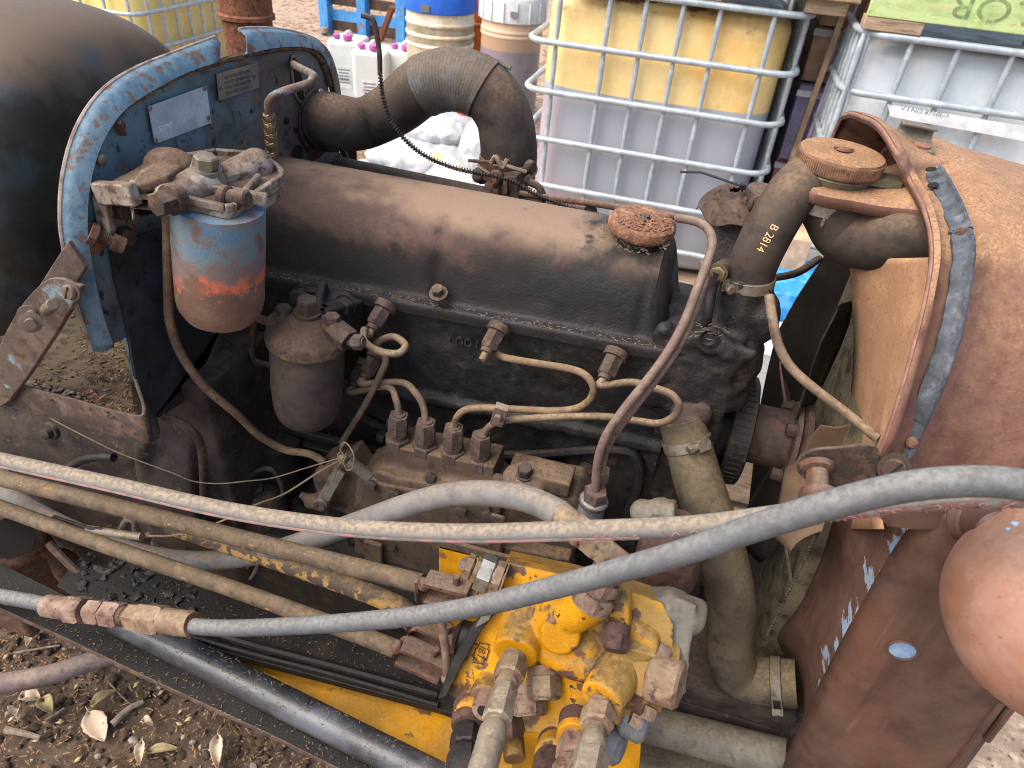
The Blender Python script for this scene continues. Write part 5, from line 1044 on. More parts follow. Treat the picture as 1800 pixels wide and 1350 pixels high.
boss(930, 1075, 905, 1150, .01, -.022, 44, 41)         # upper left port
boss(1100, 1160, 1056, 1232, .01, -.022, 44, 40)       # lower right port
boss(960, 1100, 1050, 1050, .0, -.018, 40, 38)         # upper right port, points up
boss(985, 1065, 985, 1120, .02, -.020, 44, 36)
g.ball(vp(1000, 1125), .04, .022, .02); g.ball(vp(1015, 1160), .05, .02, .02)
boss(870, 1180, 850, 1230, .02, -.014, 30, 27); boss(845, 1225, 825, 1262, .02, -.016, 30, 30)
boss(1030, 1260, 1015, 1298, .02, -.02, 30, 28); boss(985, 1290, 970, 1330, .02, -.018, 32, 32)
g.box(vp(1130, 1150, .02), .03, .03, .045); g.cyl(vp(900, 1280, .01), vp(905, 1335, -.005), .012, 14)
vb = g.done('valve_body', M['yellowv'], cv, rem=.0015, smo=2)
# raised maker's badge
b0 = vp(846, 1148, -.0); bx = (vp(862, 1150) - vp(838, 1146)).normalized(); bxx = (vp(842, 1166) - vp(854, 1132)).normalized()
g = G(); P = []; w_, h_ = .0075, .0125
for a_, b_ in ((-1, -1), (1, -1), (1, -.45), (1.35, -.45), (1.35, .45), (1, .45), (1, 1), (-1, 1), (-1, .45), (-1.35, .45), (-1.35, -.45), (-1, -.45)): P.append(b0 + bx * a_ * w_ * .8 + bxx * b_ * h_ + fn * .0012)
g.tube(P, .0007, 5, 1, closed=True); g.done('badge_outline', M['stain'], vb)
stamp('IBT2', b0 - bxx * h_ * .85 - bx * .004 + fn * .0014, b0 + bxx * h_ * .85 - bx * .004 + fn * .0014, .008, M['stain'], vb, 'badge_letters', n=fn)
stamp('MADE IN', b0 - bxx * .02 - bx * .018 + fn * .0014, b0 + bxx * .012 - bx * .018 + fn * .0014, .006, M['stain'], vb, 'cast_letters', n=fn)
stamp('SF', vp(958, 1098, -.0008), vp(970, 1100, -.0008), .006, M['stain'], vb, 'cast_letters', n=fn)
# dirt-dark ports and rings
def pipefit(nm, m, p, d_, segs, parent=cv, ph=.2, label=None):
    """segs: (length, radius, kind) kind h hex, c cylinder, t thread, k cone to next radius"""
    o_ = V(p); d_ = d_.normalized(); g = G()
    for L, r_, k in segs:
        if k == 'h': g.hexa(o_, d_, r_ * 2, L * .97, ph); g.lathe(o_, d_, [(0, 0), (r_ * .93, 0), (r_ * .93, L), (0, L)], 18)
        elif k == 't':
            n = max(3, int(L / .0016)); pr = [(0, 0)]
            for i in range(n): pr += [(r_, L * i / n), (r_ * .9, L * (i + .5) / n)]
            g.lathe(o_, d_, pr + [(r_, L), (0, L)], 24)
        elif k == 'k': g.lathe(o_, d_, [(0, 0), (r_ * .82, 0), (r_, L * .3), (r_, L * .75), (r_ * .86, L), (0, L)], 24)
        else: g.lathe(o_, d_, [(0, 0), (r_, 0), (r_, L * .9), (r_ * .95, L), (0, L)], 24)
        o_ = o_ + d_ * L
    return g.done(nm, M[m], parent, sharp=32, label=label), o_
def seg_to(u0, v0, y0, u1, v1, y1): a_, b_ = py(u0, v0, y0), py(u1, v1, y1); return a_, b_ - a_
# fitting 1 (pale, long) under the upper left port
y0 = vz(1150) - .022
a_, d_ = seg_to(905, 1152, y0, 846, 1360, y0 - .135); s_ = mm(1, a_); L = d_.length
pipefit('port_fitting', 'fitr', a_, d_, [(.10 * L, 20 * s_, 't'), (.14 * L, 24 * s_, 'h'), (.03 * L, 17 * s_, 'c'), (.02 * L, 19 * s_, 'c')])
pipefit('hose_fitting', 'fit', a_ + d_ * .29, d_, [(.04 * L, 15 * s_, 'c'), (.17 * L, 19 * s_, 'h'), (.11 * L, 21 * s_, 'h'), (.03 * L, 15 * s_, 'c'), (.16 * L, 22 * s_, 'k'), (.35 * L, 21.5 * s_, 'c')])
# fitting 2 under the lower right port
y0 = vz(1232) - .022
a_, d_ = seg_to(1056, 1236, y0, 1024, 1400, y0 - .10); s_ = mm(1, a_); L = d_.length
pipefit('port_fitting', 'fitr', a_, d_, [(.10 * L, 22 * s_, 't'), (.20 * L, 26 * s_, 'h'), (.06 * L, 17 * s_, 'c')])
pipefit('hose_fitting', 'fit', a_ + d_ * .34, d_, [(.22 * L, 21 * s_, 'k'), (.05 * L, 17 * s_, 'c'), (.5 * L, 27 * s_, 'h')])
# fitting 3, black
y0 = vz(1262) - .016
a_, d_ = seg_to(826, 1240, y0 + .02, 812, 1380, y0 - .07); s_ = mm(1, a_); L = d_.length
pipefit('port_fitting', 'stain', a_, d_, [(.30 * L, 29 * s_, 'c')])
pipefit('hose_fitting', 'boot', a_ + d_ * .30, d_, [(.08 * L, 19 * s_, 'c'), (.2 * L, 24 * s_, 'h'), (.06 * L, 19 * s_, 'c'), (.4 * L, 26 * s_, 'h')], label='oil-black hose fitting under the stained port')
# fitting 4 with the yellow ring
y0 = vz(1298) - .02
a_, d_ = seg_to(1012, 1262, y0 + .02, 1000, 1400, y0 - .07); s_ = mm(1, a_); L = d_.length
pipefit('port_fitting', 'stain', a_, d_, [(.22 * L, 29 * s_, 'c')])
pipefit('port_ring', 'yellow', a_ + d_ * .20, d_, [(.09 * L, 30 * s_, 'c')])
pipefit('hose_fitting', 'fitp', a_ + d_ * .29, d_, [(.06 * L, 20 * s_, 'c'), (.24 * L, 24 * s_, 'h'), (.06 * L, 18 * s_, 'c'), (.4 * L, 27 * s_, 'h')])
a_, d_ = seg_to(975, 1305, vz(1305) + .0, 962, 1380, vz(1330) - .05); s_ = mm(1, a_); pipefit('port_fitting', 'stain', a_, d_, [(d_.length, 30 * s_, 'c')])
a_, d_ = seg_to(872, 1205, vz(1205), 850, 1250, vz(1230) - .03); s_ = mm(1, a_); pipefit('hose_fitting', 'fitp', a_, d_, [(.5 * d_.length, 18 * s_, 'c'), (.5 * d_.length, 22 * s_, 'c')]); g = G(); g.lathe(a_ + d_ * 1.001, d_, [(0, 0), (11 * s_, 0), (11 * s_, .0008), (0, .0008)], 16); g.done('fitting_bore', M['slot'], cv)
# hex plugs
def plug(u, v, off, rpx, m, L=.02, d_=V((.32, -.85, -.45)), ph=.3): p = vp(u, v, off); r_ = mm(rpx, p); pipefit('hex_plug', m, p - d_.normalized() * .01, d_, [(.010, r_ * 1.05, 'c'), (L, r_ * .98, 'h')], ph=ph)
plug(955, 1190, -.006, 27, 'fitr', .022); plug(930, 1222, -.004, 27, 'fitp', .020); plug(890, 1262, -.002, 27, 'stain', .02); plug(1085, 1118, -.016, 21, 'stain', .014, V((.1, -.9, -.4)))
# relief valve at the top left: round nose, lock nuts, bright hex
a_, d_ = seg_to(806, 988, .462, 885, 1020, .462); s_ = mm(1, a_); L = d_.length
g = G(); g.lathe(a_, d_, [(0, 0), (8 * s_, 2 * s_), (14 * s_, 9 * s_), (15 * s_, 16 * s_), (0, 16 * s_)], 20); g.done('relief_nose', M['fitp'], cv)
pipefit('lock_nut', 'fitr', a_ + d_ * .17, d_, [(.16 * L, 20 * s_, 'h'), (.03 * L, 14 * s_, 'c'), (.11 * L, 20 * s_, 'h')], ph=.5)
pipefit('relief_hex', 'zinc', a_ + d_ * .46, d_, [(.32 * L, 29 * s_, 'h')], ph=.5, label='bright zinc hex of the relief valve')
pipefit('relief_collar', 'fitr', a_ + d_ * .78, d_, [(.2 * L, 27 * s_, 'h'), (.03 * L, 31 * s_, 'c')], ph=.5)
# upper right port with its stacked hexes
a_, d_ = seg_to(1036, 1062, vz(1060) - .024, 1080, 985, vz(985) - .028); s_ = mm(1, a_); L = d_.length
pipefit('port_fitting', 'fitp', a_, d_, [(.06 * L, 34 * s_, 'c'), (.24 * L, 33 * s_, 'h'), (.08 * L, 25 * s_, 'c'), (.22 * L, 29 * s_, 'h'), (.06 * L, 24 * s_, 'c'), (.34 * L, 26 * s_, 'h')])
g = G(); P = [vp(u, v, -.012) for u, v in ((1066, 1068), (1072, 1058), (1094, 1056), (1106, 1066), (1106, 1120), (1098, 1118), (1070, 1100))]; g.prism(P, V((0, .02, 0))); g.done('port_lug', M['yellowv'], cv, bev=.002)
# right end block with its joint lines, grey housing and zinc caps
g = G(); g.prism([vp(u, v, -.006) for u, v in ((1110, 1096), (1140, 1116), (1158, 1130), (1156, 1215), (1136, 1236), (1100, 1215), (1070, 1170), (1080, 1120))], V((0, .03, 0))); g.done('end_block', M['yellowv'], cv, bev=.004, seg=3)
g = G(); g.prism([vp(u, v, .004) for u, v in ((1150, 1052), (1196, 1052), (1226, 1064), (1218, 1120), (1206, 1220), (1188, 1246), (1164, 1246), (1144, 1150))], V((-.005, .045, -.038))); g.cyl(vp(1160, 1062, .01), vp(1236, 1088, .02), .018, 20, .004); g.done('end_housing', M['grey'], cv, rem=.003, smo=3)
g = G(); a_ = vp(1140, 1186, -.004); g.cyl(a_, vp(1198, 1206, -.004), .023, 24, .003); g.done('end_cap', M['fitr'], cv)
for u, v, u2, v2, r_ in ((1095, 1255, 1140, 1278, 34), (1060, 1300, 1096, 1318, 32)):
    g = G(); a_, b_ = vp(u, v, .01), vp(u2, v2, .01); g.cyl(a_, b_, mm(r_, a_), 30, .005); g.done('end_cap', M['cap'], cv)
for u, v in ((1156, 1140), (1130, 1248), (1108, 1262)):
    a_ = vp(u, v, -.006); pipefit('cap_screw', 'fitp', a_, V((1, -.1, -.2)), [(.012, .006, 'h')])
# spool ends with boots, clevises, pins and the three control rods
def clevis(u0, v0, u1, v1, y_, nm='clevis'):
    a_, b_ = py(u0, v0, y_), py(u1, v1, y_); d_ = (b_ - a_); L = d_.length; d_.normalize(); w_ = V((0, -.75, .66)); w_ = (w_ - w_.dot(d_) * d_).normalized(); s_ = d_.cross(w_); w_, s_ = w_ * .80 + s_ * .60, s_ * .80 - w_ * .60
    r_ = bpy.data.objects.new(nm, None); COL.objects.link(r_); attach(r_, cv, Matrix.Translation(a_))
    g = G(); h_ = .0145
    for k in (1, -1): g.box(a_ + d_ * L * .55 + s_ * h_ * k, d_ * L * .45, w_ * .0115, s_ * .003)
    P = smooth_path([a_ + d_ * L * .16 + s_ * h_, a_ + d_ * L * .04 + s_ * h_ * .6, a_, a_ + d_ * L * .04 - s_ * h_ * .6, a_ + d_ * L * .16 - s_ * h_], 4); g.grid([[p + w_ * .0115, p - w_ * .0115] for p in P])
    g.done('fork', M['rust'], r_, solid=.0, bev=.0008)
    g = G(); q = a_ + d_ * L * .72; g.cyl(q + s_ * .022, q - s_ * .030, .0042, 12, .0006); g.box(a_ + d_ * L * .85, d_ * L * .28, w_ * .008, s_ * .0075); g.ball(q + s_ * .022, .006); g.done('clevis_pin', M['rust'], r_)
    return a_
k1 = clevis(742, 1030, 826, 1052, .47); k2 = clevis(724, 1102, 800, 1135, .465); k3 = clevis(696, 1138, 780, 1176, .445)
for u0, v0, u1, v1, y_ in ((790, 1172, 812, 1182, .44), (806, 1118, 840, 1128, .455)):
    g = G(); a_, b_ = py(u0, v0, y_), py(u1, v1, y_); g.cyl(a_, b_, .019, 22, .003); g.lathe(a_, b_ - a_, [(.012, -.004), (.021, .002), (.016, .008), (.021, .014), (.014, .018)], 22); g.done('spool_boot', M['boot'], cv)
g = G(); P = [vp(u, v, -.008) for u, v in ((858, 1068), (876, 1072), (846, 1110), (812, 1170), (784, 1226), (768, 1230), (796, 1160), (828, 1104))]; g.prism(P, V((0, .006, 0))); g.done('wiper_plate', M['boot'], cv, bev=.0015)
g = G(); P = [vp(u, v, -.010) for u, v in ((856, 1068), (872, 1060), (860, 1092), (834, 1106))]; g.prism(P, V((0, .008, 0))); g.done('spacer', M['grey'], cv, bev=.0015)
g = G(); g.tube([py(775, 1080, .43), py(780, 1120, .425), py(785, 1160, .42), py(785, 1192, .415)], .0048, 10); g.ball(py(785, 1193, .414), .006); g.done('lever_pin', M['fitp'], cv)
rods = []
for nm, mt, pts, r_ in (('upper', 'yrod', ((-80, 816, .50), (0, 840, .50), (200, 890, .495), (400, 941, .49), (600, 991, .48), (742, 1026, .472)), .0112), ('mid', 'yrod2', ((300, 925, .535), (500, 990, .52), (690, 1060, .49), (730, 1098, .468)), .0125), ('low', 'yrod', ((-80, 868, .50), (0, 892, .50), (200, 964, .485), (400, 1032, .47), (600, 1104, .455), (700, 1142, .445)), .0108)):
    g = G(); g.tube(Q(*pts), r_, 16, 6); g.done('control_rod', M[mt], cv, label={'mid': 'control rod with half its yellow paint flaked off'}.get(nm))
g = G(); g.tube([k1 + V((-.004, -.010, .016)), k1 + V((-.002, -.014, .004)), k1 + V((-.002, -.012, -.012)), k1 + V((.002, -.006, -.022))], .0012, 6); g.done('split_pin', M['rust'], cv)
for a_ in (k1, k3): g = G(); g.ball(a_ + V((.004, -.004, .010)), .0085, .0085, .008).jitter(.002, 110); g.done('weld_blob', M['rust'], cv)

# ================================================================ HOSES
def hose(nm, label, pts, r_, m, n=20): 
    g = G(); P = smooth_path(Q(*pts), 10); g.tube(P, r_, n, raw=True); o_ = thing(nm, label, 'hose', P[0]); g.done('hose_tube', M[m], o_); return o_, P
h1, P1 = hose('hydraulic_hose', 'dusty tan hydraulic hose with worn pink print, upper of the two crossing the engine', ((-90, 785, .435), (0, 808, .43), (200, 852, .425), (400, 897, .42), (600, 926, .418), (800, 937, .418), (1000, 933, .42), (1200, 926, .425), (1330, 912, .425), (1450, 896, .425), (1600, 879, .425), (1700, 871, .425), (1860, 868, .43)), .0088, 'hosed')
h2, P2 = hose('hydraulic_hose', 'grey hydraulic hose with rusty coupling, nearest the camera and arching over the headlamp', ((300, 1096, .40), (400, 1104, .395), (600, 1095, .385), (800, 1073, .378), (1000, 1026, .372), (1200, 971, .368), (1320, 930, .366), (1430, 896, .365), (1530, 869, .365), (1620, 852, .365), (1720, 846, .37), (1810, 856, .375), (1900, 890, .38)), .0095, 'hoseg')
h2.name = 'hydraulic_hose'
g = G(); P = Q((-90, 1036, .41), (0, 1048, .407), (90, 1064, .405)); g.tube(P, .0098, 18); g.done('hose_tail', M['hoseg'], h2)
a_, b_ = py(84, 1065, .405), py(312, 1094, .40); d_ = b_ - a_; L = d_.length; s_ = mm(1, a_)
pipefit('ferrule', 'fitp', a_, d_, [(.20 * L, 19.5 * s_, 'c'), (.11 * L, 21.5 * s_, 'h')], h2); pipefit('coupling_nut', 'fitp', a_ + d_ * .33, d_, [(.03 * L, 14 * s_, 'c'), (.10 * L, 19 * s_, 'h'), (.02 * L, 15 * s_, 'c'), (.12 * L, 19.5 * s_, 'h'), (.03 * L, 15.5 * s_, 't')], h2)
pipefit('ferrule', 'fitr', a_ + d_ * .61, d_, [(.06 * L, 15 * s_, 't'), (.08 * L, 19.5 * s_, 'h'), (.16 * L, 22 * s_, 'h'), (.20 * L, 20.5 * s_, 'c')], h2)
h3, P3 = hose('hydraulic_hose', 'plain worn grey hose looping behind the control rods to the valve', ((-60, 842, .56), (20, 872, .56), (90, 912, .56), (190, 955, .55), (290, 980, .54), (370, 985, .535), (450, 976, .53), (540, 950, .525), (640, 915, .52), (730, 884, .515), (800, 869, .51), (870, 868, .50), (935, 880, .49), (990, 906, .475)), .0135, 'hosem', 24)
a_, d_ = seg_to(985, 904, .475, 1100, 1000, .43); s_ = mm(1, a_); L = d_.length
pipefit('ferrule', 'fitr', a_, d_, [(.26 * L, 24 * s_, 'c'), (.16 * L, 26 * s_, 'h'), (.05 * L, 20 * s_, 'c'), (.2 * L, 24 * s_, 'h'), (.33 * L, 22 * s_, 'h')], h3)
# print on the hoses: pink band on the underside, letters where they can be read
def along(P, u):
    best = min(range(len(P)), key=lambda i: abs((900 + F * ((ROT.transposed() @ (P[i] - CAM)).x) / depth(P[i])) - u)); return best
def band(P, u0, u1, r_, side, m, parent, w0=-.35, w1=.35, nm='print_band'):
    i0, i1 = along(P, u0), along(P, u1); rows = []
    for i in range(i0, i1 + 1):
        t_ = (P[min(i + 1, len(P) - 1)] - P[max(i - 1, 0)]).normalized(); c_ = (CAM - P[i]).normalized(); n_ = (c_ - c_.dot(t_) * t_).normalized(); b_ = n_.cross(t_)
        rows.append([P[i] + (n_ * math.cos(side + a_) + b_ * math.sin(side + a_)) * (r_ + .0003) for a_ in [w0 + (w1 - w0) * k / 5 for k in range(6)]])
    g = G(); g.grid(rows); return g.done(nm, M[m], parent)
def letters(P, txt, u0, u1, r_, side, h, m, parent):
    i0, i1 = along(P, u0), along(P, u1); seg = P[i0:i1 + 1]
    def bend(s_, t_):
        f_ = s_ * (len(seg) - 1); i = min(int(f_), len(seg) - 2); p = seg[i].lerp(seg[i + 1], f_ - i); t2 = (seg[i + 1] - seg[i]).normalized(); c_ = (CAM - p).normalized(); n_ = (c_ - c_.dot(t2) * t2).normalized(); b_ = n_.cross(t2); a_ = side + (t_ - h / 2) / r_
        return p + (n_ * math.cos(a_) + b_ * math.sin(a_) * (1)) * (r_ + .0007)
    return stamp(txt, seg[0], seg[-1], h, M[m], parent, 'hose_print', bend=bend)
M['pinkold'] = mat('worn_pink_print', '#8d8b86', ('#b08580', 70, .50, .04, {'st': (1, 1, 1)}), rough=.85, bump=.1, dust=('#c4ab84', .1, .7, .8, 60))
band(P1, -60, 1130, .0088, -1.05, 'pinkold', h1, -.28, .28)
letters(P1, 'MAX', 1040, 1120, .0088, -.85, .008, 'pink', h1); letters(P1, 'WP 4', 1156, 1262, .0088, -.8, .0085, 'pink', h1)
band(P1, 1440, 1850, .0088, -.95, 'pinkband', h1, -.5, .45); letters(P1, 'IIN ESI  ERAS & 4I', 1448, 1800, .0090, -.95, .0085, 'pink', h1)

# ---- spring-wrapped throttle cable, twine
def coil(pts, r_, wire, pitch, u_end=None):
    P = smooth_path(pts, 40); L = 0; acc = [0]
    for a_, b_ in zip(P, P[1:]): L += (b_ - a_).length; acc.append(L)
    out = []; n = int(L / pitch * 8); j = 0; u_ = None
    for k in range(n + 1):
        s_ = L * k / n
        while j < len(acc) - 2 and acc[j + 1] < s_: j += 1
        p = P[j].lerp(P[j + 1], (s_ - acc[j]) / max(1e-9, acc[j + 1] - acc[j])); t_ = (P[j + 1] - P[j]).normalized()
        if u_ is None: u_, _ = perp(t_)
        u_ = (u_ - u_.dot(t_) * t_).normalized(); w_ = t_.cross(u_); a_ = s_ / pitch * 2 * math.pi; out.append(p + (u_ * math.cos(a_) + w_ * math.sin(a_)) * r_)
    g = G(); g.tube(out, wire, 4, raw=True); return g
sp0 = Q((668, 130, .93), (671, 160, .93), (678, 190, .93), (690, 217, .93), (712, 245, .93), (745, 272, .93), (790, 292, .93), (830, 302, .93), (870, 309, .93), (905, 320, .93), (940, 340, .925), (985, 358, .92), (1030, 372, .915), (1075, 384, .91))
sc_ = thing('throttle_cable', 'black spring-wrapped cable looping from the air hose down to the inlet', 'cable', sp0[0])
g = coil(sp0, .0030, .0010, .0042); g.done('spring_wire', M['spring'], sc_)
g = G(); g.tube(Q((636, 27, .93), (648, 30, .93), (656, 36, .93), (662, 60, .93), (667, 95, .93), (668, 130, .93)), .0034, 10); g.done('cable_tip', M['rustd'], sc_); g = G(); g.tube(sp0, .0014, 6); g.done('inner_wire', M['spring'], sc_)
tw = thing('twine', 'frayed pale string tied round the stop lever and pulled back to the left', 'string', py(605, 800, .64))
g = G(); g.tube(Q((594, 806, .635), (540, 822, .62), (480, 840, .60), (430, 846, .58), (385, 850, .57), (340, 846, .56), (300, 830, .555), (250, 812, .55), (200, 792, .55), (120, 752, .545), (70, 725, .54)), .0009, 6); g.tube(Q((596, 810, .635), (560, 830, .61), (500, 868, .57), (448, 888, .53), (380, 920, .50), (310, 940, .50), (262, 942, .50)), .0013, 6)
g.tube(Q((605, 800, .635), (598, 790, .635), (604, 778, .635), (612, 782, .635), (622, 800, .63), (620, 822, .63), (610, 826, .63), (604, 814, .63)), .0010, 6)
g.tube(Q((598, 812, .632), (590, 830, .63), (584, 850, .628)), .0008, 6)
kn = py(602, 805, .636); g.tube([kn + V((math.cos(a_) * .006, math.sin(a_) * .004, math.sin(a_ * 2.3) * .006)) for a_ in [k * .8 for k in range(14)]], .0013, 6)
g.done('string', M['twine'], tw)
g = G(); g.ball(kn, .006, .005, .006).jitter(.002, 200); g.done('knot', M['twine'], tw)
g = G(); g.tube(Q((95, 908, .52), (150, 927, .50), (175, 930, .50), (200, 936, .50), (248, 942, .50)), .0028, 8); 
g2 = thing('cable_end', 'pale cable sleeve with a black end lying across the control rods', 'cable', py(200, 936, .50)); g.done('inner_cable', M['boot'], g2)
g = G(); g.tube(Q((155, 930, .50), (200, 937, .50), (250, 944, .50)), .0058, 12); g.done('sleeve', M['fit'], g2)
# ================================================================ GROUND
M['soil'] = mat('dark_leafy_soil', '#473a2f', ('#57483a', 9, .52, .14), ('#3b2e24', 34, .56, .1), ('#8d7760', 150, .64, .06), rough=.95, bump=1., bs=120, bump2=(40, 1.5))
M['far'] = mat('pale_bark_ground', '#a08a76', ('#86705c', 5, .52, .14), ('#c0aa94', 26, .58, .1), ('#5d4a3a', 40, .62, .08), rough=.95, bump=.8, bs=60)
g = G(); n = 150; x0, x1, y0_, y1_ = -2.2, .8, -.4, 1.7; rows = []
for i in range(n + 1):
    rows.append([])
    for j in range(n + 1):
        x, y = x0 + (x1 - x0) * i / n, y0_ + (y1_ - y0_) * j / n; p = V((x, y, 0)); e = min(1, min(i, n - i, j, n - j) / 12)
        rows[-1].append(V((x, y, .004 + e * (.02 * noise.noise(p * 3) + .012 * noise.noise(p * 11) + .008 * noise.noise(p * 32) + .005 * noise.noise(p * 70)))))
g.grid(rows); tag(g.done('soil', M['soil'], None, sharp=80), kind='structure')
g = G(); g.add([(-90, -60, -.03), (90, -60, -.03), (90, 120, -.03), (-90, 120, -.03)], [(0, 1, 2, 3)]); tag(g.done('ground', M['far'], None), kind='structure')
M['clod'] = mat('soil_clod', '#41352b', ('#524435', 60, .52, .14), ('#37291e', 90, .56, .1), rough=.95, bump=.8)
g = G(); rnd = random.Random(2)
for k in range(2600):
    p = V((rnd.uniform(-1.5, -.35), rnd.uniform(.2, 1.1), .008)); p.z += .02 * noise.noise(p * 3) + .012 * noise.noise(p * 11); r_ = .0015 + .011 * rnd.random() ** 3
    g.ball(p, r_ * rnd.uniform(.7, 1.4), r_ * rnd.uniform(.7, 1.4), r_ * rnd.uniform(.5, .9), 6, 4)
g.jitter(.002, 150); tag(g.done('soil_clods', M['clod'], None, sharp=50), kind='stuff')
M['litter'] = mat('bark_litter', '#8a6a4c', ('#b08d66', 200, .55, .1), ('#54402e', 160, .55, .1), rough=.95, bump=.2)
g = G()
for k in range(4200):
    p = V((rnd.uniform(-1.5, -.35), rnd.uniform(.2, 1.1), .014)); p.z += .02 * noise.noise(p * 3) + .012 * noise.noise(p * 11); a_ = rnd.uniform(0, 6.3); L_ = .002 + .018 * rnd.random() ** 2; g.beam(p, p + V((math.cos(a_) * L_, math.sin(a_) * L_, rnd.uniform(-.003, .004))), rnd.uniform(.0008, .0028), .0008)
for k in range(3500):
    y = 3.2 + 9 * rnd.random() ** 1.4; p = V((-y * rnd.uniform(.15, .95), y, .006)); a_ = rnd.uniform(0, 6.3); L_ = rnd.uniform(.02, .10); g.beam(p, p + V((math.cos(a_) * L_, math.sin(a_) * L_, rnd.uniform(0, .015))), rnd.uniform(.006, .03), .003)
tag(g.done('bark_litter', M['litter'], None), kind='stuff')
M['leaf'] = mat('dry_gum_leaf', '#c9b9a3', ('#b39c82', 40, .52, .12), ('#8d7458', 90, .62, .06), rough=.75, bump=.2, bs=200)
M['leafg'] = mat('olive_dry_leaf', '#a99a72', ('#938460', 40, .52, .12), ('#7a6848', 90, .62, .06), rough=.75, bump=.2, bs=200)
def gz(p): return .004 + .02 * noise.noise(V((p.x, p.y, 0)) * 3) + .012 * noise.noise(V((p.x, p.y, 0)) * 11) + .008
def leaf(u, v, ang, L, W, m, curl, label, grp='dry leaves on the soil'):
    c_ = pz(u, v, .012); c_.z = gz(c_) + .010; d_ = V((math.cos(ang), math.sin(ang), 0)); s_ = V((-d_.y, d_.x, 0)); rows = []
    for i in range(15):
        t = i / 14; w_ = W * math.sin(math.pi * t ** .8) ** .8 * (1 + .05 * math.sin(i * 2)); row = []
        for j in range(7):
            q = (j / 6 - .5) * 2; row.append(c_ + d_ * (t - .5) * L + s_ * q * w_ + V((0, 0, curl * .012 * (q * q) + .010 * curl * math.sin(t * 4) - (.0015 if j == 3 else 0))))
        rows.append(row)
    g = G(); g.grid(rows); g.tube([c_ + d_ * (-.5 * L), c_ + d_ * (-.62 * L) + V((0, 0, .004)), c_ + d_ * (-.75 * L)], .0007, 5); o_ = g.done('dry_leaf', M[m], None, solid=.0006, sharp=80); tag(o_, label, 'leaf', grp)
leaf(170, 1278, -.5, .085, .024, 'leaf', .6, 'large pale dry leaf with toothed edge lying flat below the plate')
leaf(62, 1122, -1.3, .06, .013, 'leaf', 1, 'pale folded dry leaf just under the edge of the black plate')
leaf(58, 1232, .3, .04, .02, 'leaf', 1.5, 'curled white dry leaf left half of a crossed pair')
leaf(85, 1245, -.4, .045, .016, 'leafg', 1.2, 'curled olive dry leaf right half of a crossed pair')
leaf(185, 1232, 1.2, .055, .011, 'leafg', 1, 'narrow olive dry leaf standing on edge above the big pale leaf')
leaf(250, 1330, -1.0, .05, .010, 'leaf', .8, 'narrow cream dry leaf pointing down at the bottom edge of the photo')
leaf(288, 1322, .5, .06, .010, 'leafg', .8, 'long olive dry leaf slanting up beside the narrow cream one')
leaf(385, 1330, -1.0, .07, .013, 'leaf', 1, 'pale dry leaf tucked against the plate edge, furthest right')
leaf(36, 1255, 2.2, .03, .012, 'leaf', 1.6, 'small pinkish dry leaf left of the crossed pair')
leaf(262, 1275, .1, .025, .008, 'leaf', 1, 'tiny cream leaf scrap right of the big pale leaf')
M['peb'] = mat('grey_pebble', '#7a7068', ('#948a80', 60, .55, .1), ('#5a4f48', 80, .55, .1), rough=.9, bump=.4)
g = G()
for k in range(420): p = V((rnd.uniform(-1.5, -.35), rnd.uniform(.2, 1.1), 0)); p.z = gz(p) + .002; r_ = .0015 + .008 * rnd.random() ** 3; g.ball(p, r_ * rnd.uniform(.8, 1.4), r_, r_ * .6, 7, 5)
g.jitter(.0015, 180); tag(g.done('pebbles', M['peb'], None, sharp=40), kind='stuff')
g = G()
for k in range(260):
    p = V((rnd.uniform(-1.4, -.4), rnd.uniform(.25, 1.), 0)); p.z = gz(p) + .006; a_ = rnd.uniform(0, 6.3); L_ = rnd.uniform(.003, .011); d_ = V((math.cos(a_), math.sin(a_), rnd.uniform(-.3, .3))); s_ = V((-d_.y, d_.x, rnd.uniform(-.3, .3))); g.add([p - d_ * L_, p + s_ * L_ * .5, p + d_ * L_, p - s_ * L_ * .45], [(0, 1, 2, 3)])
tag(g.done('leaf_scraps', M['leafg'], None, solid=.0005), kind='stuff')
M['twig'] = mat('weathered_twig', '#6d5f54', ('#857668', 60, .52, .12), rough=.9, bump=.4)
def twig(uv, r_, label):
    P = [pz(u, v, .02) for u, v in uv]
    for p in P: p.z = gz(p) + .012
    g = G(); g.tube(P, lambda t: r_ * (1 - .4 * t), 8, 5); g.jitter(.0012, 90); tag(g.done('twig', M['twig'], None), label, 'twig', 'twigs on the soil')
twig(((25, 1150), (70, 1142), (108, 1138)), .003, 'pale thin twig lying under the edge of the black plate')
twig(((196, 1270), (225, 1245), (252, 1232)), .008, 'thick split grey twig right of the big pale leaf')
twig(((10, 1283), (40, 1290), (72, 1298)), .008, 'dark flat piece of bark at the left edge')
twig(((80, 1268), (95, 1258), (112, 1244)), .005, 'short dark twig below the crossed leaves')
twig(((190, 1198), (215, 1225), (232, 1238)), .002, 'hair-thin brown twig beside the narrow olive leaf')
M['conduit'] = mat('dusty_mauve_pipe_ground', '#6a5a5c', ('#7a6a68', 30, .52, .12), ('#54453f', 60, .57, .1), rough=.7, bump=.25, dust=('#8a7868', .5, 1.1, .6))
g = G(); P = [pz(u, v, .16) for u, v in ((-60, 1212), (0, 1202), (80, 1188), (150, 1166), (230, 1140))]; g.tube(P, .021, 24); tag(g.done('ground_hose', M['conduit'], None), 'dusty mauve hose running over the soil under the black plate', 'hose')

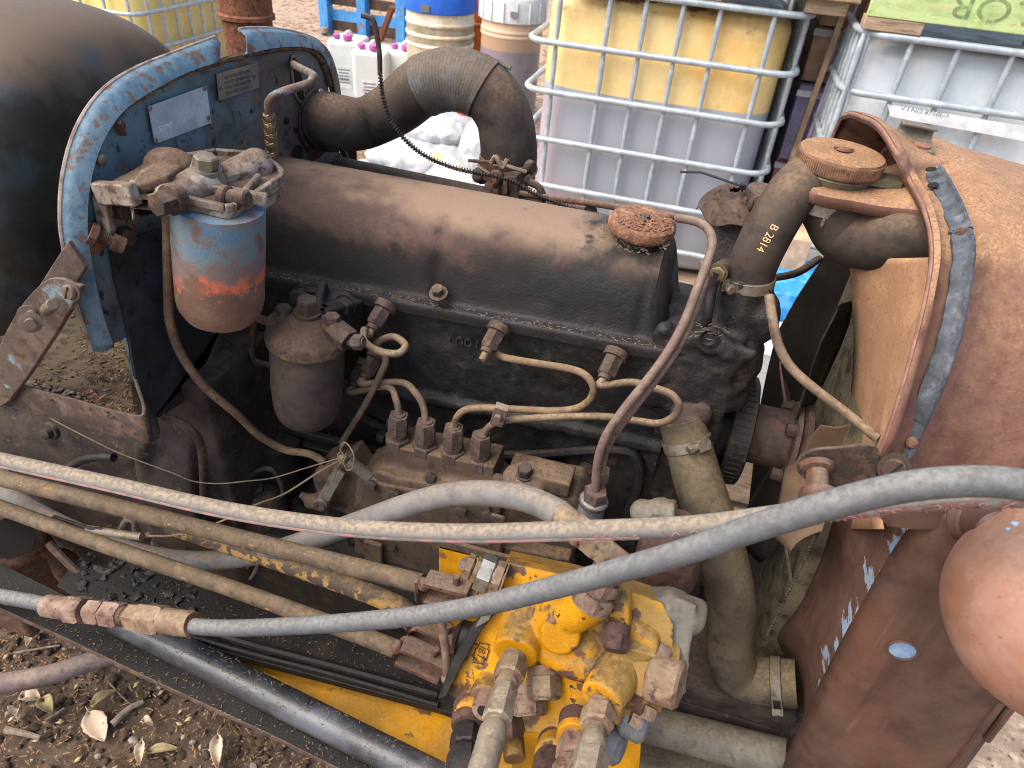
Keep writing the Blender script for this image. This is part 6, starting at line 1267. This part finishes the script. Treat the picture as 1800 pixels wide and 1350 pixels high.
# ================================================================ BULK CONTAINERS
M['amber'] = mat('amber_liquid_tank', '#dcbc7a', ('#e2c88e', 3, .52, .2), ('#d8a858', 5, .6, .15), ('#6b4a2c', 6, .64, .06, {'g': ('z', 1.02, 1.22, .34)}), ('#9a9ea6', 1.5, .50, .012, {'g': ('z', .90, .84, 3.0), 'det': 0}), ('#ae9ea6', 2, .70, .12, {'g': [('x', -.45, -.75, .45), ('z', .9, .8, .6)]}), rough=.45, bump=.05, bs=40, vary=.06, spec=.3, grain=.08)
M['pale'] = mat('pale_yellow_tank', '#e2d08c', ('#d8c070', 3, .52, .2), rough=.45, bump=.05, bs=40, vary=.06, grain=.08)
M['white'] = mat('translucent_white_tank', '#c3c8cb', ('#b0b8be', 3, .52, .2), ('#d0cdc4', 4, .58, .14), rough=.4, bump=.05, bs=40, vary=.06, grain=.08)
M['galv'] = mat('galvanised_tube', '#aeb8be', ('#98a2aa', 30, .52, .12), rough=.4, metal=.25, bump=.05, grain=.15)
M['wood'] = mat('weathered_pallet_wood', '#a8927a', ('#8f7a64', 4, .52, .12, {'st': (2, 20, 20)}), ('#6b5a4a', 8, .60, .08, {'st': (2, 20, 20)}), rough=.9, bump=.5, bs=120)
M['woodg'] = mat('pale_green_painted_board', '#a3b878', ('#b2c48a', 3, .52, .12, {'st': (2, 12, 12)}), ('#b59a78', 6, .64, .06, {'st': (2, 12, 12)}), ('#c49a80', 5, .68, .04), rough=.8, bump=.4, bs=120)
M['label'] = mat('white_paper_label', '#d4d6d8', rough=.7, bump=0)
M['ink'] = mat('grey_ink', '#6c7078', rough=.8, bump=0)
M['stencil'] = mat('faded_stencil_ink', '#788a5e', ('#9aae72', 40, .60, .08), rough=.85, bump=0)
def rbox(c, h, r_, n=6, taper=0.):
    """rounded box body"""
    g = G(); rows = []; N_ = 48
    for zf, ins in [(-1, r_), (-1 + .01, r_ * .5), (-1 + .05, r_ * .12), (-1 + .1, 0), (1 - .1, 0), (1 - .05, r_ * .12), (1 - .012, r_ * .5), (1, r_)]:
        row = []
        for k in range(N_):
            a_ = 2 * math.pi * k / N_; cx, sy = math.cos(a_), math.sin(a_); e = .28
            row.append(V(c) + V(((h[0] - ins) * sup(cx, e), (h[1] - ins) * sup(sy, e), h[2] * zf)))
        rows.append(row)
    g.grid(rows, True); N0 = len(rows) - 1; g.f.append(tuple(range(N_))); g.f.append(tuple(N0 * N_ + k for k in range(N_))); return g
def cage_rail(c, hx, hy, z_, r_, parent, rr=.09):
    P = []
    for sx, sy, a0 in ((1, 1, 0), (-1, 1, 90), (-1, -1, 180), (1, -1, 270)):
        for k in range(7): a_ = R(a0 + 15 * k); P.append(V((c[0] + sx * (hx - rr) + rr * math.cos(a_), c[1] + sy * (hy - rr) + rr * math.sin(a_), z_)))
    g = G(); g.tube(P, r_, 10, raw=True, closed=True); return g.done('cage_rail', M['galv'], parent)
def bars(x_list, y_, zlo, zhi, parent, axis='x', xc=0., rails=()):
    for q in x_list:
        p = V((q, y_, 0)) if axis == 'x' else V((xc, q, 0)); zz = [zlo + (zhi - zlo) * k / 60 for k in range(61)]
        g = G(); near = lambda z_: min([abs(z_ - t) for t in rails] + [9]); g.tube([V((p.x, p.y, z_)) for z_ in zz], lambda t: .0105 - .0038 * math.exp(-(near(zlo + (zhi - zlo) * t) / .025) ** 2), 10, raw=True); g.done('cage_bar', M['galv'], parent)
def ibc(nm_label, c, hx, hy, tankmat, ztop, rails, front, side, sx=None, tank_top=None):
    """c: (x, y) centre; front: bar x positions; side: bar y positions on face x = sx"""
    o_ = thing('bulk_container', nm_label, 'bulk container', (c[0], c[1], 0), 'caged bulk containers')
    tz = tank_top or ztop - .03; g = rbox((c[0], c[1], (.16 + tz) / 2), (hx - .045, hy - .045, (tz - .16) / 2), .10); g.done('tank', M[tankmat], o_, sharp=60)
    for z_ in rails: cage_rail(c, hx, hy, z_, .0118, o_)
    bars(front, c[1] - hy + .014, .14, ztop, o_, 'x', rails=rails)
    if side: bars(side, 0, .14, ztop, o_, 'y', sx, rails)
    g = G(); g.box((c[0], c[1], .13), hx, hy, .012)
    for k in (-1, 0, 1): g.box((c[0] + k * (hx - .06), c[1], .06), .055, hy, .058)
    g.done('skid', M['wood'], o_); return o_
# amber tank with the grey lower liquid
F1 = 2.93; X0, X1 = py(925, 70, F1).x, py(1402, 135, F1).x; hx1 = (X1 - X0) / 2; c1_ = ((X0 + X1) / 2, F1 + .5)
zr = [py(1150, v, F1).z for v in (100, 190, 277, 360)]; zr = [zr[0] + .195] + zr; 
fr = [py(u, v, F1).x for u, v in ((967, 165), (1050, 165), (1110, 165), (1172, 165), (1235, 165), (1327, 165))]
I1 = ibc('caged bulk container half full, amber above a grey liquid line, behind the engine', c1_, hx1, .5, 'amber', zr[0], zr + [zr[-1] - .19, zr[-1] - .38], fr, [F1 + .12 * k for k in range(1, 9)], X1 - .012)
# boards resting on it
def slats(nm, lab, boards, m, grp=None, cat='pallet', parts='plank', mats=None):
    lo = boards[0][0]; o_ = thing(nm, lab, cat, lo, grp)
    for k, (c, h) in enumerate(boards): g = G(); g.box(c, *h); g.done(parts, M[(mats or {}).get(k, m)], o_, bev=.003)
    return o_
zt1 = zr[0] + .011
slats('pallet', 'weathered timber pallet resting on top of the amber bulk container', [((c1_[0] + .12, F1 + .02, zt1 + .07), (.52, .05, .022))] + [((c1_[0] - .30 + .42 * k, F1 + .05, zt1 + .024), (.07, .05, .023)) for k in range(3)] + [((c1_[0] + .12, F1 + .3, zt1 + .07), (.52, .05, .022))], 'wood')
g = G(); g.box((c1_[0] + .1, F1 + .45, zt1 + .35), .5, .45, .255); o_ = g.done('carton', M['label'], None, bev=.01); tag(o_, 'white carton on the pallet above the amber bulk container', 'carton')
# white tank at the right with the green pallet
F2 = 2.8; a_ = py(1535, 60, F2); x20 = a_.x - .04; hx2 = .52; c2_ = (x20 + hx2, F2 + .5); z2 = a_.z
zr2 = [z2, py(1610, 178, F2).z]; zr2 += [zr2[1] - .19 * k for k in (1, 2, 3)]
I2 = ibc('caged white bulk container under the green pallet at the right', c2_, hx2, .5, 'white', z2, zr2, [py(u, v, F2).x for u, v in ((1592, 110), (1670, 130), (1760, 150))] + [x20 + .03], [F2 + .09 * k for k in range(0, 11)], x20 + .012)
g = G(); P = [py(u, v, F2 - .012) for u, v in ((1560, 184), (1800, 222), (1800, 248), (1565, 205))]; g.prism(P, V((0, .004, 0))); lb_ = g.done('label_strip', M['label'], I2)
stamp('V I NO 8750L-1', py(1582, 194, F2 - .013), py(1665, 207, F2 - .013), .014, M['ink'], lb_)
zt2 = z2 + .011; gp = slats('pallet', 'green painted pallet with faded upside down lettering on top of the white bulk container', [((x20 + .62, F2 + .0, zt2 + .095), (.62, .012, .055))] + [((x20 + .09 + .5 * k, F2 + .03, zt2 + .02), (.09, .04, .019)) for k in range(3)] + [((x20 + .62, F2 + .5, zt2 + .13), (.62, .5, .010)), ((x20 + .62, F2 + .05, zt2 + .165), (.62, .06, .012))], 'wood', mats={0: 'woodg'})
A_, B_ = py(1800, 62, F2 - .0125), py(1655, 42, F2 - .0125)
stamp('S.OR', V((A_.x + .03, F2 - .0125, zt2 + .13)), V((B_.x, F2 - .0125, zt2 + .13)), .07, M['stencil'], gp, 'stencil_letters', n=(0, -1, 0))
# container between and behind, carton stack with straps
xg = (X1 + x20) / 2
I3 = ibc('caged container with grey bars in the gap behind the two front ones', (xg + .22, 4.6), .5, .5, 'white', 1.22, [1.22, 1.03, .84, .65, .46], [xg - .2 + .1 * k for k in range(9)], [4.2 + .1 * k for k in range(8)], xg - .27)
M['card'] = mat('brown_cardboard', '#c0a486', ('#8a6f56', 6, .52, .14), rough=.9, bump=.15)
M['pinkb'] = mat('pink_carton', '#b87a78', rough=.8, bump=.1); M['purp'] = mat('mauve_carton', '#8a84a0', rough=.8, bump=.1); M['maroon'] = mat('maroon_drum', '#6a2c3a', rough=.5, bump=.1)
def carton(nm, lab, c, h, m, cat='carton', grp='cartons in the gap'):
    g = G(); g.box(c, *h); o_ = thing(nm, lab, cat, (c[0], c[1], c[2] - h[2]), grp); g.done('box_body', M[m], o_, bev=.004); return o_
xg0 = X1 + .02
for k, (z_, hz, m, lab) in enumerate(((.18, .17, 'maroon', 'maroon carton lowest in the gap stack'), (.50, .14, 'pinkb', 'pink carton above the maroon one in the gap stack'), (.80, .15, 'purp', 'mauve carton in the middle of the gap stack'), (1.06, .10, 'card', 'brown carton with a printed label near the top of the gap stack'), (1.30, .13, 'card', 'plain brown carton topmost of the gap stack'))):
    o_ = carton('carton', lab, (xg0 + .16, 3.5 + .04 * (k % 2), z_), (.13, .26, hz), m)
    g = G(); g.box((xg0 + .16, 3.236 + .04 * (k % 2), z_ + hz * .8), .135, .002, .012); g.done('strap', M['label'], o_)
    if k == 3: g = G(); g.box((xg0 + .16, 3.2785, z_), .07, .0015, .055); l_ = g.done('label', M['label'], o_); stamp('6', V((xg0 + .13, 3.276, z_ - .03)), V((xg0 + .17, 3.276, z_ - .03)), .05, M['ink'], l_, n=(0, -1, 0))
M['lil'] = mat('lilac_strip', '#b0a8c4', rough=.8, bump=0, grain=.1)
for k, (m, lab, w_) in enumerate((('card', 'tan upright board nearest the amber container in the gap', .022), ('lil', 'lilac upright strip beside the tan board in the gap', .012), ('pinkb', 'pink upright strip standing in the gap', .010), ('label', 'white upright strip next to the grey cage bars in the gap', .010))):
    x_ = xg0 + .06 + .035 * k; g = G(); g.beam(V((x_, 3.19, .25)), V((x_ + .05, 3.19, 1.5)), w_, .02, V((0, 1, 0))); o_ = g.done('upright_board', M[m], None, bev=.001); tag(o_, lab, 'board', 'boards standing in the gap')
# pale yellow tank behind the firewall
Fy = 3.7; cx = py(245, 60, Fy).x; zr3 = [py(200, 22, Fy).z, py(230, 62, Fy).z]; dz = zr3[0] - zr3[1]; 
I4 = ibc('caged pale yellow bulk container behind the fuel tank', (cx - .5, Fy + .5), .5, .5, 'pale', zr3[0] + .2, [zr3[0] + .19, zr3[0], zr3[0] - .19, zr3[0] - .38, zr3[0] - .57], [cx - .05 - .16 * k for k in range(6)], [Fy + .12 * k for k in range(1, 9)], cx - .012)
# ---- drums
M['cream'] = mat('cream_plastic_drum', '#d8cfb0', ('#e0dac4', 5, .52, .14), ('#a89a70', 14, .64, .05, {'st': (1, 1, 6)}), rough=.5, bump=.1, bs=60)
M['bluel'] = mat('bright_blue_lid', '#2a66c8', ('#2258b0', 10, .55, .14), rough=.5, bump=.1)
M['orange'] = mat('orange_drum', '#d8762c', ('#c8641e', 6, .55, .14), rough=.5, bump=.1)
M['clear'] = mat('milky_drum_with_liquid', '#9c9aa4', ('#c0a88c', 1.5, .5, .02, {'g': ('z', .66, .72, 3.), 'det': 0}), ('#b0a8a8', 6, .6, .1), rough=.45, bump=.05, vary=.06, grain=.08)
M['wlid'] = mat('white_plastic_lid', '#d4d6d6', ('#c0c4c6', 10, .55, .14), rough=.5, bump=.05)
M['redl'] = mat('red_label', '#b84a3a', rough=.7, bump=0)
def drum(nm, lab, c, r_, h, m, lid, lidh, ribs=(), grp='drums behind the air hose', notch=False):
    o_ = thing(nm, lab, 'drum', (c[0], c[1], 0), grp); pr = [(0, 0), (r_ * .95, 0), (r_, .02)]
    for z_ in ribs: pr += [(r_, z_ - .012), (r_ * 1.03, z_ - .006), (r_ * 1.03, z_ + .006), (r_, z_ + .012)]
    g = G(); g.lathe((c[0], c[1], 0), (0, 0, 1), pr + [(r_, h), (0, h)], 48); g.done('drum_body', M[m], o_, sharp=50)
    if lid:
        g = G(); g.lathe((c[0], c[1], h - .01), (0, 0, 1), [(r_ * 1.03, 0), (r_ * 1.08, .006), (r_ * 1.08, lidh * .8), (r_ * 1.05, lidh), (r_ * .98, lidh), (r_ * .95, lidh * .7), (0, lidh * .7)], 48)
        if notch:
            for k in range(16): a_ = 2 * math.pi * k / 16; g.box((c[0] + math.cos(a_) * r_ * 1.09, c[1] + math.sin(a_) * r_ * 1.09, h - .01 + lidh * .45), V((-math.sin(a_) * .003, math.cos(a_) * .003, 0)), V((math.cos(a_) * .006, math.sin(a_) * .006, 0)), V((0, 0, lidh * .4)))
        g.done('lid', M[lid], o_, sharp=40)
    return o_
Yd = 4.6; pd1 = py(752, 100, Yd); rd1 = mm(60, pd1); 
D1 = drum('drum', 'cream ribbed drum with a bright blue lid', (pd1.x, Yd + rd1), rd1, py(752, 22, Yd).z, 'cream', 'bluel', .12, ribs=[py(752, v, Yd).z for v in (45, 66, 84)])
g = G(); g.box((pd1.x - .01, Yd - .022, py(755, 15, Yd).z), .028, .002, .02); g.done('lid_label', M['name2'], D1)
g = G(); g.box((pd1.x + .11, Yd + .025, py(795, 95, Yd).z), .05, .003, .015); g.done('green_print', mat('green_print', '#7a9a4a', rough=.8, bump=0), D1)
pd2 = py(882, 100, 4.3); rd2 = mm(54, pd2); D2 = drum('drum', 'milky drum of grey liquid with a notched white lid', (pd2.x, 4.3 + rd2), rd2, py(882, 38, 4.3).z, 'clear', 'wlid', .13, ribs=[py(882, 58, 4.3).z, py(882, 66, 4.3).z], notch=True)
g = G(); g.box((pd2.x + .06, 4.285, py(910, 26, 4.3).z), .02, .003, .014); g.done('barcode', M['ink'], D2)
pd3 = py(822, 60, 5.1); D3 = drum('drum', 'orange drum between the blue lidded and the milky drum', (pd3.x, 5.4), .30, 1.0, 'orange', None, 0, ribs=(.33, .66))
g = G(); g.lathe((pd3.x, 5.4, .2), (0, 0, 1), [(.3025, 0), (.3025, .10)], 40); g.done('red_band', M['redl'], D3)
g = G(); c_ = py(775, 205, 4.0); g.lathe((c_.x, 4.25, 0), (0, 0, 1), [(0, 0), (.24, 0), (.25, .02), (.25, c_.z + .02), (.235, c_.z + .05), (0, c_.z + .05)], 36); o_ = thing('tub', 'pinkish red tub under the arch of the air hose', 'tub', (c_.x, 4.25, 0)); g.done('tub_body', M['redl'], o_)
# ---- jerrycans
M['jerry'] = mat('white_jerrycan', '#d3d7d6', ('#c4cac8', 8, .52, .14), rough=.45, bump=.05, vary=.06, grain=.08)
M['mag'] = mat('magenta_cap', '#c05aa8', rough=.5, bump=0)
def jerry(u, v, y_, lab, yaw=.15, w_=.12, label_=True):
    t_ = py(u, v, y_); h = t_.z; o_ = thing('jerrycan', lab, 'jerrycan', (t_.x, y_, 0), 'white jerrycans'); g = G(); c = V((t_.x, y_ + .14, h / 2 - .01)); a_, b_ = V((math.cos(yaw), math.sin(yaw), 0)), V((-math.sin(yaw), math.cos(yaw), 0))
    g.box(c, a_ * w_, b_ * .14, V((0, 0, h / 2 - .01))); g.done('can_body', M['jerry'], o_, bev=.028, seg=4)
    g = G(); tp = c + V((0, 0, h / 2 + .0)); g.tube([tp - b_ * .09 + V((0, 0, -.01)), tp - b_ * .06 + V((0, 0, .02)), tp + b_ * .03 + V((0, 0, .02)), tp + b_ * .07 + V((0, 0, -.01))], .014, 10); g.done('handle', M['jerry'], o_)
    g = G(); g.cyl(tp - b_ * .105 + a_ * .03 + V((0, 0, -.005)), tp - b_ * .105 + a_ * .03 + V((0, 0, .028)), .032, 18, .004); g.cyl(tp - b_ * .09 - a_ * .055 + V((0, 0, -.005)), tp - b_ * .09 - a_ * .055 + V((0, 0, .024)), .025, 18, .004); g.done('cap', M['mag'], o_)
    if label_:
        lc_ = c - b_ * .1415; g = G(); g.box(lc_ + V((0, 0, -.02)), a_ * .055, b_ * .001, V((0, 0, .075))); l_ = g.done('paper_label', M['label'], o_)
        for k in range(5): g = G(); g.box(lc_ - b_ * .0015 + V((0, 0, .035 - .022 * k)), a_ * (.045 - .008 * (k % 2)), b_ * .0005, V((0, 0, .004 + .004 * (k == 3)))); g.done('print_line', M['ink'], l_)
    return o_
jerry(596, 66, 5.0, 'white jerrycan with pink caps, left and further of the row'); jerry(640, 84, 4.7, 'white jerrycan with pink caps and a printed label, in front', .2)
jerry(700, 84, 4.85, 'white jerrycan right of the labelled one, half behind the air hose', .1, label_=False); jerry(405, 84, 5.2, 'white jerrycan behind the exhaust pipe', .1, label_=False)
# ---- sacks
M['sack'] = mat('white_woven_sack', '#b0b3b6', ('#9ca0a4', 12, .52, .14), ('#d0b070', 5, .66, .06), rough=.5, bump=.35, bs=60)
def sack(u, v, y_, L, W, Hh, yaw, lab, tilt=0.):
    c = py(u, v, y_); g = G(); rows = []
    for i in range(49):
        t = i / 48 * 2 - 1; row = []
        for j in range(56):
            a_ = 2 * math.pi * j / 56; e_ = (1 - abs(t) ** 3.2) ** .5 if abs(t) < 1 else 0; p = V((t * L, sup(math.cos(a_), .7) * W * (.35 + .65 * e_), sup(math.sin(a_), .8) * Hh * max(.05, e_)))
            p += noise.noise_vector(p * 9 + V((u, v, 0))) * .018 + noise.noise_vector(p * 26 + V((v, u, 0))) * .010 + noise.noise_vector(p * 60 + V((v, u, 3))) * .005; q = V((p.x * math.cos(yaw) - p.y * math.sin(yaw), p.x * math.sin(yaw) + p.y * math.cos(yaw), p.z + p.x * tilt)); row.append(c + q + V((0, W, -Hh)))
        rows.append(row)
    g.grid(rows, True); n = 56; g.f.append(tuple(range(n))); g.f.append(tuple((len(rows) - 1) * n + k for k in range(n)))
    o_ = thing('sack', lab, 'sack', c, 'white sacks stacked behind the engine'); g.done('sack_body', M['sack'], o_, sharp=80); return o_
sack(715, 268, 3.5, .30, .19, .075, .05, 'lowest white sack seen under the air hose'); sack(735, 213, 3.72, .27, .19, .085, -.05, 'white sack with a yellow seam lying on the lowest one')
sack(838, 230, 3.35, .14, .17, .19, .3, 'bulging white sack under the bend of the air hose'); sack(660, 318, 3.3, .35, .2, .12, .0, 'bottom white sack half hidden by the valve cover'); sack(815, 318, 3.2, .28, .18, .10, .0, 'yellowish white sack at the foot of the bulging one')
# ---- blue pallets and planks far behind
M['bpal'] = mat('blue_painted_pallet', '#3f88c8', ('#4f96d0', 6, .52, .14), ('#7a6a5a', 14, .62, .08), rough=.75, bump=.3, bs=80)
M['bdark'] = mat('dark_wet_wood', '#4a3c34', ('#5d4c40', 8, .52, .14), rough=.9, bump=.4, bs=80)
yb = 7.3; a_, b_ = py(572, 50, yb), py(700, 38, yb); bp_ = thing('pallet', 'blue pallet standing on the bark ground far behind', 'pallet', (a_.x, yb, 0))
for z_, m in ((.06, 'bdark'), (.16, 'bpal'), (.30, 'bdark'), (.44, 'bpal'), (.60, 'bpal')): g = G(); g.box(((a_.x + b_.x) / 2 + .15, yb + .05, z_), (b_.x - a_.x) / 2 + .2, .02, .045); g.done('plank', M[m], bp_)
for k in range(3): g = G(); g.box((a_.x + .02 + k * .42, yb, .32), .05, .06, .34); g.done('stringer', M['bpal'], bp_, bev=.006)
g = G(); c_ = py(576, 55, yb); g.cyl((c_.x, yb - .06, 0), (c_.x, yb - .06, .05), .04, 14); g.done('foot', M['wood'], bp_)
g = G(); g.beam(py(668, 72, 6.2), py(690, 12, 6.2), .06, .04); o_ = g.done('timber', M['rusto'], None, bev=.004); tag(o_, 'orange brown timber leaning beside the blue pallet', 'timber')
# ---- things glimpsed past the fan
M['bcrate'] = mat('blue_plastic_crate', '#2f8ad0', ('#58a4dc', 20, .58, .1), rough=.5, bump=.2)
M['news'] = mat('stacked_white_paper', '#c4c8ca', ('#8a8f92', 3, .60, .05, {'st': (2, 2, 30)}), rough=.8, bump=.2)
cc_ = py(1372, 512, 2.3); carton('blue_crate', 'blue crate glimpsed between the radiator hose and the fan', (cc_.x + .0, 2.5, cc_.z - .10), (.16, .16, .075), 'bcrate', 'crate', None)
carton('carton', 'tan carton under the blue crate seen past the fan', (cc_.x - .02, 2.52, cc_.z - .32), (.17, .16, .14), 'card'); 
q = py(1378, 470, 2.45); carton('carton', 'tan carton above the blue crate behind the radiator hose', (q.x - .02, 2.64, q.z), (.10, .10, .075), 'card')
q = py(1322, 690, 2.1); carton('paper_stack', 'stack of white printed paper glimpsed left of the fan blade', (q.x - .02, 2.2, q.z * .5 + .10), (.10, .12, q.z * .5 + .07), 'news', 'paper stack', None)
q = py(1300, 860, 1.75); carton('timber_block', 'pale timber slab on the ground seen under the pulley', (q.x + .02, 1.9, .1), (.12, .14, .09), 'wood', 'timber', None)
